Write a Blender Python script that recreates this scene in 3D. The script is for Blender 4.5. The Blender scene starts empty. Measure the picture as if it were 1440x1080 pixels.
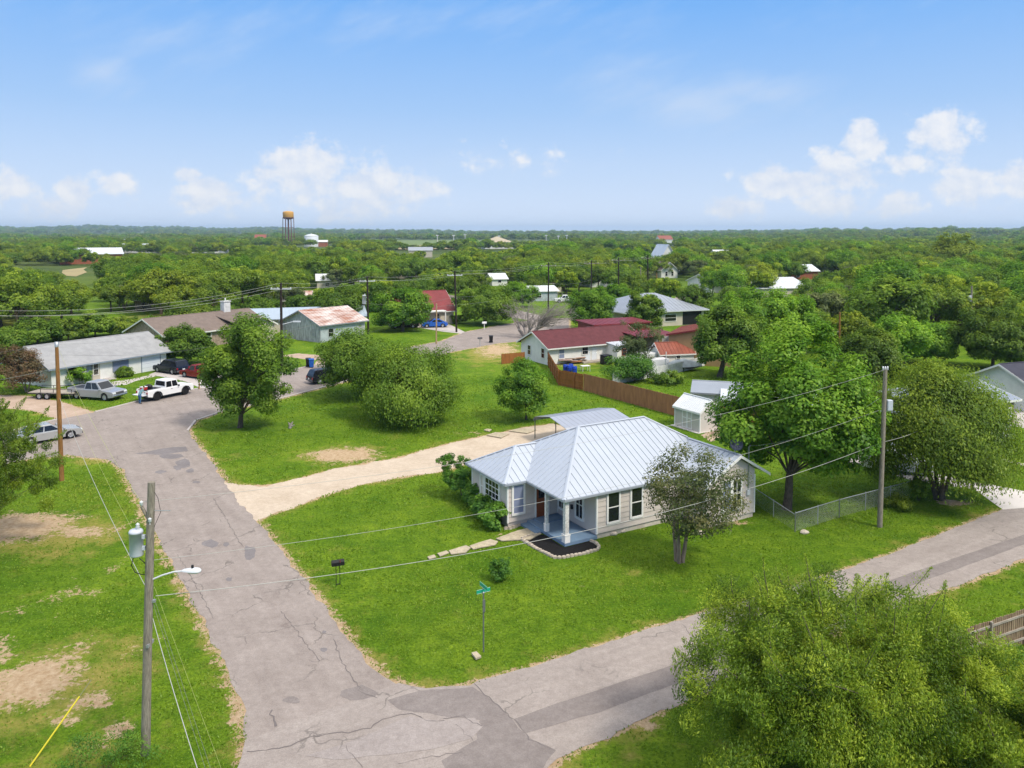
import bpy, bmesh, math, random
import numpy as np
from mathutils import Vector, Matrix

SC = bpy.context.scene
COL = SC.collection
R = math.radians

# ------------------------------------------------------------------ camera, sky, sun, exposure
F, PITCH, CAMH, HOR = 1100.0, R(3.5), 17.0, 327.0          # focal length in photo pixels, tilt, height, horizon row
PPY = HOR + F * math.tan(PITCH)
cam = bpy.data.cameras.new('camera')
cam.sensor_fit = 'HORIZONTAL'; cam.sensor_width = 36.0
cam.lens = F / 1440.0 * 36.0
cam.shift_y = (PPY - 540.0) / 1440.0
cam.clip_start = 0.1; cam.clip_end = 30000
camo = bpy.data.objects.new('camera', cam); COL.objects.link(camo)
camo.location = (0, 0, CAMH); camo.rotation_euler = (R(90) - PITCH, 0, 0)
SC.camera = camo

SUN_AZ, SUN_EL = R(128), R(52)      # azimuth clockwise from +Y
SKY_STRENGTH, SUN_STRENGTH = 0.08, 2.0
SC.view_settings.view_transform = 'Standard'; SC.view_settings.look = 'None'
SC.view_settings.exposure = 0.8; SC.view_settings.gamma = 1.0
SC.view_settings.use_curve_mapping = False
SC.render.engine = 'CYCLES'
SC.cycles.use_denoising = True
SC.cycles.max_bounces = 6; SC.cycles.diffuse_bounces = 3; SC.cycles.glossy_bounces = 2
SC.cycles.transparent_max_bounces = 6; SC.cycles.transmission_bounces = 3; SC.cycles.volume_bounces = 0

def ray(px, py):
    x = (px - 720) / F; yd = (py - PPY) / F
    c, s = math.cos(PITCH), math.sin(PITCH)
    return np.array([x, c - yd * s, -s - yd * c])
def g(px, py, z=0.0):
    r = ray(px, py); t = (z - CAMH) / r[2]
    return Vector((r[0] * t, r[1] * t, z))
def dep(px, py, Y):
    r = ray(px, py); t = Y / r[1]
    return Vector((r[0] * t, Y, CAMH + r[2] * t))
def pix(x, y, z):
    c, s = math.cos(PITCH), math.sin(PITCH)
    d = y * c - (z - CAMH) * s; dn = -y * s - (z - CAMH) * c
    return 720 + F * x / d, PPY + F * dn / d
def heading(a, b):
    d = g(*b) - g(*a); return math.atan2(d.y, d.x)

sd = Vector((math.sin(SUN_AZ) * math.cos(SUN_EL), math.cos(SUN_AZ) * math.cos(SUN_EL), math.sin(SUN_EL)))
sl = bpy.data.lights.new('sun', 'SUN'); sl.energy = SUN_STRENGTH; sl.angle = R(11); sl.color = (1.0, 0.93, 0.82)
so = bpy.data.objects.new('sun', sl); COL.objects.link(so)
so.rotation_euler = sd.to_track_quat('Z', 'Y').to_euler(); so.location = (0, 0, 60)

def world():
    w = bpy.data.worlds.new('World'); SC.world = w; w.use_nodes = True
    nt = w.node_tree; nt.nodes.clear(); N = nt.nodes.new; Lk = nt.links.new
    out = N('ShaderNodeOutputWorld'); bg = N('ShaderNodeBackground'); bg.inputs['Strength'].default_value = SKY_STRENGTH
    sky = N('ShaderNodeTexSky'); sky.sky_type = 'NISHITA'; sky.sun_disc = False
    sky.sun_elevation = SUN_EL; sky.sun_rotation = SUN_AZ; sky.altitude = 200
    sky.air_density = 1.0; sky.dust_density = 0.6; sky.ozone_density = 2.5
    tc = N('ShaderNodeTexCoord')
    sep = N('ShaderNodeSeparateXYZ'); Lk(tc.outputs['Generated'], sep.inputs[0])
    def M(op, a, b=None, c=None, clamp=False):
        n = N('ShaderNodeMath'); n.operation = op; n.use_clamp = clamp
        for i, v in enumerate((a, b, c)):
            if v is None: continue
            if isinstance(v, (int, float)): n.inputs[i].default_value = v
            else: Lk(v, n.inputs[i])
        return n.outputs[0]
    ys = M('MAXIMUM', sep.outputs[1], 0.05)
    az = M('DIVIDE', sep.outputs[0], ys); el = M('DIVIDE', sep.outputs[2], ys)
    cmb = N('ShaderNodeCombineXYZ'); Lk(az, cmb.inputs[0]); Lk(el, cmb.inputs[1])
    def noise(scale, detail, rough, vec, sx=1, sy=1):
        mp = N('ShaderNodeMapping'); mp.inputs['Scale'].default_value = (sx, sy, 1); Lk(vec, mp.inputs[0])
        n = N('ShaderNodeTexNoise'); n.inputs['Scale'].default_value = scale; n.inputs['Detail'].default_value = detail
        n.inputs['Roughness'].default_value = rough; Lk(mp.outputs[0], n.inputs['Vector'])
        return n.outputs[0]
    # cumulus clumps standing over the horizon: centre, radii, weight (angles as tangents)
    def blob(px, py, rx, ry, amp):
        r = ray(px, py)
        a = M('DIVIDE', M('SUBTRACT', az, float(r[0] / r[1])), rx / F)
        b = M('DIVIDE', M('SUBTRACT', el, float(r[2] / r[1])), ry / F)
        d = M('SQRT', M('ADD', M('MULTIPLY', a, a), M('MULTIPLY', b, b)))
        return M('MULTIPLY', M('SUBTRACT', 1.0, d), amp)
    cum = [(430, 238, 95, 48, 1), (520, 262, 110, 42, 1), (480, 282, 150, 40, .6), (300, 275, 75, 36, .9), (262, 244, 30, 18, .9),
           (105, 268, 40, 26, .9), (162, 262, 38, 26, 1), (15, 268, 60, 34, .9), (60, 285, 90, 30, .6),
           (1215, 205, 38, 44, 1.1), (1185, 238, 80, 36, 1.1), (1105, 255, 85, 30, 1.05), (1035, 290, 50, 24, .95), (1170, 290, 70, 24, .95),
           (1325, 190, 58, 40, 1.05), (1275, 232, 55, 24, .7), (1365, 262, 66, 42, 1.0), (1430, 250, 45, 36, .85), (1275, 292, 45, 24, .8), (720, 225, 110, 22, .28)]
    acc = None
    for c in cum:
        b = blob(*c); acc = b if acc is None else M('MAXIMUM', acc, b)
    n1 = noise(26, 12, .60, cmb.outputs[0], 1, 1.2)
    n2 = noise(11, 5, .6, cmb.outputs[0], 1, 1.4)
    dens = M('ADD', acc, M('ADD', M('MULTIPLY', M('SUBTRACT', n1, .5), 2.1), M('MULTIPLY', M('SUBTRACT', n2, .5), .9)))
    mr = N('ShaderNodeMapRange'); mr.interpolation_type = 'SMOOTHSTEP'; Lk(dens, mr.inputs[0])
    mr.inputs[1].default_value = .06; mr.inputs[2].default_value = .60; mr.inputs[3].default_value = 0; mr.inputs[4].default_value = .84
    ci = None
    for c in [(985, 150, 150, 52, .8), (150, 105, 70, 40, .8), (1080, 130, 120, 40, .7), (700, 225, 160, 30, .4), (900, 120, 160, 60, .4), (560, 20, 700, 60, .3), (250, 60, 200, 60, .4)]:
        b = blob(*c); ci = b if ci is None else M('MAXIMUM', ci, b)
    rot = N('ShaderNodeMapping'); rot.inputs['Rotation'].default_value = (0, 0, R(-22)); Lk(cmb.outputs[0], rot.inputs[0])
    n3 = noise(7, 7, .62, rot.outputs[0], 1, 3.2)
    cid = M('ADD', ci, M('MULTIPLY', M('SUBTRACT', n3, .5), 1.6))
    mr2 = N('ShaderNodeMapRange'); mr2.interpolation_type = 'SMOOTHSTEP'; Lk(cid, mr2.inputs[0])
    mr2.inputs[1].default_value = -.05; mr2.inputs[2].default_value = 1.2; mr2.inputs[3].default_value = 0; mr2.inputs[4].default_value = .55
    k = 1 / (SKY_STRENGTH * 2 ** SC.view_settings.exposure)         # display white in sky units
    grad = N('ShaderNodeValToRGB'); Lk(sep.outputs[2], grad.inputs[0]); e = grad.color_ramp.elements
    e[0].position = 0; e[0].color = (.80, .90, 1.08, 1); e[1].position = .45; e[1].color = (.12, .34, .85, 1)
    for p, c in ((.06, (.61, .76, 1.0, 1)), (.15, (.39, .61, .96, 1)), (.28, (.18, .46, .96, 1))): q = e.new(p); q.color = c
    gs = N('ShaderNodeMixRGB'); gs.blend_type = 'MULTIPLY'; gs.inputs[0].default_value = 1; Lk(grad.outputs[0], gs.inputs[1]); gs.inputs[2].default_value = (k, k, k, 1)
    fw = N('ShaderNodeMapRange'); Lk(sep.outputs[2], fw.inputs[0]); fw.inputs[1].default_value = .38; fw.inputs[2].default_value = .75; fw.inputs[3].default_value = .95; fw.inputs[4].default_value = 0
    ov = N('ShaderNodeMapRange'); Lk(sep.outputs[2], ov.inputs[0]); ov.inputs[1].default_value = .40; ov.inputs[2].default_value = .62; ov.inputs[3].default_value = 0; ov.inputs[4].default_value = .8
    fill_veil = N('ShaderNodeMixRGB'); Lk(ov.outputs[0], fill_veil.inputs[0]); Lk(sky.outputs[0], fill_veil.inputs[1]); fill_veil.inputs[2].default_value = (1.85 * k, 1.8 * k, 1.73 * k, 1)      # bright cloud sheet added overhead, out of view, as neutral fill light
    tint = N('ShaderNodeMixRGB'); Lk(fw.outputs[0], tint.inputs[0]); Lk(fill_veil.outputs[0], tint.inputs[1]); Lk(gs.outputs[0], tint.inputs[2])
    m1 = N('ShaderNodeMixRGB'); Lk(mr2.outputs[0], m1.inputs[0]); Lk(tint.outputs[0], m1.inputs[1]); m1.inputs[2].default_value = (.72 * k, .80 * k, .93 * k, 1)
    shf = N('ShaderNodeMapping'); shf.inputs['Location'].default_value = (-.006, -.010, 0); Lk(cmb.outputs[0], shf.inputs[0])
    lit = M('ADD', .55, M('MULTIPLY', M('SUBTRACT', n1, noise(26, 12, .60, shf.outputs[0], 1, 1.2)), 3.2), None, True)
    cc = N('ShaderNodeMixRGB'); Lk(lit, cc.inputs[0]); cc.inputs[1].default_value = (.74 * k, .80 * k, .92 * k, 1); cc.inputs[2].default_value = (.97 * k, .96 * k, .96 * k, 1)
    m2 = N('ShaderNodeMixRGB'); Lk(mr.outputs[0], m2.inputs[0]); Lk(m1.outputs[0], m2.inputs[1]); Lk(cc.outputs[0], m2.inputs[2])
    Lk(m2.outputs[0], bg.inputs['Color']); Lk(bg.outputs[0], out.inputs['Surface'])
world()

# ------------------------------------------------------------------ materials
def mat(name, col, rough=.7, metal=0.0, var=.0, vscale=3.0, col2=None, bump=0.0, bscale=20.0, spec=.3, stretch=None):
    m = bpy.data.materials.new(name); m.use_nodes = True
    nt = m.node_tree; b = nt.nodes['Principled BSDF']; N = nt.nodes.new; Lk = nt.links.new
    b.inputs['Roughness'].default_value = rough; b.inputs['Metallic'].default_value = metal
    b.inputs['Specular IOR Level'].default_value = spec
    c = (*col, 1)
    b.inputs['Base Color'].default_value = c
    if var or col2 or bump:
        tc = N('ShaderNodeTexCoord'); vec = tc.outputs['Object']
        if stretch:
            mp = N('ShaderNodeMapping'); mp.inputs['Scale'].default_value = stretch; Lk(vec, mp.inputs[0]); vec = mp.outputs[0]
        if var or col2:
            n = N('ShaderNodeTexNoise'); n.inputs['Scale'].default_value = vscale; n.inputs['Detail'].default_value = 8; n.inputs['Roughness'].default_value = .65
            Lk(vec, n.inputs['Vector'])
            r = N('ShaderNodeValToRGB'); Lk(n.outputs[0], r.inputs[0])
            d = col2 if col2 else tuple(x * (1 - var) for x in col)
            r.color_ramp.elements[0].position = .35; r.color_ramp.elements[0].color = (*d, 1)
            r.color_ramp.elements[1].position = .62; r.color_ramp.elements[1].color = c
            Lk(r.outputs[0], b.inputs['Base Color'])
        if bump:
            n = N('ShaderNodeTexNoise'); n.inputs['Scale'].default_value = bscale; n.inputs['Detail'].default_value = 6; Lk(vec, n.inputs['Vector'])
            bp = N('ShaderNodeBump'); bp.inputs['Strength'].default_value = bump; bp.inputs['Distance'].default_value = .05
            Lk(n.outputs[0], bp.inputs['Height']); Lk(bp.outputs[0], b.inputs['Normal'])
    return m

M_ = {}
def mm(name, *a, **k):
    M_[name] = mat(name, *a, **k); return M_[name]
mm('siding', (.585, .515, .465), .6, var=.06, vscale=2)
mm('house_trim', (.78, .76, .73), .5)
mm('foundation', (.60, .53, .45), .9, var=.25, vscale=2, bump=.3)
mm('galvalume', (.46, .50, .56), .38, metal=.25, var=.05, vscale=.8)
mm('gutter', (.30, .33, .37), .5)
mm('dark_glass', (.012, .014, .017), .06, spec=.6)
mm('pale_glass', (.22, .25, .36), .12, spec=.6)
mm('porch_paint', (.16, .24, .34), .5, var=.12, vscale=4)
mm('orange_door', (.27, .075, .028), .45, var=.2, vscale=3)
mm('flaking_white', (.74, .73, .70), .7, col2=(.42, .40, .37), vscale=9)
mm('mulch', (.012, .011, .011), .95, var=.6, vscale=30, bump=1, bscale=40)
mm('edging_stone', (.60, .52, .42), .9, var=.35, vscale=6, bump=.5)
mm('flagstone', (.48, .41, .29), .9, var=.3, vscale=4, bump=.5)
mm('white_paint', (.78, .765, .72), .6, var=.10, vscale=1.5)
mm('white_door', (.70, .73, .76), .5)
mm('grey_shingle', (.33, .33, .33), .9, var=.18, vscale=1.2, bump=.4, bscale=14)
mm('blue_trim', (.22, .26, .31), .6)
mm('maroon_shingle', (.125, .036, .040), .9, var=.25, vscale=1.4, bump=.4, bscale=14)
mm('brown_shingle', (.20, .155, .13), .9, var=.2, vscale=1.4, bump=.4, bscale=14)
mm('dark_shingle', (.055, .055, .075), .9, var=.2, vscale=1.4, bump=.4, bscale=14)
mm('red_metal', (.21, .032, .034), .45, var=.25, vscale=.7)
mm('orange_metal', (.30, .085, .052), .5, var=.3, vscale=.9)
mm('rust_roof', (.62, .56, .52), .55, col2=(.30, .10, .045), vscale=1.1, stretch=(.9, .22, .9))
mm('blue_metal', (.42, .50, .58), .4, metal=.3, var=.1, vscale=.6)
mm('grey_metal', (.36, .39, .43), .4, metal=.4, var=.12, vscale=.5)
mm('carport_metal', (.47, .49, .53), .35, metal=.5, var=.06, vscale=1)
mm('bright_metal', (.70, .72, .73), .4, metal=.2, var=.12, vscale=.4)
mm('barn_wood', (.54, .55, .55), .85, col2=(.25, .25, .24), vscale=2.2, stretch=(1.5, 1.5, .4))
mm('barn_blue', (.47, .52, .53), .8, var=.3, vscale=1.5)
mm('tan_wall', (.42, .27, .135), .8, var=.1, vscale=1)
mm('beige_wall', (.56, .50, .40), .8, var=.12, vscale=1)
mm('stone_wall', (.42, .32, .24), .9, col2=(.20, .15, .11), vscale=2.5, bump=.5, bscale=6)
mm('red_brick', (.36, .12, .06), .9, var=.3, vscale=2)
mm('cedar_new', (.36, .135, .035), .75, var=.3, vscale=3, stretch=(1, 1, .3))
mm('cedar', (.43, .195, .085), .8, col2=(.28, .125, .058), vscale=1.7, stretch=(2, 2, .4))
mm('old_fence', (.34, .25, .16), .85, col2=(.15, .095, .055), vscale=4, stretch=(2, 2, .3))
mm('fence_white', (.70, .70, .68), .8, var=.3, vscale=1.5)
mm('shed_panel', (.58, .535, .47), .7, var=.05, vscale=2)
mm('shed_side', (.60, .555, .51), .7, var=.05, vscale=2)
mm('concrete', (.50, .455, .43), .9, var=.15, vscale=.8, bump=.2, bscale=9)
mm('pale_concrete', (.64, .59, .55), .9, var=.1, vscale=.8, bump=.2, bscale=9)
mm('galv', (.42, .44, .45), .45, metal=.6)
mm('galv_dark', (.16, .18, .17), .6, metal=.3)
mm('pole_grey', (.34, .30, .235), .9, col2=(.17, .145, .11), vscale=5, stretch=(6, 6, .6), bump=.6, bscale=14)
mm('pole_orange', (.33, .165, .05), .85, col2=(.19, .085, .028), vscale=4, stretch=(5, 5, .5), bump=.4)
mm('pole_dark', (.035, .026, .02), .85, var=.4, vscale=4, stretch=(4, 4, .5))
mm('pole_tan', (.42, .29, .16), .85, var=.3, vscale=4)
mm('lamp_grey', (.62, .64, .66), .45)
mm('transformer', (.55, .58, .62), .4, var=.05)
mm('porcelain', (.75, .75, .75), .25)
mm('black', (.012, .012, .013), .5)
mm('wire_pale', (.44, .44, .40), .5)
mm('wire_grey', (.22, .22, .21), .6)
mm('wire_green', (.42, .44, .16), .6)
mm('yellow', (.62, .52, .03), .5)
mm('sign_green', (.012, .33, .19), .4)
mm('bin_blue', (.012, .085, .34), .4)
mm('bin_black', (.014, .014, .016), .5)
mm('drum_blue', (.010, .05, .38), .35)
mm('bark', (.16, .125, .095), .95, col2=(.07, .055, .042), vscale=5, stretch=(3, 3, .7), bump=.7, bscale=12)
mm('bark_pale', (.30, .235, .175), .9, col2=(.15, .12, .09), vscale=3, stretch=(2, 2, .6), bump=.4)
mm('dead_wood', (.36, .315, .285), .95, var=.35, vscale=3)
mm('tyre', (.014, .014, .015), .8)
mm('rim', (.50, .51, .52), .35, metal=.7)
mm('rim_dark', (.03, .03, .032), .4, metal=.5)
mm('headlight', (.75, .77, .78), .15)
mm('taillight', (.30, .012, .012), .25)
mm('plate', (.7, .7, .7), .5)
mm('bumper_grey', (.10, .10, .105), .6)
mm('chrome', (.6, .6, .6), .2, metal=.9)
for nm, c in dict(car_white=(.78, .78, .77), car_silver=(.33, .34, .36), car_navy=(.010, .014, .028), car_black=(.012, .012, .018), car_blue=(.02, .12, .52), car_red=(.22, .012, .016), car_pale=(.40, .40, .39)).items():
    mm(nm, c, .25, metal=.0 if nm == 'car_white' else .25, spec=.6)
mm('tank_orange', (.62, .32, .05), .5, var=.12, vscale=.3)
mm('tank_rust', (.18, .075, .06), .7, var=.2)
mm('tank_white', (.62, .65, .66), .5, var=.05)
mm('skin', (.45, .25, .17), .6); mm('jeans', (.045, .12, .24), .8); mm('shirt', (.13, .24, .27), .8); mm('hair', (.03, .02, .015), .8)
mm('trailer_wood', (.40, .35, .29), .9, var=.3)
mm('red_box', (.45, .03, .03), .5)
mm('plastic_white', (.72, .72, .72), .4)
mm('dish', (.06, .07, .11), .5)
mm('cardboard', (.33, .20, .09), .9)
mm('brush_pile', (.16, .09, .05), .95, var=.4, vscale=4)

def leaf_mat(name, dark, mid, light, objvar=.10, trans=.44):
    m = bpy.data.materials.new(name); m.use_nodes = True
    nt = m.node_tree; nt.nodes.clear(); N = nt.nodes.new; Lk = nt.links.new
    out = N('ShaderNodeOutputMaterial')
    at = N('ShaderNodeAttribute'); at.attribute_name = 'tint'
    r = N('ShaderNodeValToRGB'); Lk(at.outputs['Fac'], r.inputs[0])
    e = r.color_ramp.elements; e[0].position = .05; e[0].color = (*dark, 1); e[1].position = .95; e[1].color = (*light, 1)
    k = e.new(.5); k.color = (*mid, 1)
    oi = N('ShaderNodeObjectInfo')
    mr = N('ShaderNodeMapRange'); Lk(oi.outputs['Random'], mr.inputs[0]); mr.inputs[3].default_value = .5 - objvar * .06; mr.inputs[4].default_value = .5 + objvar * .08
    mv = N('ShaderNodeMapRange'); Lk(oi.outputs['Random'], mv.inputs[0]); mv.inputs[3].default_value = 1 + objvar * 1.8; mv.inputs[4].default_value = 1 - objvar * 1.8
    hs = N('ShaderNodeHueSaturation'); Lk(mr.outputs[0], hs.inputs['Hue']); Lk(mv.outputs[0], hs.inputs['Value']); Lk(r.outputs[0], hs.inputs['Color'])
    d = N('ShaderNodeBsdfDiffuse'); Lk(hs.outputs[0], d.inputs['Color'])
    t = N('ShaderNodeBsdfTranslucent'); Lk(hs.outputs[0], t.inputs['Color'])
    mx = N('ShaderNodeMixShader'); mx.inputs[0].default_value = trans; Lk(d.outputs[0], mx.inputs[1]); Lk(t.outputs[0], mx.inputs[2])
    gl = N('ShaderNodeBsdfGlossy'); gl.inputs['Roughness'].default_value = .5; gl.inputs['Color'].default_value = (.8, .85, .8, 1)
    m2 = N('ShaderNodeMixShader'); m2.inputs[0].default_value = .02; Lk(mx.outputs[0], m2.inputs[1]); Lk(gl.outputs[0], m2.inputs[2])
    Lk(m2.outputs[0], out.inputs['Surface'])
    M_[name] = m; return m
leaf_mat('leaf_pecan', (0.075, 0.185, 0.013), (0.165, 0.335, 0.02), (0.31, 0.48, 0.036))
leaf_mat('leaf_oak', (0.072, 0.148, 0.015), (0.148, 0.262, 0.022), (0.25, 0.36, 0.032))
leaf_mat('leaf_mesquite', (.070, .140, .012), (.205, .325, .022), (.45, .55, .045), 0)
leaf_mat('leaf_elm', (0.075, 0.142, 0.015), (0.155, 0.25, 0.02), (0.27, 0.36, 0.03))
leaf_mat('leaf_yellow', (0.115, 0.185, 0.014), (0.225, 0.305, 0.02), (0.35, 0.41, 0.032))
leaf_mat('leaf_myrtle', (.050, .080, .022), (.105, .140, .034), (.21, .20, .068), 0)
leaf_mat('leaf_shrub', (0.05, 0.145, 0.018), (0.115, 0.265, 0.026), (0.21, 0.38, 0.04))
leaf_mat('leaf_weep', (0.06, 0.138, 0.013), (0.128, 0.238, 0.018), (0.24, 0.36, 0.03))
leaf_mat('leaf_grey', (0.085, 0.125, 0.04), (0.15, 0.2, 0.06), (0.24, 0.27, 0.095))
leaf_mat('leaf_rust', (0.076, 0.072, 0.028), (0.152, 0.111, 0.047), (0.276, 0.156, 0.088))

# ------------------------------------------------------------------ mesh builder, things, parts
class MB:
    def __init__(s): s.v = []; s.f = []; s.m = []; s.mats = []; s.sm = []
    def mi(s, m):
        m = M_[m] if isinstance(m, str) else m
        if m not in s.mats: s.mats.append(m)
        return s.mats.index(m)
    def add(s, vs, fs, m, smooth=False):
        o = len(s.v); k = s.mi(m); s.v += [tuple(p) for p in vs]
        for f in fs: s.f.append(tuple(i + o for i in f)); s.m.append(k); s.sm.append(smooth)
        return s
    def box(s, x0, x1, y0, y1, z0, z1, m):
        vs = [(x, y, z) for z in (z0, z1) for y in (y0, y1) for x in (x0, x1)]
        return s.add(vs, [(0, 2, 3, 1), (4, 5, 7, 6), (0, 1, 5, 4), (2, 6, 7, 3), (0, 4, 6, 2), (1, 3, 7, 5)], m)
    def cbox(s, c, sz, m, rz=0.0, ry=0.0):
        x, y, z = (k / 2 for k in sz); mt = Matrix.Translation(c) @ Matrix.Rotation(rz, 4, 'Z') @ Matrix.Rotation(ry, 4, 'Y')
        vs = [mt @ Vector((a * x, b * y, d * z)) for d in (-1, 1) for b in (-1, 1) for a in (-1, 1)]
        return s.add(vs, [(0, 2, 3, 1), (4, 5, 7, 6), (0, 1, 5, 4), (2, 6, 7, 3), (0, 4, 6, 2), (1, 3, 7, 5)], m)
    def slab(s, poly, vec, m):           # any planar polygon pushed along a vector
        n = len(poly); vec = Vector(vec); a = [Vector(p) for p in poly]
        nr = sum(((a[i] - a[0]).cross(a[(i + 1) % n] - a[0]) for i in range(n)), Vector())
        if nr.dot(vec) > 0: a.reverse()
        vs = a + [p + vec for p in a]
        fs = [tuple(range(n)), tuple(range(2 * n - 1, n - 1, -1))] + [(i, i + n, (i + 1) % n + n, (i + 1) % n) for i in range(n)]
        return s.add(vs, fs, m)
    def tube(s, pts, rad, m, n=6, cap=True, smooth=True):
        pts = [Vector(p) for p in pts]; rad = rad if hasattr(rad, '__len__') else [rad] * len(pts)
        vs = []; up = None
        for i, p in enumerate(pts):
            d = (pts[min(i + 1, len(pts) - 1)] - pts[max(i - 1, 0)]).normalized()
            if up is None: up = Vector((1, 0, 0)) if abs(d.z) > .8 else Vector((0, 0, 1))
            a = d.cross(up).normalized(); b = a.cross(d).normalized(); up = b
            for k in range(n):
                t = 2 * math.pi * k / n; vs.append(p + (a * math.cos(t) + b * math.sin(t)) * rad[i])
        fs = []
        for i in range(len(pts) - 1):
            for k in range(n):
                fs.append((i * n + k, i * n + (k + 1) % n, (i + 1) * n + (k + 1) % n, (i + 1) * n + k))
        s.add(vs, fs, m, smooth)
        if cap:
            L = len(pts) - 1
            s.add([vs[k] for k in range(n)], [tuple(range(n - 1, -1, -1))], m)
            s.add([vs[L * n + k] for k in range(n)], [tuple(range(n))], m)
        return s
    def lathe(s, prof, m, n=20, c=(0, 0, 0), axis='Z', smooth=True):
        vs = []
        for r, h in prof:
            for k in range(n):
                t = 2 * math.pi * k / n; a, b = r * math.cos(t), r * math.sin(t)
                p = (a, b, h) if axis == 'Z' else (a, h, b) if axis == 'Y' else (h, a, b)
                vs.append((p[0] + c[0], p[1] + c[1], p[2] + c[2]))
        fs = [(i * n + k, i * n + (k + 1) % n, (i + 1) * n + (k + 1) % n, (i + 1) * n + k) for i in range(len(prof) - 1) for k in range(n)]
        if axis == 'Y': fs = [f[::-1] for f in fs]
        return s.add(vs, fs, m, smooth)
    def build(s, name, parent=None, label=None, bevel=0.0):
        me = bpy.data.meshes.new(name); me.from_pydata(s.v, [], s.f)
        for m in s.mats: me.materials.append(m)
        me.polygons.foreach_set('material_index', s.m); me.polygons.foreach_set('use_smooth', s.sm)
        me.update()
        o = bpy.data.objects.new(name, me); COL.objects.link(o)
        if parent: o.parent = parent
        if label: o['label'] = label
        if bevel:
            b = o.modifiers.new('bevel', 'BEVEL'); b.width = bevel; b.segments = 2; b.limit_method = 'ANGLE'; b.angle_limit = R(40)
        return o

def tag(o, label, cat, group=None):
    o['label'] = label; o['category'] = cat
    if group: o['group'] = group
    return o
def thing(name, label, cat, loc=(0, 0, 0), rz=0.0, group=None):
    o = bpy.data.objects.new(name, None); COL.objects.link(o); o.empty_display_size = .3
    o.location = loc; o.rotation_euler = (0, 0, rz)
    return tag(o, label, cat, group)
def struct(o, kind='structure'):
    o['kind'] = kind; return o
def copy_tree(o, loc, rz, label, group, scale=None):
    c = o.copy(); COL.objects.link(c); c.location = loc; c.rotation_euler = (0, 0, rz)
    if scale is not None: c.scale = scale if hasattr(scale, '__len__') else (scale,) * 3
    tag(c, label, o['category'], group)
    for ch in o.children:
        d = ch.copy(); COL.objects.link(d); d.parent = c
        for gch in ch.children:
            e = gch.copy(); COL.objects.link(e); e.parent = d
    return c

# ------------------------------------------------------------------ ground
rng = np.random.default_rng(7)
def px_poly(pts): return [g(x, y) for x, y in pts]
LSTREET = [(352, 1079), (346, 1040), (345, 1000), (330, 965), (290, 880), (240, 790), (200, 715), (172, 660), (150, 646), (95, 640), (40, 646), (-60, 668),
           (-200, 700), (-200, 650), (-60, 622), (0, 611), (60, 595), (130, 580), (200, 563), (290, 545), (340, 535), (395, 524), (445, 513), (480, 506), (540, 495), (620, 480), (654, 467), (700, 458), (735, 452), (760, 449),
           (800, 447), (800, 470), (740, 479), (700, 483), (640, 494), (560, 516), (470, 541), (390, 562), (310, 580), (275, 592), (264, 606), (280, 628), (300, 652), (330, 700), (366, 738), (430, 818), (490, 900), (530, 945), (560, 964)]
BSTREET = [(346, 1040), (560, 962), (600, 968), (660, 963), (720, 945), (800, 921), (880, 895), (1000, 858), (1100, 829), (1250, 780), (1350, 740), (1410, 716), (1470, 700), (1700, 635),
           (1700, 700), (1500, 766), (1440, 786), (1380, 811), (1300, 840), (1150, 900), (1000, 972), (930, 1000), (870, 1030), (800, 1060), (760, 1090), (560, 1180), (300, 1180), (330, 1090)]
SIDEST = [(752, 452), (800, 452), (700, 430), (560, 406), (470, 391), (470, 388), (640, 416), (700, 434), (690, 441)]
FARST = [(958, 412), (985, 398), (1003, 392), (1006, 396), (990, 408), (975, 420), (955, 425), (938, 428)]
DRIVE = [(300, 668), (318, 678), (333, 682), (374, 683), (406, 677), (464, 661), (520, 651), (559, 644), (615, 628), (640, 622), (690, 611), (740, 601), (775, 596), (800, 600), (798, 618), (740, 632), (690, 642), (650, 655), (620, 663), (560, 672), (521, 679), (470, 692), (419, 711), (385, 722), (360, 733), (345, 720)]
LDRIVE = [(-40, 548), (0, 556), (40, 557), (80, 564), (115, 574), (134, 581), (112, 586), (82, 590), (50, 578), (10, 574), (-40, 572)]
WDRIVE = [(209, 527), (222, 522), (250, 519), (285, 522), (330, 528), (345, 534), (300, 545), (282, 546), (262, 537), (235, 531)]
RDRIVE = [(1367, 686), (1386, 680), (1440, 691), (1490, 702), (1470, 712), (1410, 717)]
RDRIVE2 = [(1188, 637), (1215, 642), (1300, 663), (1386, 681), (1368, 688), (1285, 676), (1195, 651)]
CDRIVE = [(568, 457), (600, 452), (632, 456), (654, 467), (700, 458), (672, 470), (655, 470), (620, 466)]
BDRIVE = [(395, 500), (420, 497), (455, 500), (478, 503), (470, 510), (440, 514), (447, 507), (420, 504)]

def seg_dist(P, poly):
    d = np.full(len(P), 1e9)
    A = np.array([(p.x, p.y) for p in poly]); B = np.roll(A, -1, 0)
    for a, b in zip(A, B):
        ab = b - a; t = np.clip(((P - a) @ ab) / (ab @ ab + 1e-9), 0, 1)
        d = np.minimum(d, np.hypot(*(P - a - t[:, None] * ab).T))
    return d
def inside(P, poly):
    A = np.array([(p.x, p.y) for p in poly]); c = np.zeros(len(P), bool); j = len(A) - 1
    for i in range(len(A)):
        xi, yi = A[i]; xj, yj = A[j]
        k = ((yi > P[:, 1]) != (yj > P[:, 1])) & (P[:, 0] < (xj - xi) * (P[:, 1] - yi) / (yj - yi + 1e-12) + xi)
        c ^= k; j = i
    return c
def ell(P, px, py, rx, ry):
    c = g(px, py); Y = c.y; a = rx * Y / F; b = ry * Y * Y / (F * CAMH)
    return np.clip(1.15 - np.hypot((P[:, 0] - c.x) / a, (P[:, 1] - c.y) / b), 0, 1)

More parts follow.
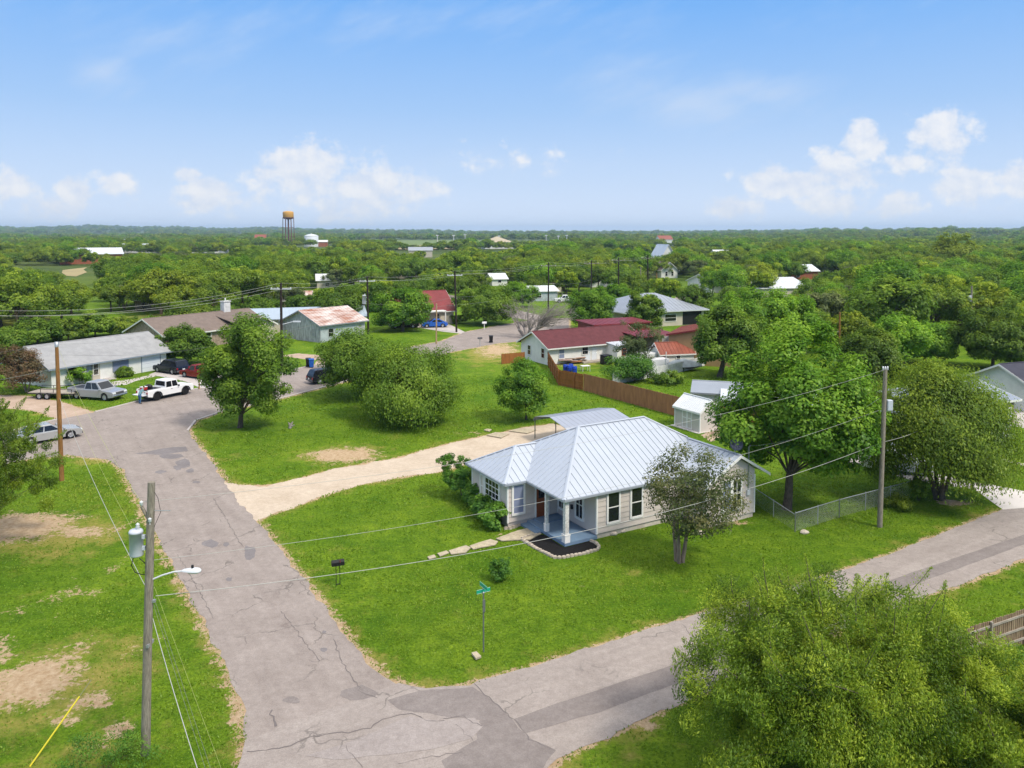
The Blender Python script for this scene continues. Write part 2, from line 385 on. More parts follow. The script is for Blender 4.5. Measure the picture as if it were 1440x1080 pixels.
def hill(x, y):
    r = np.hypot(x, y)
    a = np.arctan2(x, y)
    base = np.clip((r - 3000) / 3500, 0, 1) ** 1.3
    left = 42 * np.clip((-a - .02) / .45, 0, 1) ** .8 + 6
    h = base * left * (1 + .12 * np.sin(a * 37) + .10 * np.sin(a * 61 + 1))
    mid = np.clip((r - 1500) / 900, 0, 1) * np.clip((a - .22) / .25, 0, 1)
    h = h + mid * (15 + 3 * np.sin(a * 53))
    return h

DIRT_SPOTS = [(482, 640, 85, 19, .95), (15, 742, 150, 36, 1), (45, 958, 105, 62, 1), (-60, 940, 90, 70, 1), (100, 835, 70, 22, .6), (105, 908, 60, 26, .62), (20, 860, 70, 18, .55), (130, 985, 60, 30, .72), (120, 748, 90, 18, .7), (170, 1030, 60, 40, .66), (200, 905, 40, 40, .55), (90, 1010, 70, 24, .66), (150, 1045, 45, 26, .6), (75, 870, 40, 34, .45), (165, 795, 24, 34, .6),
              (325, 1012, 22, 30, .75), (1340, 706, 48, 9, .8), (1030, 777, 7, 3.5, .9), (812, 825, 11, 4, .9), (905, 1022, 36, 12, .8), (840, 886, 5, 3, .8), (700, 492, 60, 20, .75),
              (800, 512, 50, 9, .5), (660, 610, 60, 9, .5), (1040, 735, 30, 7, .7), (850, 752, 22, 5, .8), (900, 743, 60, 5, .5), (704, 752, 16, 6, .7), (1150, 745, 60, 5, .4), (140, 640, 60, 9, .4),
              (205, 690, 26, 18, .5), (185, 735, 18, 40, .45), (1015, 608, 40, 6, .9), (960, 605, 26, 5, .4), (640, 800, 50, 4, .15), (100, 810, 60, 12, .4), (1420, 745, 30, 6, .3), (250, 930, 20, 60, .25)]
DRY_SPOTS = [(400, 770, 22, 40, .6), (440, 850, 26, 50, .6), (500, 925, 40, 36, .65), (590, 958, 60, 16, .7), (700, 945, 80, 14, .6), (860, 890, 90, 18, .55), (1040, 835, 90, 18, .5), (1230, 775, 90, 18, .45), (640, 850, 90, 24, .3), (470, 770, 60, 20, .35), (610, 715, 80, 12, .35), (960, 830, 80, 14, .35), (330, 640, 40, 26, .5), (560, 615, 70, 10, .4), (300, 610, 30, 14, .5), (1000, 1050, 120, 40, .5), (880, 1060, 60, 30, .6), (480, 640, 140, 30, .7), (140, 645, 90, 22, .7), (80, 960, 240, 150, .75), (80, 755, 200, 70, .75), (120, 1060, 200, 60, .7), (890, 805, 40, 9, .6), (690, 495, 90, 30, .8), (820, 510, 90, 14, .6), (400, 735, 40, 20, .5),
              (560, 760, 90, 24, .3), (900, 1030, 80, 40, .5), (1340, 710, 110, 20, .5), (420, 600, 80, 14, .35), (985, 400, 40, 8, .8), (900, 425, 30, 5, .7), (880, 760, 120, 16, .35), (700, 870, 120, 30, .25), (1150, 790, 150, 22, .25),
              (560, 930, 60, 22, .5), (700, 950, 120, 12, .5), (240, 452, 60, 7, .5), (30, 590, 90, 16, .35)]
def make_ground():
    xs = np.concatenate([np.arange(-75, 75.01, .45)]); t = []
    v, st = 75.0, .5
    while v < 9000: st *= 1.17; v += st; t.append(v)
    xs = np.concatenate([-np.array(t)[::-1], xs, t])
    ys = np.arange(16, 118, .45); t = []; v, st = 117.6, .5
    while v < 9500: st *= 1.08; v += st; t.append(v)
    ys = np.concatenate([[-60, -20, 0, 10], ys, t])
    X, Y = np.meshgrid(xs, ys); P = np.stack([X.ravel(), Y.ravel()], 1)
    Z = np.where(np.hypot(P[:, 0], P[:, 1]) > 1400, hill(P[:, 0], P[:, 1]), 0)
    nx, ny = len(xs), len(ys)
    i = np.arange(nx * ny).reshape(ny, nx)
    Q = np.stack([i[:-1, :-1], i[:-1, 1:], i[1:, 1:], i[1:, :-1]], -1).reshape(-1, 4)
    me = np_mesh('ground', np.column_stack([P, Z]), Q)
    near = (P[:, 1] < 200) & (np.abs(P[:, 0]) < 150)
    dirt = np.zeros(len(P)); dry = np.zeros(len(P)); Pn = P[near]
    dn = np.zeros(len(Pn)); yn = np.zeros(len(Pn))
    for c in DIRT_SPOTS:
        dn = np.maximum(dn, ell(Pn, *c[:4]) * c[4])
    for c in DRY_SPOTS:
        yn = np.maximum(yn, ell(Pn, *c[:4]) * c[4])
    for poly in (LSTREET, BSTREET, DRIVE, LDRIVE):
        w = px_poly(poly); d = seg_dist(Pn, w); ins = inside(Pn, w)
        wid = 1.0 if poly in (LSTREET, ) else .55
        e = np.where(ins, 1, np.clip(1 - d / wid, 0, 1))
        dn = np.maximum(dn, e * .78); yn = np.maximum(yn, np.where(ins, 1, np.clip(1 - d / 2.2, 0, 1)) * .62)
    dirt[near] = dn; dry[near] = yn
    r = np.hypot(P[:, 0], P[:, 1])
    far = np.clip((r - 180) / 200, 0, 1)
    for nme, arr in (('dirt', dirt), ('dry', dry), ('far', far)):
        a = me.attributes.new(nme, 'FLOAT', 'POINT'); a.data.foreach_set('value', arr.astype(np.float32))
    m = bpy.data.materials.new('grass_ground'); m.use_nodes = True; nt = m.node_tree; N = nt.nodes.new; Lk = nt.links.new
    b = nt.nodes['Principled BSDF']; b.inputs['Roughness'].default_value = .95; b.inputs['Specular IOR Level'].default_value = .1
    tc = N('ShaderNodeTexCoord')
    def noise(s, d=6, r=.65):
        n = N('ShaderNodeTexNoise'); n.inputs['Scale'].default_value = s; n.inputs['Detail'].default_value = d; n.inputs['Roughness'].default_value = r; Lk(tc.outputs['Object'], n.inputs['Vector']); return n.outputs[0]
    def ramp(i, a, ca, c, cb):
        r = N('ShaderNodeValToRGB'); Lk(i, r.inputs[0]); r.color_ramp.elements[0].position = a; r.color_ramp.elements[0].color = ca; r.color_ramp.elements[1].position = c; r.color_ramp.elements[1].color = cb; return r.outputs[0]
    def mix(f, a, c, mode='MIX'):
        n = N('ShaderNodeMixRGB'); n.blend_type = mode
        for k, v in enumerate((f, a, c)):
            if isinstance(v, (tuple, float, int)): n.inputs[k].default_value = v
            else: Lk(v, n.inputs[k])
        return n.outputs[0]
    def attr(n):
        a = N('ShaderNodeAttribute'); a.attribute_name = n; return a.outputs['Fac']
    def math_(op, a, c):
        n = N('ShaderNodeMath'); n.operation = op
        for k, v in enumerate((a, c)):
            if isinstance(v, (float, int)): n.inputs[k].default_value = v
            else: Lk(v, n.inputs[k])
        return n.outputs[0]
    def mask(a, nz, lo, hi, k):
        v = math_('ADD', a, math_('MULTIPLY', math_('SUBTRACT', nz, .5), k)); r = N('ShaderNodeMapRange'); r.interpolation_type = 'SMOOTHSTEP'; Lk(v, r.inputs[0]); r.inputs[1].default_value = lo; r.inputs[2].default_value = hi; return r.outputs[0]
    g1 = ramp(noise(.22, 5), .32, (.086, .182, .009, 1), .68, (.178, .280, .018, 1))
    g2 = ramp(noise(7, 8, .75), .36, (.50, .56, .45, 1), .66, (1.35, 1.28, 1.3, 1))
    gr = mix(1.0, g1, g2, 'MULTIPLY')
    gr = mix(1.0, gr, ramp(noise(1.3, 6, .7), .38, (.72, .80, .70, 1), .62, (1.12, 1.08, 1.0, 1)), 'MULTIPLY')
    drycol = ramp(noise(5, 7, .7), .35, (.20, .21, .030, 1), .66, (.37, .31, .085, 1))
    c1 = mix(mask(math_('MAXIMUM', attr('dry'), .22), noise(.55, 9, .74), .34, .85, 1.9), gr, drycol)
    dc = ramp(noise(3.5, 8, .7), .35, (.39, .26, .14, 1), .65, (.58, .44, .29, 1))
    c2 = mix(mask(math_('MULTIPLY', attr('dirt'), .88), math_('ADD', math_('MULTIPLY', noise(.9, 6, .7), .5), math_('MULTIPLY', noise(4.5, 8, .75), .5)), .44, .56, 2.4), c1, dc)
    farc = ramp(noise(.012, 8, .7), .35, (.035, .070, .014, 1), .7, (.13, .155, .04, 1))
    c3 = mix(attr('far'), c2, farc)
    Lk(c3, b.inputs['Base Color'])
    bp = N('ShaderNodeBump'); bp.inputs['Strength'].default_value = .9; bp.inputs['Distance'].default_value = .12
    Lk(noise(9, 8, .8), bp.inputs['Height']); Lk(bp.outputs[0], b.inputs['Normal'])
    me.materials.append(m)
    o = bpy.data.objects.new('ground', me); COL.objects.link(o); struct(o)

def np_mesh(name, V, Q, tint=None, smooth=False):
    V = np.ascontiguousarray(V, np.float32); Q = np.ascontiguousarray(Q, np.int32); k = Q.shape[1]
    me = bpy.data.meshes.new(name)
    me.vertices.add(len(V)); me.vertices.foreach_set('co', V.ravel())
    me.loops.add(Q.size); me.loops.foreach_set('vertex_index', Q.ravel())
    me.polygons.add(len(Q)); me.polygons.foreach_set('loop_start', np.arange(0, Q.size, k, dtype=np.int32))
    if tint is not None:
        a = me.attributes.new('tint', 'FLOAT', 'FACE'); a.data.foreach_set('value', np.asarray(tint, np.float32))
    me.update(calc_edges=True)
    return me
make_ground()

def surf_mat(name, light, dark, patch, cracks=True, scale=1.0, tracks=None):
    m = bpy.data.materials.new(name); m.use_nodes = True; nt = m.node_tree; N = nt.nodes.new; Lk = nt.links.new
    b = nt.nodes['Principled BSDF']; b.inputs['Roughness'].default_value = .92; b.inputs['Specular IOR Level'].default_value = .15
    tc = N('ShaderNodeTexCoord')
    def noise(s, d=6, r=.65, st=None, rot=0):
        n = N('ShaderNodeTexNoise'); n.inputs['Scale'].default_value = s; n.inputs['Detail'].default_value = d; n.inputs['Roughness'].default_value = r
        v = tc.outputs['Object']
        if st:
            mp = N('ShaderNodeMapping'); mp.inputs['Rotation'].default_value = (0, 0, rot); Lk(v, mp.inputs[0])
            mp2 = N('ShaderNodeMapping'); mp2.inputs['Scale'].default_value = st; Lk(mp.outputs[0], mp2.inputs[0]); v = mp2.outputs[0]
        Lk(v, n.inputs['Vector']); return n.outputs[0]
    def ramp(i, a, ca, c, cb):
        r = N('ShaderNodeValToRGB'); Lk(i, r.inputs[0]); r.color_ramp.elements[0].position = a; r.color_ramp.elements[0].color = (*ca, 1); r.color_ramp.elements[1].position = c; r.color_ramp.elements[1].color = (*cb, 1); return r.outputs[0]
    def mix(f, a, c, mode='MIX'):
        n = N('ShaderNodeMixRGB'); n.blend_type = mode
        for k, v in enumerate((f, a, c)):
            if isinstance(v, (float, int)): n.inputs[k].default_value = v
            elif isinstance(v, tuple): n.inputs[k].default_value = (*v, 1)
            else: Lk(v, n.inputs[k])
        return n.outputs[0]
    c = ramp(noise(.5, 8, .7), .32, dark, .66, light)
    c = mix(1.0, c, ramp(noise(22, 6, .8), .35, (.80, .79, .79), .65, (1.12, 1.12, 1.12)), 'MULTIPLY')
    c = mix(1.0, c, ramp(noise(3.2, 8, .75), .34, (.87, .855, .85), .62, (1.07, 1.07, 1.07)), 'MULTIPLY')
    if tracks is not None:
        c = mix(1.0, c, ramp(noise(1.0, 6, .6, (.10, 1.6, 1), tracks), .36, (.92, .91, .91), .62, (1.03, 1.03, 1.03)), 'MULTIPLY')
        c = mix(1.0, c, ramp(noise(.75, 7, .62), .30, patch, .36, (1.0, 1.0, 1.0)), 'MULTIPLY')
    if cracks:
        dn = N('ShaderNodeTexNoise'); dn.inputs['Scale'].default_value = 1.3; dn.inputs['Detail'].default_value = 5; Lk(tc.outputs['Object'], dn.inputs['Vector'])
        mv = N('ShaderNodeMixRGB'); mv.blend_type = 'ADD'; mv.inputs[0].default_value = .9; Lk(tc.outputs['Object'], mv.inputs[1]); Lk(dn.outputs['Color'], mv.inputs[2])
        vo = N('ShaderNodeTexVoronoi'); vo.feature = 'DISTANCE_TO_EDGE'; vo.inputs['Scale'].default_value = .42; Lk(mv.outputs[0], vo.inputs['Vector'])
        k = ramp(vo.outputs['Distance'], .004, (1, 1, 1), .016, (0, 0, 0))
        gate = ramp(noise(.35, 3, .5), .52, (0, 0, 0), .60, (1, 1, 1))
        kk = mix(1.0, k, gate, 'MULTIPLY')
        c = mix(kk, c, tuple(x * .62 for x in dark))
    Lk(c, b.inputs['Base Color'])
    bp = N('ShaderNodeBump'); bp.inputs['Strength'].default_value = .5; bp.inputs['Distance'].default_value = .03
    Lk(noise(14, 8, .8), bp.inputs['Height']); Lk(bp.outputs[0], b.inputs['Normal'])
    M_[name] = m; return m
surf_mat('chipseal', (.335, .292, .263), (.27, .233, .208), (.80, .78, .78), tracks=R(-123))
surf_mat('street', (.355, .313, .283), (.295, .258, .232), (.90, .89, .89), tracks=R(-31))
surf_mat('patch_dark', (.255, .225, .209), (.21, .184, .171), (1, 1, 1), cracks=False, tracks=R(-31))
surf_mat('patch_worn', (.235, .215, .213), (.18, .165, .165), (1, 1, 1), cracks=False)
surf_mat('patch_pale', (.35, .310, .288), (.295, .260, .242), (1, 1, 1), cracks=True)
surf_mat('caliche', (.57, .48, .375), (.47, .385, .29), (1, 1, 1), cracks=False)
surf_mat('pink_dirt', (.50, .385, .30), (.38, .28, .20), (1, 1, 1), cracks=False)
M_['crack'] = mat('crack', (.15, .13, .125), .95)

def sheet(name, poly, z, m, jit=.10, step=.4, kind=True, seed=1):
    rnd = random.Random(seed); pts = []
    n = len(poly); ph = [rnd.uniform(0, 6) for _ in range(4)]
    acc = 0
    for i in range(n):
        a, b = poly[i], poly[(i + 1) % n]; d = (b - a).length
        k = max(1, min(160, int(d / step))); nr = Vector((b.y - a.y, a.x - b.x, 0)).normalized() if d > 0 else Vector()
        for j in range(k):
            s = acc + d * j / k
            w = (math.sin(s * 1.7 + ph[0]) * .45 + math.sin(s * 4.1 + ph[1]) * .3 + rnd.uniform(-.5, .5)) * jit
            p = a.lerp(b, j / k) + nr * w; pts.append((p.x, p.y, z))
        acc += d
    bm = bmesh.new(); vs = [bm.verts.new(p) for p in pts]; f = bm.faces.new(vs)
    if f.normal.z < 0: f.normal_flip()
    bmesh.ops.triangulate(bm, faces=bm.faces[:], ngon_method='BEAUTY')
    me = bpy.data.meshes.new(name); bm.to_mesh(me); bm.free(); me.materials.append(M_[m] if isinstance(m, str) else m)
    o = bpy.data.objects.new(name, me); COL.objects.link(o)
    return struct(o) if kind else o
sheet('gravel_driveway', px_poly(DRIVE), .005, 'caliche', .22, seed=2)
sheet('dirt_driveway', px_poly(LDRIVE), .005, 'pink_dirt', .25, seed=3)
sheet('barn_driveway', px_poly(BDRIVE), .005, 'pink_dirt', .2, seed=4)
sheet('side_street', px_poly(SIDEST), .006, 'street', .05, 1, seed=5)
sheet('far_road', px_poly(FARST), .006, 'street', .05, 1, seed=6)
sheet('left_street', px_poly(LSTREET), .009, 'chipseal', .14, seed=7)
sheet('bottom_street', px_poly(BSTREET), .014, 'street', .10, seed=8)
sheet('concrete_driveway', px_poly(WDRIVE), .019, 'concrete', .0, 2)
sheet('concrete_driveway', px_poly(RDRIVE), .019, 'pale_concrete', .0, 2)
sheet('concrete_driveway', px_poly(RDRIVE2), .005, 'concrete', .06, 1)
sheet('concrete_driveway', px_poly(CDRIVE), .005, 'concrete', .0, 2)
sheet('footpath', px_poly([(118, 541), (150, 538), (185, 533), (222, 525), (224, 528), (190, 536), (178, 541), (120, 545)]), .005, 'concrete', 0, 2)
sheet('footpath', px_poly([(1385, 638), (1440, 652), (1500, 668), (1500, 672), (1440, 656), (1385, 642)]), .005, 'concrete', .03, 1)
sheet('parking_apron', px_poly([(1421, 576), (1500, 580), (1500, 606), (1440, 602), (1421, 598)]), .005, 'concrete', .0, 2)
sheet('bare_soil', px_poly([(985, 612), (1012, 604), (1030, 606), (1018, 615), (1000, 621)]), .006, 'pink_dirt', .12, .3, seed=9)
# asphalt repairs
sheet('asphalt_patch', px_poly([(722, 1012), (800, 984), (925, 943), (1040, 898), (1240, 820), (1440, 752), (1560, 712), (1560, 722), (1440, 766), (1260, 832), (1060, 912), (950, 962), (840, 1003), (738, 1032)]), .018, 'patch_dark', .03, .6, seed=11)
sheet('asphalt_patch', px_poly([(545, 986), (590, 972), (665, 966), (690, 985), (720, 1012), (738, 1033), (780, 1055), (760, 1085), (650, 1120), (620, 1070), (670, 1040), (675, 1012), (620, 1008), (585, 1002), (562, 998)]), .017, 'patch_worn_light' if False else 'patch_dark', .08, .4, seed=12)
sheet('asphalt_patch', px_poly([(575, 1008), (620, 1015), (668, 1010), (678, 1022), (664, 1040), (600, 1055), (540, 1062), (470, 1070), (430, 1064), (500, 1040)]), .021, 'patch_pale', .06, .4, seed=13)
sheet('asphalt_patch', px_poly([(190, 638), (235, 630), (262, 628), (265, 634), (225, 640)]), .013, 'patch_worn', .12, .4, seed=14)
for i, (x, y, a, b) in enumerate([(240, 642, 16, 4), (258, 652, 12, 7), (225, 664, 8, 2.5), (250, 658, 6, 4), (268, 662, 6, 3), (296, 764, 11, 6), (318, 766, 5, 3), (350, 778, 10, 11), (277, 678, 6, 1.6), (456, 889, 4, 2.5), (455, 914, 6, 3), (322, 815, 5, 3), (505, 975, 28, 10), (410, 985, 14, 6)]):
    rnd = random.Random(i); sheet('asphalt_patch', [g(x + a * math.cos(t) * rnd.uniform(.7, 1.2), y + b * math.sin(t) * rnd.uniform(.7, 1.2)) for t in np.linspace(0, 6.28, 10)[:-1]], .0125 + i * .0002, 'patch_worn' if i not in (12, 13) else 'patch_dark', .05, .15, seed=30 + i)
def crack(pts, w, seed, z):
    rnd = random.Random(seed); P = []
    W = [g(*p) for p in pts]
    for a, b in zip(W, W[1:]):
        k = max(2, int((b - a).length / .18))
        for j in range(k):
            q = a.lerp(b, j / k); P.append(q + Vector((rnd.uniform(-.06, .06), rnd.uniform(-.06, .06), 0)))
    P.append(W[-1]); L = []; Rr = []
    for i, p in enumerate(P):
        d = (P[min(i + 1, len(P) - 1)] - P[max(0, i - 1)]); n = Vector((-d.y, d.x, 0)).normalized(); ww = w * rnd.uniform(.15, .75)
        L.append(p + n * ww / 2); Rr.append(p - n * ww / 2)
    mb = MB()
    mb.add([(p.x, p.y, z) for p in L + Rr], [(len(P) + i, len(P) + i + 1, i + 1, i) for i in range(len(P) - 1)], 'crack')
    struct(mb.build('road_crack'))
for i, (pts, w) in enumerate([([(345, 1058), (400, 1052), (440, 1036), (490, 1030), (520, 1024), (545, 1010), (578, 1004), (600, 1014), (625, 1014)], .07), ([(470, 900), (480, 930), (495, 950), (508, 975), (530, 982)], .05), ([(380, 1000), (388, 1022)], .12), ([(668, 962), (690, 985), (722, 1012), (745, 1040), (780, 1056)], .05),
                              ([(625, 1010), (650, 1008), (678, 1022)], .06), ([(640, 1020), (665, 1042)], .04), ([(485, 1050), (510, 1080)], .04), ([(960, 878), (975, 896), (978, 920)], .05), ([(300, 700), (330, 750), (342, 770)], .05), ([(250, 780), (280, 830), (300, 870)], .05), ([(395, 860), (430, 905), (450, 930)], .04), ([(560, 1075), (600, 1066), (650, 1058)], .04)]):
    crack(pts, w, i, .0225)
# low concrete kerb of the far street
def kerb(pts, seed):
    W = [g(*p) for p in pts]; mb = MB()
    for a, b in zip(W, W[1:]):
        d = (b - a).normalized(); n = Vector((-d.y, d.x, 0)) * .09
        mb.slab([a - n, b - n, b + n, a + n], (0, 0, .10), 'concrete')
    struct(mb.build('kerb'))
kerb([(134, 580), (200, 563), (282, 546)], 1); kerb([(345, 534), (395, 524), (440, 514)], 2); kerb([(-60, 622), (0, 611), (60, 595), (82, 590)], 3)
kerb([(310, 580), (390, 562), (470, 541), (560, 516)], 4); kerb([(264, 606), (275, 592), (310, 580)], 5)

# ------------------------------------------------------------------ grass blades of the near lawns
def grass():
    rg = np.random.default_rng(21); V = []; T = []
    leaf_mat('leaf_grass', (.108, .205, .010), (.166, .280, .015), (.255, .330, .032), 0, .3)
    B = []
    for y0, y1, dens, sz in ((23, 34, 250, .070), (34, 48, 160, .085), (48, 66, 80, .11), (66, 92, 28, .15)):
        A = (y1 - y0) * (y0 + y1) / 2 * .70 * 2; n = int(A * dens)
        Y = np.sqrt(rg.uniform(y0 ** 2, y1 ** 2, n)); X = rg.uniform(-.70, .70, n) * Y; P = np.stack([X, Y], 1); B.append((P, np.full(n, sz)))
    P = np.concatenate([b[0] for b in B]); sz = np.concatenate([b[1] for b in B]); ok = np.ones(len(P), bool)
    for poly in (LSTREET, BSTREET, DRIVE, LDRIVE, WDRIVE, RDRIVE, RDRIVE2): ok &= ~inside(P, px_poly(poly))
    for c in DIRT_SPOTS: ok &= rg.random(len(P)) > ell(P, *c[:4]) * c[4] * 1.25 + .0
    o = g(794, 769); e1 = np.array([math.cos(R(30)), math.sin(R(30))]); e2 = np.array([-e1[1], e1[0]]); D = P - np.array([o.x, o.y]); u, v = D @ e1, D @ e2
    ok &= ~((u > -1.6) & (u < 12.5) & (v > -2.0) & (v < 8.6) & ((v > -.2) | (u > 8.4) | (u < 1.7))) & ~((u > -1.6) & (u < 1.7) & (v > -1.3) & (v < 2.1))
    lo = np.zeros(len(P))
    for k in range(14): a_, f_ = rg.uniform(0, 6.28), rg.uniform(.12, 1.1); lo += np.sin((P[:, 0] * math.cos(a_) + P[:, 1] * math.sin(a_)) * f_ + rg.uniform(0, 6.28)) / (1 + f_)
    lo = lo / lo.std()
    for c in DRY_SPOTS: ok &= rg.random(len(P)) > ell(P, *c[:4]) * c[4] * .8
    cl = np.sin(P[:, 0] * 2.1 + np.sin(P[:, 1] * 1.7) * 2) * np.sin(P[:, 1] * 2.6 + np.sin(P[:, 0] * 1.3) * 2)
    ok &= rg.random(len(P)) < .60 + .22 * cl + .16 * lo
    P, sz, cl, lo = P[ok], sz[ok], cl[ok], lo[ok]; n = len(P); s_ = sz * rg.uniform(.6, 1.5, n) * (1 + .25 * cl)
    d = rg.normal(size=(n, 3)); d[:, 2] = np.abs(d[:, 2]) * .55 + .45; d = d / np.linalg.norm(d, axis=1, keepdims=True)
    w = np.cross(d, rg.normal(size=(n, 3))); w = w / np.linalg.norm(w, axis=1, keepdims=True)
    base = np.column_stack([P, np.zeros(n)]); tip = base + d * s_[:, None]; mid = base + d * (s_ * .5)[:, None]; ww = w * (s_ * .24)[:, None]
    Vv = np.stack([base, mid + ww, tip, mid - ww], 1).reshape(-1, 3)
    me = np_mesh('grass', Vv, np.arange(4 * n, dtype=np.int32).reshape(-1, 4), np.clip(.5 + .06 * cl + .14 * lo + rg.normal(0, .11, n), 0, 1)); me.materials.append(M_['leaf_grass'])
    ob = bpy.data.objects.new('grass', me); COL.objects.link(ob); ob['kind'] = 'stuff'; ob['label'] = 'short green grass of the lawns'; print('grass', n)

# ------------------------------------------------------------------ building helpers
def clip_z(poly, z0, z1):               # convex polygon in (a, z), band z0..z1
    def cut(p, z, keep_above):
        out = []
        for i in range(len(p)):
            a, b = p[i], p[(i + 1) % len(p)]
            ia = (a[1] >= z) == keep_above or a[1] == z; ib = (b[1] >= z) == keep_above or b[1] == z
            if ia: out.append(a)
            if ia != ib:
                t = (z - a[1]) / (b[1] - a[1]); out.append((a[0] + (b[0] - a[0]) * t, z))
        return out
    p = cut(poly, z0, True)
    return cut(p, z1, False) if len(p) > 2 else p
class Face:                              # a vertical wall plane: origin, direction along the wall, outward normal
    def __init__(s, o, d, n): s.o = Vector(o); s.d = Vector(d).normalized(); s.n = Vector(n).normalized()
    def p(s, a, z, out=0.0): return s.o + s.d * a + Vector((0, 0, z)) + s.n * out
def lap_wall(mb, fc, poly, m, board=.30, lip=.028, thick=.10):
    z0 = min(p[1] for p in poly); z1 = max(p[1] for p in poly); z = z0
    while z < z1 - 1e-4:
        q = clip_z(poly, z, min(z + board, z1))
        if len(q) > 2:
            zz = z + board
            outer = [fc.p(a, h, lip * (1 - (h - z) / board) + .002) for a, h in q]; inner = [fc.p(a, h, -thick) for a, h in q]
            n = len(q); fs = [tuple(range(n)), tuple(range(2 * n - 1, n - 1, -1))] + [(i, i + n, (i + 1) % n + n, (i + 1) % n) for i in range(n)]
            # orientation
            nr = (outer[1] - outer[0]).cross(outer[2] - outer[0])
            if nr.dot(fc.n) < 0: fs = [f[::-1] for f in fs]
            mb.add(outer + inner, fs, m)
        z += board
def fbox(mb, fc, a0, a1, z0, z1, o0, o1, m):
    q = [fc.p(a0, z0, o0), fc.p(a1, z0, o0), fc.p(a1, z1, o0), fc.p(a0, z1, o0)]
    mb.slab(q, fc.n * (o1 - o0), m)
def window(parent, fc, a, z, w, h, trim='house_trim', glass='dark_glass', tw=.10, cols=1, rows=2, label=None, out=.05, mid=.05):
    mb = MB()
    fbox(mb, fc, a - w / 2 - tw, a - w / 2, z - h / 2 - tw, z + h / 2 + tw, 0, out + .035, trim); fbox(mb, fc, a + w / 2, a + w / 2 + tw, z - h / 2 - tw, z + h / 2 + tw, 0, out + .035, trim)
    fbox(mb, fc, a - w / 2, a + w / 2, z + h / 2, z + h / 2 + tw, 0, out + .032, trim); fbox(mb, fc, a - w / 2, a + w / 2, z - h / 2 - tw * 1.1, z - h / 2, 0, out + .05, trim)
    for r in range(1, rows): zz = z - h / 2 + h * r / rows; fbox(mb, fc, a - w / 2, a + w / 2, zz - mid / 2, zz + mid / 2, out - .01, out + .02, trim)
    for c in range(1, cols): aa = a - w / 2 + w * c / cols; fbox(mb, fc, aa - mid * .4, aa + mid * .4, z - h / 2, z + h / 2, out - .012, out + .017, trim)
    o = mb.build('window', parent, label)
    gb = MB(); fbox(gb, fc, a - w / 2, a + w / 2, z - h / 2, z + h / 2, -.01, out, glass); gb.build('pane', o)
    return o
def door(parent, fc, a, z0, w, h, m, trim='house_trim', tw=.10, glass=None, label=None):
    mb = MB(); fbox(mb, fc, a - w / 2, a + w / 2, z0, z0 + h, 0, .03, m)
    for k in (0, 1): fbox(mb, fc, a - w / 2 + .12, a + w / 2 - .12, z0 + .2 + k * h * .45, z0 + h * .42 + k * h * .45, .03, .04, m)
    o = mb.build('door', parent, label)
    fb = MB(); fbox(fb, fc, a - w / 2 - tw, a - w / 2, z0, z0 + h + tw, 0, .05, trim); fbox(fb, fc, a + w / 2, a + w / 2 + tw, z0, z0 + h + tw, 0, .05, trim); fbox(fb, fc, a - w / 2, a + w / 2, z0 + h, z0 + h + tw, 0, .047, trim); fb.build('frame', o)
    hb = MB(); hb.lathe([(.0, 0), (.03, .0), (.03, .05), (0, .06)], 'chrome', 8); h_ = hb.build('handle', o); p = fc.p(a + w / 2 - .08, z0 + 1.0, .03); h_.location = p; h_.rotation_euler = fc.n.to_track_quat('Z', 'Y').to_euler()
    if glass: gb = MB(); fbox(gb, fc, a - w / 2 + .15, a + w / 2 - .15, z0 + h * .55, z0 + h - .15, .03, .045, glass); gb.build('pane', o)
    return o
def seams(mb, poly, m, sp=.42, hgt=.035, wid=.025, off=.0):
    """standing seams running down a planar roof slope"""
    P = [Vector(p) for p in poly]; n = (P[1] - P[0]).cross(P[2] - P[0]).normalized()
    if n.z < 0: n.negate()
    down = Vector((n.x, n.y, 0)); down = (down - n * down.dot(n)).normalized(); along = n.cross(down).normalized(); o = P[0]
    q = [((p - o).dot(along), (p - o).dot(down)) for p in P]
    a0, a1 = min(a for a, _ in q), max(a for a, _ in q); a = a0 + sp * .5 + off
    while a < a1:
        ys = []
        for i in range(len(q)):
            (x0, y0), (x1, y1) = q[i], q[(i + 1) % len(q)]
            if (x0 - a) * (x1 - a) < 0: ys.append(y0 + (y1 - y0) * (a - x0) / (x1 - x0))
        if len(ys) >= 2:
            y0, y1 = min(ys) + .02, max(ys) - .01
            if y1 - y0 > .1:
                b = o + along * a
                c = [b + down * y0 - along * wid / 2, b + down * y0 + along * wid / 2, b + down * y1 + along * wid / 2, b + down * y1 - along * wid / 2]
                mb.slab(c, n * hgt, m)
        a += sp
def slope(mb, poly, m, th=.10, rib=None, rm=None, off=0.0):
    P = [Vector(p) for p in poly]; mb.slab(P, (0, 0, -th), m)
    if rib: seams(mb, P, rm or m, rib, off=off)

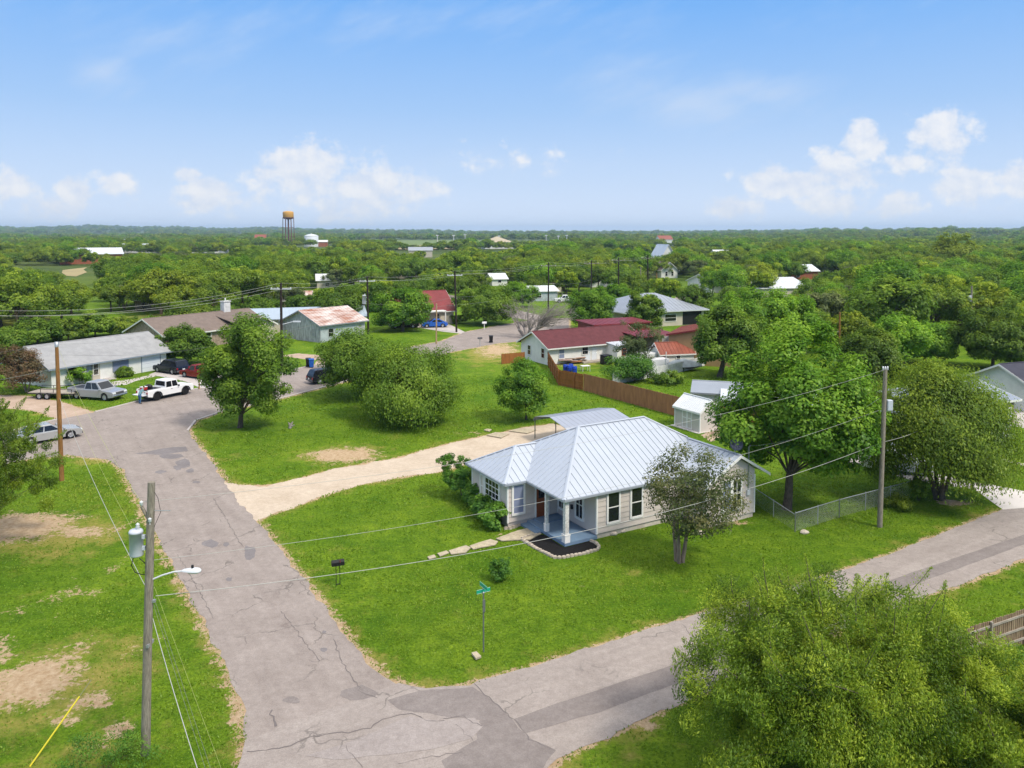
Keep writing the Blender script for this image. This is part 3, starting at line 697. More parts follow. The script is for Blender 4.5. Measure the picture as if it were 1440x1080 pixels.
# ------------------------------------------------------------------ the grey corner house
HO = g(794, 769); TH = R(30)
house = thing('corner_house', 'light grey wood sided corner house with pale metal hip roof and blue corner porch', 'house', HO, TH)
def hb_walls():
    h = 2.62
    mb = MB()
    fl = Face((2.13, 0, 0), (1, 0, 0), (0, -1, 0)); lap_wall(mb, fl, [(0, .3), (6.35, .3), (6.35, h), (0, h)], 'siding')
    fb = Face((-1.33, 3.9, 0), (1, 0, 0), (0, -1, 0)); lap_wall(mb, fb, [(0, .3), (3.46, .3), (3.46, h), (0, h)], 'siding')
    fi = Face((2.13, 3.9, 0), (0, -1, 0), (-1, 0, 0)); lap_wall(mb, fi, [(0, .25), (3.88, .25), (3.88, h), (0, h)], 'siding')
    fe = Face((-1.33, 8.3, 0), (0, -1, 0), (-1, 0, 0)); lap_wall(mb, fe, [(0, .3), (4.4, .3), (4.4, h), (0, h)], 'siding')
    fbk = Face((12.4, 8.5, 0), (-1, 0, 0), (0, 1, 0)); lap_wall(mb, fbk, [(0, .3), (12.4, .3), (12.4, h), (0, h)], 'siding')
    fbl = Face((0, 8.5, 0), (0, -1, 0), (-1, 0, 0)); lap_wall(mb, fbl, [(0, .3), (.2, .3), (.2, h), (0, h)], 'siding')
    fbb = Face((0, 8.3, 0), (-1, 0, 0), (0, 1, 0)); lap_wall(mb, fbb, [(0, .3), (1.33, .3), (1.33, h), (0, h)], 'siding')
    fr = Face((12.33, -1.9, 0), (0, 1, 0), (1, 0, 0)); lap_wall(mb, fr, [(0, .3), (10.3, .3), (10.3, h), (0, h)], 'siding')
    fw = Face((8.48, -1.9, 0), (1, 0, 0), (0, -1, 0)); lap_wall(mb, fw, [(0, .3), (3.85, .3), (3.85, 2.95), (2.41, 3.80), (1.93, 3.80), (0, 2.70)], 'siding')
    fwl = Face((8.48, 0, 0), (0, -1, 0), (-1, 0, 0)); lap_wall(mb, fwl, [(0, .3), (1.9, .3), (1.9, h), (0, h)], 'siding')
    for x, y in ((-1.33, 3.9), (-1.33, 8.3), (2.13, 0), (8.48, -1.9), (12.33, -1.9), (2.13, 3.9)):
        mb.box(x - .05, x + .05, y - .05, y + .05, .28, h - .02, 'house_trim')
    mb.build('wall', house)
    fd = MB()
    fd.box(2.17, 12.36, .04, 8.4, -.1, .30, 'foundation'); fd.box(8.52, 12.30, -1.86, .03, -.1, .298, 'foundation'); fd.box(-1.29, 2.16, 3.94, 8.26, -.1, .299, 'siding')
    fd.build('foundation', house)
    return fl, fb, fi, fe, fw, fwl
FL, FB, FI, FE, FW, FWL = hb_walls()
def hb_roof():
    ze, zr = 2.66, 5.17
    E0, E1, V0, V1 = -.18, 13.3, -.18, 8.85
    r1, r2, rv = 3.95, 9.05, 4.4
    mb = MB()
    A, B = (E0, V0, ze), (E1, V0, ze); Rl, Rr = (r1, rv, zr), (r2, rv, zr)
    fs = (zr - ze) / (rv - V0)
    front = [A, (8.3, V0, ze), (10.89, V0 + (3.98 - ze) / fs, 3.98), Rr, Rl]
    zf = lambda v: ze + (v - V0) * fs
    slope(mb, front, 'galvalume', .07, .43)
    left = [(E0, V1, ze), A, Rl]; slope(mb, left, 'galvalume', .07, .43)
    right = [(E1, V0, ze), (E1, V1, ze), Rr]; slope(mb, right, 'galvalume', .07, .43)
    back = [(E1, V1, ze), (E0, V1, ze), Rl, Rr]; slope(mb, back, 'galvalume', .07, .43)
    # bay wing, hipped end
    zb = 4.0; bl = -1.65; c = 6.25
    slope(mb, [(bl, 3.72, ze), (-.18, 3.72, ze), (2.02, c, zb), (.55, c, zb)], 'galvalume', .07, .43)
    slope(mb, [(bl, 8.6, ze), (bl, 3.72, ze), (.55, c, zb)], 'galvalume', .07, .43)
    slope(mb, [(-.18, 8.6, ze), (bl, 8.6, ze), (.55, c, zb), (2.02, c, zb)], 'galvalume', .07, .43)
    # front wing, gable; its right slope runs down past the wall
    za = 3.98; vm = V0 + (za - ze) / fs
    slope(mb, [(8.25, V0, 2.66), (8.25, -2.2, 2.66), (10.89, -2.2, za + .05), (10.89, vm, za + .05)], 'galvalume', .07, .43)
    slope(mb, [(13.35, -2.2, 2.62), (13.35, .2, 2.62), (10.89, vm, za + .05), (10.89, -2.2, za + .05)], 'galvalume', .07, .43)
    # ridge and hip caps
    for p, q in ((Rl, Rr), (A, Rl), ((E0, V1, ze), Rl), (Rr, (10.95, 2.35, 4.05)), ((bl, 3.72, ze), (.55, c, zb)), ((bl, 8.6, ze), (.55, c, zb)), ((.55, c, zb), (2.02, c, zb)), ((10.89, -2.2, za + .05), (10.89, vm, za + .05))):
        P, Q = Vector(p), Vector(q); d = (Q - P).normalized(); s = d.cross(Vector((0, 0, 1))).normalized() * .11; up = Vector((0, 0, .045))
        mb.add([P - s, P + up, P + s, Q + s, Q + up, Q - s], [(0, 1, 4, 5), (1, 2, 3, 4), (0, 2, 1), (3, 5, 4)], 'galvalume')
    o = mb.build('roof', house)
    gb = MB(); t = .085
    def edge(p, q, h=.11):
        P, Q = Vector(p), Vector(q); d = (Q - P).normalized(); n = Vector((d.y, -d.x, 0)) * .03
        gb.slab([P + n * .2, Q + n * .2, Q + n * .2 - Vector((0, 0, h)), P + n * .2 - Vector((0, 0, h))], n * 1.6, 'gutter')
    e = ze - .02
    edge((E0, V0, e), (8.25, V0, e)); edge((E0, 3.72, e), (E0, V0, e)); edge((bl, 3.72, e), (E0, 3.72, e)); edge((bl, 8.6, e), (bl, 3.72, e))
    gb.build('fascia', o)
    bb = MB()
    for (x, z) in ((8.25, 2.66), (13.35, 2.62)):
        P, Q = Vector((x, -2.2, z - .02)), Vector((10.89, -2.2, za + .03)); bb.slab([P, Q, Q - Vector((0, 0, .16)), P - Vector((0, 0, .16))], (0, -.03, 0), 'house_trim')
    bb.build('barge_board', o)
    sf = MB(); sf.add([(E0 + .02, V0 + .02, 2.56), (2.1, V0 + .02, 2.56), (2.1, 3.88, 2.56), (E0 + .02, 3.88, 2.56)], [(0, 3, 2, 1)], 'siding'); sf.build('porch_ceiling', house)
hb_roof()
for a, w in ((1.13, .74), (2.77, .72)): window(house, FL, a, 1.64, w, 1.62, tw=.11)
window(house, FB, .70, 1.60, .66, 1.62, glass='pale_glass', tw=.12)
window(house, FI, 2.3, 1.48, .62, 1.5, tw=.12, cols=2); window(house, FI, .45, 1.48, .50, 1.5, tw=.12, cols=2)
window(house, FE, 2.62, 1.62, 1.62, 1.32, tw=.14, cols=4, rows=4, mid=.04)
window(house, FE, 1.35, 1.62, .30, 1.32, tw=.10, glass='siding')
window(house, FW, 1.55, 1.68, .60, 1.6, tw=.12, cols=2, glass='pale_glass'); window(house, FW, 2.37, 1.68, .60, 1.6, tw=.12, cols=2)
door(house, FB, 2.32, .28, .80, 2.02, 'orange_door', glass='dark_glass', label='orange front door with glass above')
def porch():
    mb = MB(); mb.box(-.06, 2.10, -.10, 3.86, .05, .22, 'porch_paint'); mb.box(.35, 2.08, 3.0, 3.85, .22, .27, 'porch_paint')
    o = mb.build('porch_floor', house)
    st = MB(); st.box(-.50, -.07, 2.2, 3.85, 0, .12, 'porch_paint'); st.build('step', o)
    for x, y, w in ((.12, .06, .24), (.06, 1.92, .16)):
        p = MB(); rnd = random.Random(int(y * 10)); p.box(x - w * .7, x + w * .7, y - w * .7, y + w * .7, .22, .62, 'house_trim'); p.box(x - w * .78, x + w * .78, y - w * .78, y + w * .78, .62, .67, 'house_trim')
        p.box(x - w / 2, x + w / 2, y - w / 2, y + w / 2, .67, 2.55, 'flaking_white'); p.box(x - w * .66, x + w * .66, y - w * .66, y + w * .66, 2.46, 2.555, 'house_trim')
        p.build('porch_post', house)
    mb = MB(); fbox(mb, FI, 1.48, 1.62, 1.0, 1.25, 0, .12, 'black'); mb.build('letter_box', house)
porch()
def meter():
    mb = MB(); f = FW; fbox(mb, f, 3.18, 3.42, 1.45, 1.75, 0, .12, 'lamp_grey'); mb.build('meter_box', house)
    fbox(m2 := MB(), f, 2.82, 2.98, 1.15, 1.95, 0, .10, 'siding'); fbox(m2, f, 2.9, 3.3, 1.02, 1.22, 0.1, .16, 'siding'); m2.build('breaker_box', house)
    p = MB(); a = f.p(3.3, 1.7, .06); p.tube([a, (a.x, a.y, 4.35), (a.x, a.y - .12, 4.45)], .035, 'galv', 8); p.tube([f.p(2.9, 1.1, .05), f.p(2.9, .3, .05)], .03, 'siding', 6); p.build('service_mast', house)
meter()
d = thing('satellite_dish', 'dark satellite dish on the right gable of the corner house', 'satellite dish', house.matrix_basis @ Vector((10.9, -1.7, 4.0)), TH)
mb = MB(); prof = [(0, 0), (.15, .01), (.28, .04), (.38, .09), (.38, .075), (.28, .02), (.15, -.01), (0, -.02)]; mb.lathe(prof, 'dish', 20); o = mb.build('reflector', d); o.location = (0, -.1, .55); o.rotation_euler = (R(60), 0, R(-35))
mb = MB(); mb.tube([(0, 0, 0), (0, 0, .5), (0, -.08, .55)], .022, 'galv', 8); mb.tube([(0, -.1, .45), (-.15, -.5, .5)], .015, 'galv', 6); mb.cbox((-.15, -.5, .52), (.1, .1, .08), 'dish'); mb.build('arm', d)

# mulch bed with stone edging
mbp = [(-1.5, 1.95), (-.9, 2.1), (-.55, 2.05), (-.55, 2.0), (-.1, 2.0), (-.1, -.12), (1.55, -.12), (1.62, -.45), (1.5, -.95), (1.2, -1.2), (.4, -1.25), (-1.0, -1.1), (-1.25, -.9), (-1.45, .5)]
LW = lambda u, v, z=0.0: (Matrix.Translation(HO) @ Matrix.Rotation(TH, 4, 'Z')) @ Vector((u, v, z))
mulch = sheet('mulch_bed', [LW(*p) for p in mbp], .03, 'mulch', .02, .2, kind=False, seed=3)
tag(mulch, 'black mulch bed wrapped round the corner of the blue porch', 'flower bed')
ep = [(-.5, 2.12), (-.9, 2.16), (-1.55, 2.0), (-1.5, .5), (-1.3, -.95), (-1.0, -1.18), (.4, -1.33), (1.25, -1.28), (1.58, -1.0), (1.72, -.45), (1.62, -.1)]
def stones(path, group, lab, sp=.24):
    P = [LW(*p) for p in path]; rnd = random.Random(4); first = None; acc = 0
    for a, b in zip(P, P[1:]):
        L = (b - a).length; dd = acc
        while dd < L:
            p = a.lerp(b, dd / L); az = math.atan2(b.y - a.y, b.x - a.x) + rnd.uniform(-.15, .15)
            if first is None:
                bm = bmesh.new(); bmesh.ops.create_cube(bm, size=1); bmesh.ops.bevel(bm, geom=bm.edges[:], offset=.16, segments=2, affect='EDGES')
                for v in bm.verts: v.co += Vector((rnd.uniform(-.05, .05), rnd.uniform(-.05, .05), rnd.uniform(-.05, .05)))
                me = bpy.data.meshes.new('edging_stone'); bm.to_mesh(me); bm.free(); me.materials.append(M_['edging_stone'])
                o = bpy.data.objects.new('edging_stone', me); COL.objects.link(o); first = o
            else: o = first.copy(); COL.objects.link(o)
            o.location = (p.x, p.y, .05); o.rotation_euler = (rnd.uniform(-.1, .1), rnd.uniform(-.1, .1), az); o.scale = (sp * rnd.uniform(.85, 1.0), .17 * rnd.uniform(.85, 1.15), .15 * rnd.uniform(.85, 1.2))
            tag(o, lab, 'stone', group); dd += sp
        acc = dd - L
stones(ep, 'stones edging the mulch bed', 'small pale stone in the row edging the black mulch bed')
stones([(-.6, 3.85), (-.9, 3.72), (-1.3, 3.7), (-1.6, 3.8)], 'stones by the bay wall', 'small pale stone at the foot of the bay wall beside the blue step')
# stepping stones
fl_lab = ['long tan slab of the path, touching the mulch bed by the blue step', 'long tan stepping stone, second from the blue porch step', 'middle tan stepping stone of the path across the lawn', 'small tan stepping stone, second from the outer end of the path', 'tiny tan stepping stone at the outer end of the path']
for i, pts in enumerate([[(697, 759), (728, 748), (742, 744), (762, 752), (745, 760), (705, 762)], [(660, 769), (690, 760), (700, 763), (696, 768), (665, 774)], [(631, 776), (655, 769), (662, 772), (655, 779), (634, 781)], [(615, 780), (628, 776), (632, 779), (619, 784)], [(601, 785), (610, 782), (613, 785), (604, 788)]]):
    o = sheet('stepping_stone', px_poly(pts), .035, 'flagstone', .03, .2, kind=False, seed=40 + i); tag(o, fl_lab[i], 'stepping stone', 'stepping stones to the porch')
    so_ = o.modifiers.new('s', 'SOLIDIFY'); so_.thickness = .05; so_.offset = -1
for i, (x, y, a, b, l) in enumerate([(735, 607, 20, 3.5, 'cracked concrete slab lying in the gravel by the carport'), (700, 613, 16, 4, 'square concrete slab in the gravel left of the carport'), (686, 606, 6, 2, 'small concrete slab in the grass left of the carport')]):
    o = sheet('concrete_slab', px_poly([(x - a, y), (x - a * .2, y - b), (x + a, y - b * .4), (x + a * .3, y + b)]), .04, 'flagstone', .04, .25, kind=False, seed=50 + i); tag(o, l, 'slab', 'slabs near the carport'); q = o.modifiers.new('s', 'SOLIDIFY'); q.thickness = .05; q.offset = -1

# ------------------------------------------------------------------ generic houses
def gable(name, label, cat, O, deg, L, D, wh, rh, wall, roof, oh=.45, ridge='u', trim='white_paint', wins=(), doors=(), rib=None, extra=None, rth=.12, group=None, gwall=None):
    """rectangle 0..L by 0..D at O; ridge along u or v; wins/doors: (side, along, z, w, h, opts)"""
    t = thing(name, label, cat, O, R(deg), group)
    mb = MB(); th = .12
    faces = {'f': Face((0, 0, 0), (1, 0, 0), (0, -1, 0)), 'r': Face((L, 0, 0), (0, 1, 0), (1, 0, 0)), 'b': Face((L, D, 0), (-1, 0, 0), (0, 1, 0)), 'l': Face((0, D, 0), (0, -1, 0), (-1, 0, 0))}
    W = {'f': L, 'b': L, 'r': D, 'l': D}
    gab = ('l', 'r') if ridge == 'u' else ('f', 'b') if ridge == 'v' else ()
    for k, f in faces.items():
        w = W[k]; i = 0 if k in 'fb' else .121
        poly = [(i, -.05), (w - i, -.05), (w - i, wh), (i, wh)]
        if k in gab: poly = [(i, -.05), (w - i, -.05), (w - i, wh), (w / 2, rh - .14), (i, wh)]
        mb.slab([f.p(a, z) for a, z in poly], -f.n * th, (gwall or wall) if k in gab else wall)
    mb.build('wall', t)
    rb = MB(); zl = wh - (rh - wh) * oh / ((D if ridge == 'u' else L) / 2) + .02
    zr = rh
    if ridge == 'u':
        rb_f = [(-oh, -oh, zl), (L + oh, -oh, zl), (L + oh, D / 2, zr), (-oh, D / 2, zr)]; rb_b = [(L + oh, D + oh, zl), (-oh, D + oh, zl), (-oh, D / 2, zr), (L + oh, D / 2, zr)]
        for p in (rb_f, rb_b): slope(rb, p, roof, rth, rib)
        rb.tube([(-oh, D / 2, zr), (L + oh, D / 2, zr)], .07, roof, 6)
        tr = MB()
        for x in (-oh, L + oh):
            for y in (-oh, D + oh):
                s = -.03 if x < 0 else .03
                tr.slab([(x, y, zl), (x, D / 2, zr), (x, D / 2, zr - .2), (x, y, zl - .2)], (s, 0, 0), trim)
        for y in (-oh, D + oh): tr.slab([(-oh, y, zl - .01), (L + oh, y, zl - .01), (L + oh, y, zl - .17), (-oh, y, zl - .17)], (0, -.03 if y < 0 else .03, 0), trim)
    elif ridge == 'v':
        for p in ([(-oh, D + oh, zl), (-oh, -oh, zl), (L / 2, -oh, zr), (L / 2, D + oh, zr)], [(L + oh, -oh, zl), (L + oh, D + oh, zl), (L / 2, D + oh, zr), (L / 2, -oh, zr)]): slope(rb, p, roof, rth, rib)
        rb.tube([(L / 2, -oh, zr), (L / 2, D + oh, zr)], .07, roof, 6)
        tr = MB()
        for y in (-oh, D + oh):
            for x in (-oh, L + oh):
                tr.slab([(x, y, zl), (L / 2, y, zr), (L / 2, y, zr - .2), (x, y, zl - .2)], (0, -.03 if y < 0 else .03, 0), trim)
        for x in (-oh, L + oh): tr.slab([(x, -oh, zl - .01), (x, D + oh, zl - .01), (x, D + oh, zl - .17), (x, -oh, zl - .17)], (-.03 if x < 0 else .03, 0, 0), trim)
    elif ridge == 'hip':
        m_ = min(L, D) / 2; zl = wh - .1
        if L >= D: a, b = (m_, D / 2, zr), (L - m_, D / 2, zr)
        else: a, b = (L / 2, m_, zr), (L / 2, D - m_, zr)
        c = [(-oh, -oh, zl), (L + oh, -oh, zl), (L + oh, D + oh, zl), (-oh, D + oh, zl)]
        ps = [[c[0], c[1], b, a], [c[1], c[2], b], [c[2], c[3], a, b], [c[3], c[0], a]] if L >= D else [[c[0], c[1], a], [c[1], c[2], b, a], [c[2], c[3], b], [c[3], c[0], a, b]]
        for p in ps: slope(rb, p, roof, rth, rib)
        tr = MB()
        for i in range(4): P, Q = Vector(c[i]), Vector(c[(i + 1) % 4]); d_ = (Q - P).normalized(); tr.slab([P - Vector((0, 0, .01)), Q - Vector((0, 0, .01)), Q - Vector((0, 0, .18)), P - Vector((0, 0, .18))], Vector((d_.y, -d_.x, 0)) * .03, trim)
    else:   # mono pitch, high at the back
        zl = wh - .03; slope(rb, [(-oh, -oh, zl), (L + oh, -oh, zl), (L + oh, D + oh, zr), (-oh, D + oh, zr)], roof, rth, rib); tr = MB()
        tr.slab([(-oh, -oh, zl - .01), (L + oh, -oh, zl - .01), (L + oh, -oh, zl - .15), (-oh, -oh, zl - .15)], (0, -.02, 0), trim)
    ro = rb.build('roof', t); tr.build('fascia', ro)
    for w in wins: window(t, faces[w[0]], w[1], w[2], w[3], w[4], **(w[5] if len(w) > 5 else dict(trim=trim, tw=.08)))
    for d_ in doors: door(t, faces[d_[0]], d_[1], d_[2], d_[3], d_[4], d_[5], trim=trim, tw=.08)
    if extra: extra(t, faces, ro)
    return t
def corner(px, py, deg, u, v):          # world point at local offset (u, v) of a frame anchored at a ground pixel
    o = g(px, py); t = R(deg); return o + Vector((math.cos(t) * u - math.sin(t) * v, math.sin(t) * u + math.cos(t) * v, 0))

# white ranch house on the left
def wr_extra(t, f, ro):
    fc = f['f']
    mb = MB(); fbox(mb, fc, 11.0, 13.5, .02, 2.05, 0, .03, 'white_door')
    for k in range(1, 4): fbox(mb, fc, 11.0, 13.5, k * .51 - .01, k * .51 + .01, .03, .034, 'blue_trim')
    o = mb.build('garage_door', t); fb = MB(); fbox(fb, fc, 10.9, 11.0, 0, 2.15, 0, .05, 'blue_trim'); fbox(fb, fc, 13.5, 13.6, 0, 2.15, 0, .05, 'blue_trim'); fbox(fb, fc, 11.0, 13.5, 2.05, 2.15, 0, .047, 'blue_trim'); fb.build('frame', o)
    mb = MB(); fbox(mb, fc, 4.6, 5.6, .02, 2.25, 0, .05, 'beige_wall'); fbox(mb, fc, 5.6, 6.5, .02, 2.25, 0, .04, 'white_paint'); mb.build('entry_recess', t)
    mb = MB(); mb.box(4.2, 6.9, -1.1, -.02, 0, .1, 'concrete'); mb.build('entry_slab', t)
gable('ranch_house', 'long low white ranch house with grey shingle roof and a garage', 'house', corner(234, 518, 61, -14.4, 0), 61, 14.4, 8.2, 2.45, 4.35, 'white_paint', 'grey_shingle', .6, trim='blue_trim',
      wins=[('f', 8.2, 1.35, 1.9, 1.2, dict(trim='blue_trim', cols=2, rows=1, glass='pale_glass', tw=.08)), ('f', 2.4, 1.5, .9, 1.1, dict(trim='blue_trim', tw=.06)), ('f', 5.1, 1.35, .55, 1.3, dict(trim='white_paint', tw=.06)), ('r', 4.1, 1.6, .8, 1.0, dict(trim='blue_trim', tw=.06))],
      doors=[('f', 4.35, .05, .5, 2.0, 'blue_trim')], extra=wr_extra)
# brown roofed house behind it with a pale chimney
def br_extra(t, f, ro):
    c = MB(); c.box(13.2, 14.4, 4.0, 4.9, 3.0, 6.0, 'fence_white'); c.box(13.1, 14.5, 3.9, 5.0, 6.0, 6.15, 'fence_white'); c.tube([(13.8, 4.45, 6.15), (13.8, 4.45, 6.6)], .12, 'fence_white', 8); c.build('chimney', ro)
    g2 = MB(); slope(g2, [(11, -4, 2.7), (11, 4.5, 4.3), (14, 4.5, 4.3), (14, -4, 4.2)], 'brown_shingle', .12); slope(g2, [(17, -4, 2.7), (17, 4.5, 4.3), (14, 4.5, 4.3), (14, -4, 4.2)], 'brown_shingle', .12); g2.build('porch_roof', ro)
    w = MB(); w.slab([(11.4, -3.6, 0), (16.6, -3.6, 0), (16.6, -3.6, 2.6), (14, -3.6, 3.9), (11.4, -3.6, 2.6)], (0, .12, 0), 'beige_wall'); w.box(11.4, 11.52, -3.47, 0, 0, 2.6, 'beige_wall'); w.box(16.48, 16.6, -3.47, 0, 0, 2.6, 'beige_wall'); w.build('porch_wall', t)
    b = MB(); b.slab([(11, -4.03, 2.72), (14, -4.03, 4.22), (14, -4.03, 4.0), (11, -4.03, 2.5)], (0, -.04, 0), 'white_paint'); b.slab([(17, -4.03, 2.72), (14, -4.03, 4.22), (14, -4.03, 4.0), (17, -4.03, 2.5)], (0, -.04, 0), 'white_paint'); b.build('barge_board', ro)
gable('brick_house', 'brown shingled house with pale square chimney, behind the white ranch house', 'house', g(232, 496), 58, 18, 9, 2.6, 4.6, 'stone_wall', 'brown_shingle', .5, wins=[('f', 3, 1.5, 1.2, 1.1), ('f', 7, 1.5, 1.2, 1.1), ('r', 4.5, 1.5, 1.2, 1.1)], extra=br_extra)
# long blue-grey metal roofed building and the rusty barn
gable('metal_roof_house', 'long low building with blue grey metal roof, joined behind the rusty barn', 'house', g(352, 470), 18, 19, 7.5, 2.6, 3.9, 'beige_wall', 'blue_metal', .5, rib=.6, trim='grey_metal', wins=[('f', 2.2, 1.4, .9, 1.2), ('f', 6.5, 1.4, 1.2, 1.3, dict(glass='dark_glass', trim='grey_metal', tw=.06)), ('f', 9.5, 1.4, .9, 1.2)])
def rb_extra(t, f, ro):
    b = MB(); fbox(b, f['r'], .05, 7.0, .05, 2.4, .005, .03, 'barn_blue'); b.build('blue_cladding', t)
    s = MB(); fbox(s, f['f'], 1.5, 1.9, .3, .8, .0, .05, 'old_fence'); s.build('vent', t)
gable('old_barn', 'weathered grey barn with rust streaked metal roof beside the street', 'barn', g(398, 475), -38, 9.5, 9.0, 2.9, 4.8, 'barn_wood', 'rust_roof', .5, ridge='v', rib=.7, trim='grey_metal', wins=[('r', 2.0, 1.4, .9, 1.2, dict(trim='barn_wood', tw=.08)), ('f', 7.9, 1.5, .8, 1.1, dict(trim='barn_wood', tw=.06, glass='grey_metal'))], extra=rb_extra)
# red roofed house behind the blue car
gable('red_roof_house', 'small house with bright red metal roof behind the blue car', 'house', corner(638, 455, 30, -11, 0), 30, 11, 9, 2.8, 6.0, 'beige_wall', 'red_metal', .5, ridge='u', wins=[('f', 7.6, 1.4, .9, 1.2), ('f', 4.0, 1.4, .9, 1.2)], doors=[('f', 5.6, .1, .9, 2.0, 'red_brick')],
      extra=lambda t, f, ro: (lambda m: (m.box(3.6, 8.6, -1.9, -.5, 2.55, 2.75, 'white_paint'), [m.box(x, x + .16, -1.85, -1.7, 0, 2.55, 'white_paint') for x in (3.65, 8.4)], m.build('porch', t)))(MB()))
# maroon roofed white house in the middle
MWO = corner(772, 514, 30, 0, 0)
def mw_extra(t, f, ro):
    for x, y in ((3.1, 4.3), (9.0, 4.0), (11, 3.9)):
        c = MB(); c.lathe([(.0, 0), (.28, 0), (.28, .25), (.18, .32), (0, .34)], 'black', 10, (x, y, 3.75)); c.build('roof_vent', ro)
    b = MB(); b.box(9.0, 9.12, -2.4, -.0, 0, 2.2, 'white_paint'); b.box(9.0, 12.6, -2.5, -2.4, 0, 2.2, 'white_paint'); b.box(12.5, 12.6, -2.4, 0, 0, 2.2, 'white_paint'); b.build('annex_wall', t)
    r = MB(); slope(r, [(8.8, -2.8, 2.22), (12.9, -2.8, 2.22), (12.9, -.3, 2.42), (8.8, -.3, 2.42)], 'bright_metal', .08, .6); r.build('annex_roof', ro)
    fc = Face((9.0, -2.5, 0), (1, 0, 0), (0, -1, 0)); window(t, fc, 1.1, 1.3, .6, .8, trim='red_brick', tw=.06)
    d_ = MB(); d_.box(4.6, 9.0, -1.2, 0, 0, .18, 'trailer_wood'); d_.build('back_step', t)
gable('bungalow', 'white bungalow with maroon shingle roof in the middle of the view', 'house', MWO, 30, 15, 7.0, 2.45, 4.05, 'white_paint', 'maroon_shingle', .5, wins=[('l', 2.2, 1.4, .7, 1.2, dict(trim='white_paint', tw=.08)), ('l', 5.6, 1.4, .7, 1.2), ('f', 1.9, 1.35, .8, 1.1, dict(glass='pale_glass', trim='white_paint', tw=.08)), ('f', 5.6, 1.5, .9, .9)],
      doors=[('f', 6.0, .18, .0 + .85, 1.9, 'white_door'), ('f', 7.1, .18, .75, 1.9, 'white_door')], extra=mw_extra)
# red barn and open bays behind it
gable('red_barn', 'bright red metal barn behind the maroon roofed bungalow', 'barn', g(836, 492), 24, 9.5, 5, 3.7, 3.85, 'red_metal', 'red_metal', .3, ridge='mono', rib=.8, trim='red_metal')
def open_shed():
    t = thing('open_shed', 'open sided red roofed shed sheltering stored machinery', 'shed', g(900, 508), R(20))
    r = MB(); slope(r, [(0, 0, 3.2), (6.5, 0, 3.2), (6.5, 6, 3.3), (0, 6, 3.3)], 'red_metal', .08, .7); r.build('roof', t)
    for x in (.1, 3.2, 6.4):
        for y in (.1, 5.9): p = MB(); p.box(x - .07, x + .07, y - .07, y + .07, 0, 3.15, 'old_fence'); p.build('post', t)
    w = MB(); w.box(.0, 6.5, 5.95, 6.02, 0, 2.6, 'galv'); w.box(3.3, 6.4, -.02, .02, 2.4, 3.15, 'barn_wood'); w.build('back_wall', t)
open_shed()
gable('tan_shed', 'tall tan metal shed with red roof trim, left of the dark trees', 'shed', g(940, 511), -24, 10, 9, 3.9, 4.9, 'tan_wall', 'orange_metal', .25, ridge='v', trim='red_metal', rib=.8)
def rs_extra(t, f, ro):
    fb = MB(); fbox(fb, f['f'], .25, .75, .05, 1.6, 0, .04, 'red_metal'); fb.build('shutter', t)
gable('garden_shed', 'tiny white shed with red and rust metal roof beside the covered boat', 'shed', g(929, 516), 14, 4.6, 3.2, 1.7, 2.9, 'white_paint', 'orange_metal', .2, ridge='u', trim='white_paint', rib=.5, wins=[('f', 2.4, 1.0, .5, .8)], extra=rs_extra)
# grey roofed house behind
gable('grey_roof_house', 'beige house with pale grey hip roof across the street behind the barns', 'house', g(880, 462), 24, 17, 13, 2.9, 5.6, 'beige_wall', 'grey_metal', .7, ridge='hip', trim='bright_metal', rib=.8, wins=[('f', 9.5, 1.5, 2.4, 1.2, dict(glass='dark_glass', tw=.08)), ('f', 4, 1.5, 1.2, 1.2)],
      extra=lambda t, f, ro: (lambda m: (fbox(m, f['f'], 12.2, 16.4, .1, 2.6, .0, .06, 'black'), m.build('garage_opening', t)))(MB()))
# the low building behind the white garden shed
gable('lean_to_house', 'low white outbuilding with grey metal roof behind the beige shed', 'outbuilding', g(975, 578), -16, 5.2, 5, 1.9, 2.5, 'white_paint', 'grey_metal', .25, ridge='u', trim='grey_metal', wins=[('f', 3.6, 1.2, .35, .45)])
def car_port2():
    t = thing('patio_cover', 'low white metal patio cover running under the big green tree', 'canopy', g(1012, 592), R(-16))
    r = MB(); slope(r, [(0, 0, 1.9), (8.5, 0, 1.9), (8.5, 4, 2.2), (0, 4, 2.2)], 'bright_metal', .1, .5); r.build('roof', t)
    for x in (.1, 4.2, 8.4): p = MB(); p.box(x - .05, x + .05, .05, .15, 0, 1.82, 'cedar'); p.build('post', t)
    w = MB(); w.box(0, 8.5, 3.9, 3.98, 0, 2.1, 'tan_wall'); w.build('back_wall', t)
car_port2()
# beige garden shed
def sh_extra(t, f, ro):
    fc = f['l']; d = MB(); w = 3.1
    for k in (0, 1):
        q = MB(); a0 = .95 + k * .62; fbox(q, fc, a0, a0 + .6, .1, 1.75, .01, .03, 'shed_panel')
        for (x0, x1, z0, z1) in ((a0, a0 + .08, .1, 1.75), (a0 + .52, a0 + .6, .1, 1.75), (a0 + .08, a0 + .52, .1, .18), (a0 + .08, a0 + .52, 1.67, 1.75), (a0 + .08, a0 + .52, .95, 1.03)): fbox(q, fc, x0, x1, z0, z1, .03, .05, 'house_trim')
        q.build('door', t)
    c = MB()
    for x, y in ((0, 0), (2.35, 0), (0, 3.1)): c.box(x - .05, x + .05, y - .05, y + .05, 0, 1.78, 'house_trim')
    c.build('corner_trim', t)
    s = MB(); s.box(-.35, 2.4, -.15, 3.3, -.02, .05, 'pale_concrete'); s.build('base_slab', t)
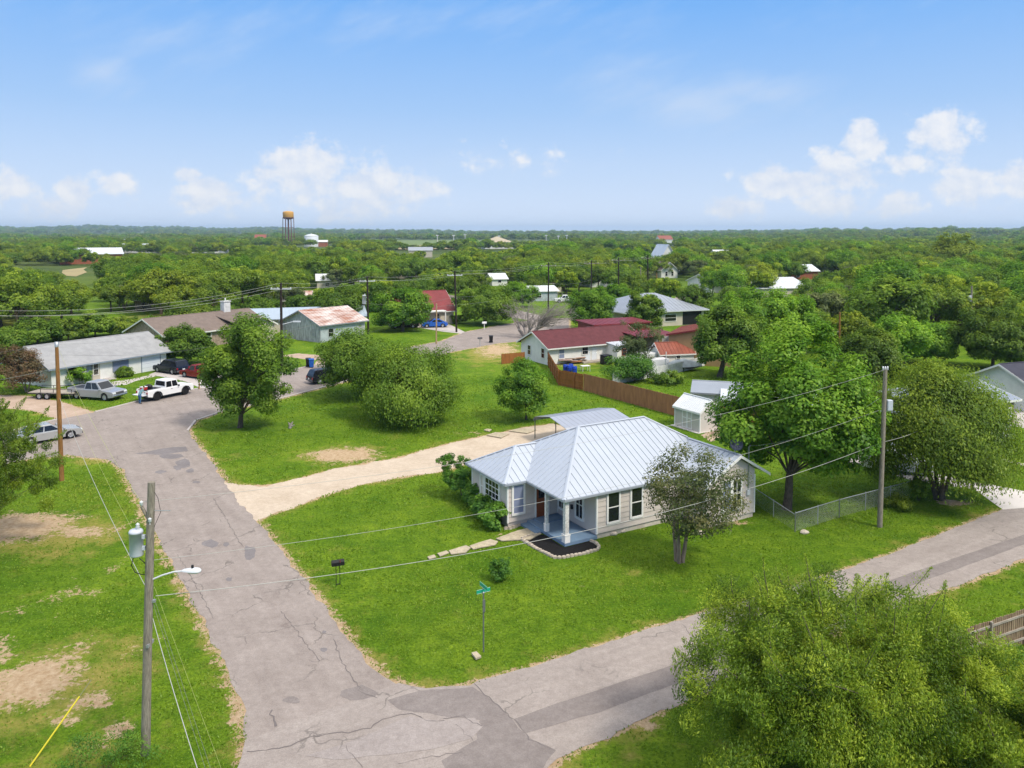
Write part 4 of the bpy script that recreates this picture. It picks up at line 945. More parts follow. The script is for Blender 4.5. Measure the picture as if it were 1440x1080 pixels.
gable('garden_shed', 'beige garden shed with double doors and white ribbed roof', 'shed', g(984, 609), 30, 2.35, 3.1, 1.85, 2.72, 'shed_panel', 'bright_metal', .16, ridge='v', trim='house_trim', rib=.22, extra=sh_extra, rth=.05, gwall='shed_side')
# metal carport with rounded eaves
def carport():
    t = thing('carport', 'open grey metal carport with rounded eaves behind the corner house', 'carport', Vector((4.25, 59.4, 0)), R(30))
    W_, Lc = 6.4, 5.4; prof = [(0, 1.55), (.03, 1.70), (.12, 1.82), (.3, 1.91), (2.5, 2.32)]; prof = prof + [(5.0 - x, z) for x, z in prof[-2::-1]]
    r = MB(); n = len(prof)
    vs = [(u, v, z) for u in (0, W_) for v, z in prof] + [(u, v, z - .03) for u in (0, W_) for v, z in prof]
    r.add(vs, [(i, i + n, i + 1 + n, i + 1) for i in range(n - 1)], 'carport_metal'); r.add(vs, [(i + 2 * n, i + 1 + 2 * n, i + 1 + 3 * n, i + 3 * n) for i in range(n - 1)], 'carport_metal')
    for i in range(1, 13):
        u = W_ * i / 13; r.tube([(u, v, z + .005) for v, z in prof], .014, 'carport_metal', 4)
    r.build('roof', t)
    for u in (.15, 2.2, 4.3, 6.25):
        for v in (.04, 4.96): p = MB(); p.box(u - .03, u + .03, v - .03, v + .03, 0, 1.68, 'galv_dark'); p.build('post', t)
carport()

# ------------------------------------------------------------------ poles and wires
def pole(name, label, base, top, m, r0=.15, r1=.10, arms=None, group=None):
    b = g(*base); t = dep(top[0], top[1], b.y); h = t.z; lean = (t.x - b.x, 0, h)
    e = thing(name, label, 'utility pole', b, 0, group)
    mb = MB(); mb.tube([(0, 0, -.3), (lean[0] * .33, 0, h * .33), (lean[0] * .66, 0, h * .66), lean], [r0, r0 * .9, (r0 + r1) / 2, r1], m, 10); mb.build('pole_shaft', e)
    return e, b, Vector(lean)
def crossarm(e, at, L=1.8, rz=0.0, m='pole_grey', ins=True, name='crossarm'):
    mb = MB(); mb.cbox(at, (L, .10, .12), m, rz); o = mb.build(name, e)
    if ins:
        for k in (-.46, -.15, .46):
            i = MB(); x, y = k * L * math.cos(rz), k * L * math.sin(rz); i.lathe([(.0, .06), (.05, .06), (.07, .10), (.045, .14), (.06, .18), (0, .22)], 'porcelain', 8, (at[0] + x, at[1] + y, at[2])); i.build('insulator', o)
    return o
def can(e, c, r, h, name='transformer', m='transformer'):
    mb = MB(); x, y, z = c; mb.lathe([(0, 0), (r * .95, 0), (r, .03), (r, h - .08), (r * 1.05, h - .08), (r * 1.05, h - .03), (r * .9, h + .02), (0, h + .05)], m, 18, c)
    o = mb.build(name, e); b = MB(); b.lathe([(.05, h), (.05, h + .10), (.08, h + .12), (.04, h + .17), (.07, h + .2), (.0, h + .26)], 'porcelain', 8, (x + r * .3, y, z)); b.build('bushing', o)
    k = MB(); k.cbox((x + r * 1.15, y, z + h * .3), (r * .5, .10, .12), m); k.cbox((x + r * 1.15, y, z + h * .75), (r * .5, .10, .12), m); k.build('bracket', o)
    return o
P1, b1, l1 = pole('utility_pole', 'tall weathered grey wooden pole with street lamp, on the grass at lower left', (204, 1060), (213, 678), 'pole_grey', .15, .112)
D1 = b1.y
def at1(px, py): return dep(px, py, D1)
def lp(px, py, dy=0.0):
    q = at1(px, py) - b1; return Vector((q.x, q.y + dy, q.z))
c = lp(193, 781); can(P1, (c.x - .02, c.y, c.z), .21, .82)
mb = MB(); a = lp(199, 712); b = lp(212, 736); mb.tube([b, a], .05, 'pole_grey', 6); o = mb.build('insulator_arm', P1)
for q in (a, b + Vector((.02, -.1, .05))): i = MB(); i.lathe([(.02, -.05), (.02, .03), (.06, .05), (.05, .12), (.065, .14), (0, .19)], 'porcelain', 10, q); i.build('insulator', o)
mb = MB(); mb.tube([lp(214, 718), lp(240, 718)], .015, 'galv', 5); mb.tube([lp(216, 690), lp(222, 700), lp(226, 720), lp(215, 745)], .008, 'black', 4); mb.build('ground_lead', P1)
mb = MB(); q = [lp(188, 782), lp(185, 795), lp(190, 805), lp(200, 808), lp(212, 807)]; mb.tube(q, .014, 'black', 5); mb.tube([lp(196, 785), lp(204, 792), lp(211, 806)], .014, 'black', 5); mb.tube([lp(184, 745), lp(182, 770), lp(184, 783)], .01, 'black', 4); mb.build('drop_leads', P1)
mb = MB(); mb.tube([lp(214, 815), lp(228, 809), lp(245, 804), lp(258, 803)], .028, 'lamp_grey', 8); o = mb.build('lamp_arm', P1)
mb = MB(); q = lp(256, 803); w = lp(283, 804); dx = (w - q).x
prof = [(0, .05), (.12, .09), (.35, .12), (.65, .145), (.85, .13), (.96, .08), (1, .02)]
for part, sgn, m in (('lamp_head', 1, 'lamp_grey'), ('lens', -1, 'dark_glass')):
    h = MB(); vs = []; n = 9
    ss = prof if sgn > 0 else prof[2:]
    for s_, rr in ss:
        for k in range(n):
            t = math.pi * k / (n - 1); vs.append((q.x + dx * s_, q.y + rr * math.cos(t), q.z + (rr * .75 * math.sin(t) if sgn > 0 else -rr * .5 * math.sin(t)) + (0 if sgn > 0 else -.002)))
    h.add(vs, [(i * n + k, (i + 1) * n + k, (i + 1) * n + k + 1, i * n + k + 1) for i in range(len(ss) - 1) for k in range(n - 1)], m if sgn > 0 else 'lamp_grey', True)
    ho = h.build(part, o)
pc = MB(); pc.lathe([(.04, 0), (.045, .08), (.03, .10), (0, .105)], 'black', 8, (q.x + dx * .55, q.y, q.z + .10)); pc.build('photocell', o)
mb = MB(); mb.cbox(lp(212, 845), (.3, .1, .08), 'galv'); mb.cbox(lp(211, 905), (.07, .4, .1), 'galv'); mb.build('clamp', P1)

P2, b2, l2 = pole('utility_pole', 'orange brown wooden pole standing on the dry patch by the left street', (87, 676), (79.5, 481), 'pole_orange', .16, .11)
mb = MB(); mb.lathe([(.12, 0), (.13, .35), (0, .36)], 'galv', 10, (l2.x, 0, l2.z - .34)); mb.build('pole_cap', P2)
P3, b3, l3 = pole('utility_pole', 'grey wooden pole with square white transformer beside the chain link fence', (1237, 741), (1245, 519), 'pole_grey', .15, .11)
q = dep(1249, 575, b3.y) - b3; mb = MB(); mb.cbox((q.x + .06, -.02, q.z + .22), (.30, .26, .62), 'transformer'); mb.build('transformer', P3, bevel=.04)
mb = MB(); mb.cbox((l3.x, 0, l3.z - .02), (.34, .1, .06), 'galv'); [mb.lathe([(.03, 0), (.05, .06), (.04, .14), (0, .17)], 'porcelain', 8, (l3.x + k, 0, l3.z)) for k in (-.13, .0, .13)]; mb.build('insulator_bracket', P3)
mb = MB(); mb.cbox((q.x - .1, 0, q.z - .12), (.7, .04, .04), 'galv'); mb.build('clamp', P3)
far = []
fl_ = ['dark pole left of the rusty barn, nearest of the wide crossarm poles', 'dark pole with white transformer can, right of the rusty barn', 'dark crossarm pole on the grass by the red roofed house', 'dark crossarm pole behind the dead grey tree', 'dark crossarm pole just left of the grey hip roof house', 'dark crossarm pole above the round tree near the grey hip roof', 'rightmost dark crossarm pole, standing above the grey hip roof']
for (bx, by, tx, ty), lab in zip([(396.5, 515, 395, 398), (518, 470, 516.5, 389), (642, 467, 639.5, 381), (771, 437, 771.5, 369), (831, 430, 832, 366), (869.5, 422, 870, 362), (911, 418, 911, 359)], fl_):
    e, b, l = pole('utility_pole', lab, (bx, by), (tx, ty), 'pole_dark', .18, .14, group='dark poles along the far street')
    crossarm(e, (l.x, 0, l.z - .75), 2.6 if bx < 700 else 3.4, R(5), 'lamp_grey' if bx < 700 else 'pole_grey'); far.append((b, l))
    if 510 < bx < 525: can(e, (-.62, 0, l.z - 4.6), .32, 1.5)
    if bx < 400:
        mb = MB(); mb.tube([(0, 0, l.z - 5.3), (1.6, 0, l.z - 4.9)], .05, 'lamp_grey', 6); mb.cbox((2.0, 0, l.z - 4.9), (.9, .25, .16), 'lamp_grey'); mb.build('lamp_arm', e)
pole('utility_pole', 'short pale tan pole by the street in front of the blue car', (613.5, 484), (613.8, 427), 'pole_tan', .13, .11)
e, b, l = pole('utility_pole', 'brown pole with small crossarm above the bright green tree', (1180, 500), (1181, 439), 'pole_orange', .13, .10); crossarm(e, (-.7, 0, l.z - 2.7), 1.2, 0, 'pole_grey', False)
e, b, l = pole('utility_pole', 'grey pole with white box rising from the woods at far right', (1366, 480), (1366.5, 402), 'pole_grey', .15, .12); mb = MB(); mb.cbox((-.55, 0, l.z - 2.0), (.5, .4, 1.0), 'transformer'); mb.build('transformer', e, bevel=.05)
e, b, l = pole('utility_pole', 'pale pole with white can left of the rightmost dark crossarm pole', (901, 420), (901, 376), 'pole_grey', .14, .12); can(e, (-.3, 0, l.z - 4), .25, 1.0)
pole('utility_pole', 'thin brown pole beside the far road bend', (923, 420), (923.5, 384), 'pole_orange', .14, .10)
pole('utility_pole', 'distant dark pole among trees right of the steep roofed white house', (983, 384), (983.5, 354), 'pole_dark', .2, .16)
pole('utility_pole', 'distant dark pole beside the far yellow road', (1040, 388), (1040, 368), 'pole_dark', .2, .16)
pole('service_mast', 'thin grey mast behind the corner of the white ranch house', (223, 492), (222.5, 463), 'galv', .05, .04)

def wire(label, a, b, sag, r=.014, m='wire_grey', n=14, name='power_line', group=None):
    a, b = Vector(a), Vector(b); pts = [a.lerp(b, i / n) - Vector((0, 0, 4 * sag * (i / n) * (1 - i / n))) for i in range(n + 1)]
    mb = MB(); mb.tube(pts, r * .52, m, 5, False); return tag(mb.build(name), label, 'cable', group)
def P3p(px, py): return dep(px, py, b3.y)
wire('thick pale cable crossing low in front of the porch posts and crape myrtle', at1(219, 838), P3p(1237, 623), 1.15, .022, 'wire_pale', 24)
wire('thin pale cable crossing at mid height over the porch roof corner', at1(212, 788), P3p(1236, 577), 1.0, .013, 'wire_pale', 24)
wire('highest pale cable sagging across the corner house roof to the transformer pole', at1(200, 706), P3p(1244, 520), .85, .013, 'wire_pale', 24)
wire('pale cable from the transformer pole passing right into the multi stemmed tree', P3p(1239, 622), g(1325, 690) + Vector((1.2, .6, 5.4)), .35, .022, 'wire_pale')
wire('pale service drop from the transformer pole to the mast on the house', P3p(1237, 560), LW(11.8, -2.0, 4.4), .6, .012, 'wire_pale')
o2 = lambda px, py: dep(px, py, b2.y)
wire('thick white cable running from the street lamp pole to the orange pole', at1(210, 835), o2(84, 560), .5, .022, 'wire_pale', 20)
wire('upper thin wire from the street lamp pole to the top of the orange pole', at1(200, 708), o2(81, 486), .6, .012, 'wire_green', 20)
wire('lower thin yellowish wire beside the thick white cable to the orange pole', at1(212, 790), o2(83, 520), .6, .010, 'wire_green', 20)
wire('wire leaving the top of the orange pole towards the left edge', o2(80, 483), dep(-220, 502, 60), .5, .012)
wire('lower cable leaving the orange pole towards the left edge', o2(82, 517), dep(-220, 552, 58), .5, .018, 'wire_pale')
wire('wire crossing the ranch house roof from the orange pole top to the mast', o2(80, 484), dep(222.5, 464, g(223, 492).y), .5, .012)
wire('wire crossing low over the ranch house roof to the trees by the garage', o2(82, 499), dep(340, 476, 95), .7, .014)
wire('thick grey guy cable running down from the street lamp pole toward the viewer', at1(215, 870), dep(300, 1150, 17.5), .15, .022, 'wire_pale')
for i, (x0, y0, x1, m, l) in enumerate([(217, 825, 322, 'wire_green', 'outermost yellowish stay wire slanting down right of the street lamp pole'), (217, 842, 306, 'wire_grey', 'thin dark stay wire between the guy cable and the yellowish one'), (216, 850, 298, 'wire_grey', 'thin dark stay wire closest to the thick grey guy cable')]):
    wire(l, at1(x0, y0), g(x1, 1110), .02, .009, m)
e = thing('guy_marker', 'bright yellow plastic guy guard standing in the grass at lower left', 'guy marker', g(42, 1078), 0)
mb = MB(); t_ = dep(112, 979, g(42, 1078).y + 1.4) - g(42, 1078); mb.tube([(0, 0, 0), t_], .028, 'yellow', 8); mb.build('guard_tube', e); mb = MB(); mb.tube([t_, t_ * 1.25], .008, 'wire_grey', 4); mb.build('stay_end', e)
# distribution lines along the dark poles
prev = None
seq = [(dep(-60, 434, far[0][0].y * .86), None)] + [(b + l, None) for b, l in far]
names = ['left edge', 'barn', 'street', 'dead tree', 'hip roof', 'round tree', 'last']
for i in range(len(far)):
    A = far[i - 1][0] + far[i - 1][1] if i else dep(-80, 434, far[0][0].y * .8); B = far[i][0] + far[i][1]
    where = ['from the left edge to the pole by the rusty barn', 'above the rusty barn between the first two dark poles', 'between the transformer can pole and the red roofed house', 'from the red roofed house pole to the dead grey tree', 'right of the dead grey tree', 'above the grey hip roof, left span', 'above the grey hip roof, right span'][i]
    for k, (dx, dz, nm) in enumerate(((0.05, 0, 'topmost'), (-1.1, -.55, 'left'), (1.1, -.55, 'right'))):
        wire(f'{nm} thin power wire {where}', A + Vector((dx, 0, dz)), B + Vector((dx, 0, dz)), .5 if i else 1.4, .022 if i else .026, 'wire_pale', group='wires of the far street line')
    if 0 < i < 5: wire(f'low comms cable {where}', A + Vector((0, 0, -4.5 if i > 1 else -6.2)), B + Vector((0, 0, -4.5)), .6, .03, 'wire_grey', group='comms cables of the far street line')
wire('cable from the dark transformer pole down to the short tan pole', far[1][0] + far[1][1] + Vector((0, 0, -9.5)), dep(613.8, 431, g(613.5, 484).y), .3, .025)
wire('cable from the short tan pole across to the dead grey tree', dep(613.8, 431, g(613.5, 484).y), far[3][0] + far[3][1] + Vector((0, 0, -6)), .5, .025)

# ------------------------------------------------------------------ fences
def board_fence(name, label, pts, h, m, bw=.14, t=.02, rails=True, side=-1, gap=.004, posts=True, m2=None):
    o0 = g(*pts[0]) if not isinstance(pts[0], Vector) else pts[0]
    W = [(g(*p) if not isinstance(p, Vector) else p) - o0 for p in pts]
    e = thing(name, label, 'fence', o0); rnd = random.Random(len(label)); pm = MB(); rm = MB(); pp = []
    for a, b in zip(W, W[1:]):
        d = b - a; L = d.length; d.normalize(); n = Vector((-d.y, d.x, 0)); rz = math.atan2(d.y, d.x); k = int(L / bw)
        for i in range(k):
            c = a + d * (i + .5) * L / k; hh = h + rnd.uniform(-.03, .03)
            pm.cbox((c.x, c.y, hh / 2 + .02), (L / k - gap - rnd.uniform(0, .006), t + rnd.uniform(0, .012), hh), m, rz)
        if rails:
            for z in (.3, h * .5, h - .2): c = (a + b) / 2 + n * side * (t / 2 + .025); rm.cbox((c.x, c.y, z), (L, .04, .09), m2 or m, rz)
        if posts:
            for i in range(int(L / 2.4) + 1): pp.append((a + d * min(i * 2.4, L) + n * side * .07, rz))
    pm.build('boards', e)
    if rails: rm.build('rails', e)
    for c, rz in pp: q = MB(); q.cbox((c.x, c.y, h / 2), (.09, .09, h), m2 or m, rz); q.build('post', e)
    return e
board_fence('wood_fence', 'new orange cedar fence panels at the near corner of the bungalow yard', [(770, 513), (786, 542), (820, 549)], 1.75, 'cedar_new', side=-1)
board_fence('wood_fence', 'long brown cedar privacy fence running down behind the carport', [(820.5, 549.5), (945, 584), (1013, 601), (1060, 612)], 1.85, 'cedar', side=1, posts=True)
board_fence('wood_fence', 'tan wooden fence between the round tree and the bungalow gable', [(706, 512), (738, 509)], 1.3, 'cedar_new', side=1)
board_fence('wood_fence', 'old weathered picket fence with grey rails at lower right', [g(1335, 945), g(1440, 906), g(1560, 862)], 1.5, 'old_fence', .13, side=-1, gap=.03, m2='trailer_wood')
def panel_fence(name, label, pts, h, m='fence_white', seg=1.9):
    o0 = g(*pts[0]); W = [g(*p) - o0 for p in pts]; e = thing(name, label, 'fence', o0)
    for a, b in zip(W, W[1:]):
        d = b - a; L = d.length; k = max(1, int(L / seg)); rz = math.atan2(d.y, d.x); rnd = random.Random(k)
        for i in range(k):
            c = a.lerp(b, (i + .5) / k); q = MB(); q.cbox((c.x, c.y, h / 2), (L / k - .03, .03, h * rnd.uniform(.95, 1.02)), m, rz); q.build('panel', e)
            for s in range(3): pass
        for i in range(k + 1): c = a.lerp(b, i / k); q = MB(); q.cbox((c.x, c.y, h / 2), (.09, .09, h + .06), m, rz); q.build('post', e)
panel_fence('metal_fence', 'stained white metal sheet fence along the green yard by the small shed', [(862, 541), (905, 533), (940, 528), (985, 516), (1000, 512)], 1.3)
panel_fence('panel_fence', 'white panel fence at the edge of the right hand lawn', [(1394, 614), (1421, 603)], 1.9, 'white_paint', 1.6)
def chain_fence(name, label, pts, h=1.1, sp=2.4):
    o0 = g(*pts[0]); W = [g(*p) - o0 for p in pts]; e = thing(name, label, 'fence', o0)
    mesh = MB(); rail = MB(); rr = .0024
    for a, b in zip(W, W[1:]):
        d = b - a; L = d.length; d.normalize(); rail.tube([a + Vector((0, 0, h)), b + Vector((0, 0, h))], .024, 'galv', 6)
        s = .12; k = int(L / s) + int(h / s)
        for i in range(-int(h / s), int(L / s)):
            for sg in (1, -1):
                x0 = i * s; z0, z1 = 0.0, h; xa, xb = (x0, x0 + h) if sg > 0 else (x0 + h, x0)
                # clip to the run
                pa, pb = [xa, 0.03], [xb, h - .01]
                for q, o in ((pa, pb), (pb, pa)):
                    if q[0] < 0: t = (0 - q[0]) / (o[0] - q[0] + 1e-9); q[1] += (o[1] - q[1]) * t; q[0] = 0
                    if q[0] > L: t = (L - q[0]) / (o[0] - q[0] + 1e-9); q[1] += (o[1] - q[1]) * t; q[0] = L
                A = a + d * pa[0] + Vector((0, 0, pa[1])); B = a + d * pb[0] + Vector((0, 0, pb[1]))
                if (A - B).length > .05: mesh.tube([A, B], rr, 'galv', 3, False, False)
        n = max(1, round(L / sp))
        for i in range(n + 1): c = a + d * L * i / n; q = MB(); q.tube([c, c + Vector((0, 0, h + .06))], .03, 'galv', 6); q.build('post', e)
    mesh.build('wire_mesh', e); rail.build('top_rail', e)
chain_fence('chain_link_fence', 'galvanised chain link fence along the front of the tree yard', [(1118, 748), (1180, 728), (1285, 699)])
chain_fence('chain_link_fence', 'low chain link fence running from the house corner to the front fence', [(1060, 708), (1118, 748)], 1.0)
chain_fence('chain_link_fence', 'chain link fence beside the pale drive at the back of the tree yard', [(1200, 652), (1250, 667), (1287, 683)], 1.1)
def post_thing(label, p, h, m, r=.08):
    mb = MB(); b = g(*p); mb.tube([(0, 0, -.1), (.02, 0, h * .5), (0.03, 0, h)], [r, r * .9, r * .8], m, 8); mb.lathe([(r * .8, h), (r * .4, h + .04), (0, h + .05)], m, 8, (.03, 0, 0)); o = mb.build('fence_post'); o.location = b; tag(o, label, 'post')
post_thing('thick grey wooden post at the corner of the chain link fence', (1287, 699), 1.9, 'pole_grey', .11)
post_thing('small orange marker post by the kerb under the big left tree', (280, 547), 1.0, 'pole_orange', .07)

# ------------------------------------------------------------------ vehicles (x forward)
def wheel(t, x, y, r, w, rim='rim'):
    s = 1 if y > 0 else -1
    a = MB(); a.lathe([(r * .62, -w / 2), (r * .93, -w / 2), (r, -w * .32), (r, w * .32), (r * .93, w / 2), (r * .62, w / 2)], 'tyre', 22, (x, y, r), 'Y'); o = a.build('wheel', t)
    b = MB(); b.lathe([(0, s * w * .30), (r * .18, s * w * .34), (r * .22, s * w * .22), (r * .55, s * w * .26), (r * .64, s * w * .42), (r * .64, -s * w * .4)], rim, 22, (x, y, r), 'Y')
    for k in range(5):
        t_ = k * 2 * math.pi / 5; b.cbox((x + math.cos(t_) * r * .36, y + s * w * .30, r + math.sin(t_) * r * .36), (r * .55, .03, r * .16), rim, 0, -t_)
    b.build('rim', o)
def vehicle(name, label, cat, loc, rz, L, W, H, paint, kind, wr=.34, rim='rim', group=None, clr=.24):
    t = thing(name, label, cat, loc, rz, group)
    fa, ra = L * .5 - L * .185, -L * .5 + L * .20
    hw = W / 2; ar = wr * 1.18
    hood = {'sedan': .62, 'suv': .66, 'pickup': .66, 'jeep': .74, 'oldpickup': .62}[kind] * 1.0
    belt = {'sedan': .60 * H + .05, 'suv': .58 * H, 'pickup': .58 * H, 'jeep': .60 * H, 'oldpickup': .58 * H}[kind]
    hz = belt - (.10 if kind != 'jeep' else .02)
    cab = {'sedan': (-L * .42, L * .24, -L * .20, L * .05), 'suv': (-L * .49, L * .25, -L * .42, L * .09), 'pickup': (-L * .135, L * .25, -L * .10, L * .12), 'jeep': (-L * .12, L * .175, -L * .10, L * .135), 'oldpickup': (-L * .05, L * .22, -L * .03, L * .12)}[kind]
    rz_ = belt - (.06 if kind == 'sedan' else 0)
    def arch(cx):
        return [(cx + ar * math.cos(a), wr + ar * math.sin(a)) for a in np.linspace(math.pi * .02 - .25, math.pi + .23, 11)]
    fr = L / 2; bk = -L / 2; br = .0
    prof = [(bk + .02, clr + .12)] + [p for p in arch(ra)[::-1]] + [p for p in arch(fa)[::-1]] + [(fr - .04, clr + .08), (fr, clr + .28), (fr - .02, hz - .16), (fr - .14, hz - .03), (cab[1], belt), (cab[0], rz_ + .0), (bk + .05, rz_ - .02), (bk, rz_ - .2), (bk, clr + .3)]
    # arches must rise from the sill line
    prof = [(x, max(z, clr)) for x, z in prof]
    b = MB()
    secs = [(-hw, .93, .02), (-hw * .985, 1.0, 0), (-hw * .8, 1.0, 0), (hw * .8, 1.0, 0), (hw * .985, 1.0, 0), (hw, .93, .02)]
    n = len(prof); vs = []
    for y, k, dz in secs:
        for x, z in prof: vs.append((x * (1 if abs(y) < hw * .9 else .995), y, z - (dz * 2 if z > belt - .2 else 0)))
    fs = []
    for s_ in range(len(secs) - 1):
        for i in range(n): fs.append((s_ * n + i, s_ * n + (i + 1) % n, (s_ + 1) * n + (i + 1) % n, (s_ + 1) * n + i))
    fs.append(tuple(range(n - 1, -1, -1))); fs.append(tuple((len(secs) - 1) * n + i for i in range(n)))
    open_bed = kind in ('pickup', 'jeep', 'oldpickup')
    b.add(vs, fs, paint)
    bo = b.build('body', t, bevel=.025)
    if open_bed:
        q = MB(); x0, x1 = bk + .10, cab[0] - .06; z = rz_
        q.box(x0, x1, -hw + .12, hw - .12, z - .012, z + .006, 'black')
        for y in (-1, 1): q.box(bk + .04, x1, y * (hw - .09) - .05, y * (hw - .09) + .05, z - .02, z + .09, paint)
        q.box(bk + .01, bk + .09, -hw + .05, hw - .05, z - .02, z + .085, paint) if kind != 'jeep' else None
        q.build('bed', t, bevel=.015)
        if kind == 'jeep':
            tg = MB(); tg.box(bk - .5, bk, -hw + .15, hw - .15, z - .42, z - .36, paint); tg.build('tailgate', t, label='lowered tailgate')
    # cabin
    c = MB(); th = .88 if kind != 'jeep' else .93
    bw, tw = hw * .95, hw * .78 if kind != 'jeep' else hw * .86
    lo = [(cab[0], -bw, belt - .03), (cab[1], -bw, belt - .03), (cab[1], bw, belt - .03), (cab[0], bw, belt - .03)]
    hi = [(cab[2], -tw, H - .05), (cab[3], -tw, H - .05), (cab[3], tw, H - .05), (cab[2], tw, H - .05)]
    top = [(cab[2] + .12, -tw + .1, H), (cab[3] - .15, -tw + .1, H), (cab[3] - .15, tw - .1, H), (cab[2] + .12, tw - .1, H)]
    c.add(lo + hi + top, [(0, 1, 5, 4), (1, 2, 6, 5), (2, 3, 7, 6), (3, 0, 4, 7), (4, 5, 9, 8), (5, 6, 10, 9), (6, 7, 11, 10), (7, 4, 8, 11), (8, 9, 10, 11)], paint)
    co = c.build('cabin', t)
    def glass(i0, i1, u0, u1, v0=.12, v1=.92, nm='side_window'):
        A, B, C_, D_ = Vector(lo[i0]), Vector(lo[i1]), Vector(hi[i1]), Vector(hi[i0])
        P = lambda u, v: A.lerp(B, u).lerp(D_.lerp(C_, u), v)
        q = [P(u0, v0), P(u1, v0), P(u1, v1), P(u0, v1)]; nn = (q[1] - q[0]).cross(q[3] - q[0]).normalized()
        m = MB(); m.slab([p - nn * .004 for p in q], nn * .012, 'dark_glass'); m.build(nm, co)
    glass(1, 2, .06, .94, nm='windscreen'); glass(3, 0, .08, .92, .3, .92, nm='rear_window')
    cuts = {'sedan': [(.12, .47), (.51, .88)], 'suv': [(.05, .28), (.32, .58), (.62, .90)], 'pickup': [(.06, .45), (.50, .90)], 'jeep': [(.05, .47), (.53, .93)], 'oldpickup': [(.12, .85)]}[kind]
    for u0, u1 in cuts: glass(0, 1, u0, u1); glass(2, 3, 1 - u1, 1 - u0)
    for y in (-1, 1):
        h = MB(); h.cbox((fr - .06, y * hw * .74, hz - .18), (.16, hw * .36, .15), 'headlight'); h.build('headlight', t, bevel=.02)
        h = MB(); h.cbox((bk + .03, y * hw * .86, rz_ - .22), (.1, hw * .2, .22), 'taillight'); h.build('taillight', t, bevel=.015)
        m = MB(); m.cbox((cab[1] - .12, y * (hw + .09), belt + .08), (.12, .2, .15), paint if kind != 'jeep' else 'black'); m.build('mirror', t, bevel=.03)
        for x in (fa, ra): wheel(t, x, y * (hw - .11), wr, .23, rim)
        d = MB(); d.cbox(((cab[0] + cab[1]) / 2 - .1, y * (hw + .012), belt - .16), (.16, .03, .035), 'black' if kind == 'jeep' else paint)
        d.build('door_handle', t)
        if kind == 'jeep':
            fl = MB(); 
            for x in (fa, ra):
                for k in range(6):
                    a0 = math.pi * k / 6; a1 = math.pi * (k + 1) / 6
                    fl.slab([(x + ar * 1.02 * math.cos(a0), y * (hw - .02), wr + ar * 1.02 * math.sin(a0)), (x + ar * 1.02 * math.cos(a1), y * (hw - .02), wr + ar * 1.02 * math.sin(a1)), (x + ar * 1.02 * math.cos(a1), y * (hw + .14), wr + ar * 1.02 * math.sin(a1)), (x + ar * 1.02 * math.cos(a0), y * (hw + .14), wr + ar * 1.02 * math.sin(a0))], (0, 0, .04), 'black')
            fl.build('fender_flare', t)
    gr = MB(); gr.cbox((fr - .02, 0, hz - .2), (.07, hw * 1.0, .22), 'black' if kind != 'pickup' else 'bumper_grey')
    for k in range(3): gr.cbox((fr + .018, 0, hz - .27 + k * .07), (.012, hw * .96, .02), 'chrome')
    gr.build('grille', t)
    bm = MB(); bm.cbox((fr - .02, 0, clr + .18), (.16, W * .95, .18), 'chrome' if kind == 'pickup' else 'bumper_grey'); bm.build('bumper', t, bevel=.04)
    bm = MB(); bm.cbox((bk + .0, 0, clr + .22), (.16, W * .93, .18), 'bumper_grey'); bm.cbox((bk - .083, 0, clr + .42 if kind != 'jeep' else clr + .23), (.02, .32, .15), 'plate'); bm.build('bumper', t, bevel=.02)
    un = MB(); un.box(bk + .2, fr - .3, -hw + .25, hw - .25, clr - .06, clr + .2, 'black'); un.build('underbody', t)
    if kind == 'suv':
        rr = MB(); [rr.tube([(cab[2] + .2, y * tw * .9, H + .05), (cab[3] - .25, y * tw * .9, H + .05)], .022, 'black', 6) for y in (-1, 1)]; rr.build('roof_rail', t)
    return t
hs = heading((196, 566), (282, 547))
jp = vehicle('pickup_truck', 'white off road pickup parked at the kerb with its tailgate down', 'pickup truck', (g(205, 567) + g(266, 554)) / 2 + Vector((-.6, .8, 0)), hs - R(3), 5.4, 1.9, 1.86, 'car_white', 'jeep', .43, 'rim_dark', clr=.42)
mb = MB(); mb.cbox((0, 0, .2), (.6, .45, .3), 'red_box'); o = mb.build('cool_box', bevel=.05); jm = Matrix.Translation(jp.location) @ Matrix.Rotation(jp.rotation_euler.z, 4, 'Z'); o.location = jm @ Vector((-2.35, .2, 1.06)); o.rotation_euler = (0, 0, hs); tag(o, 'red box lying in the bed of the white pickup', 'box'); l = MB(); l.cbox((0, 0, .37), (.62, .47, .06), 'plastic_white'); l.build('lid', o, bevel=.01)
mb = MB(); mb.lathe([(0, 0), (.22, .0), (.30, .12), (.24, .30), (.1, .38), (0, .4)], 'black', 12); o = mb.build('bag'); o.location = jm @ Vector((-1.6, .45, 1.12)); o.scale = (1.4, 1, 1.1); tag(o, 'dark bundle piled in the bed of the white pickup', 'bag')
vehicle('pickup_truck', 'silver crew cab pickup parked on the grass in front of the ranch house', 'pickup truck', g(137, 560), R(-16), 5.7, 2.0, 1.85, 'car_silver', 'pickup', .39, clr=.32)
vehicle('parked_car', 'dark navy sport utility car parked before the white garage door', 'car', g(241, 524), R(148), 4.7, 1.85, 1.68, 'car_navy', 'suv', .36)
vehicle('parked_car', 'red pickup half hidden by the big tree on the ranch house drive', 'pickup truck', g(281, 531), R(150), 5.0, 1.85, 1.6, 'car_red', 'oldpickup', .36)
vehicle('parked_car', 'black car parked on the street half under the left dark tree', 'car', g(462, 537), R(38), 4.6, 1.82, 1.6, 'car_black', 'suv', .35)
vehicle('parked_car', 'bright blue car in the drive of the red roofed house', 'car', g(611, 460), R(192), 4.6, 1.82, 1.5, 'car_blue', 'sedan', .34)
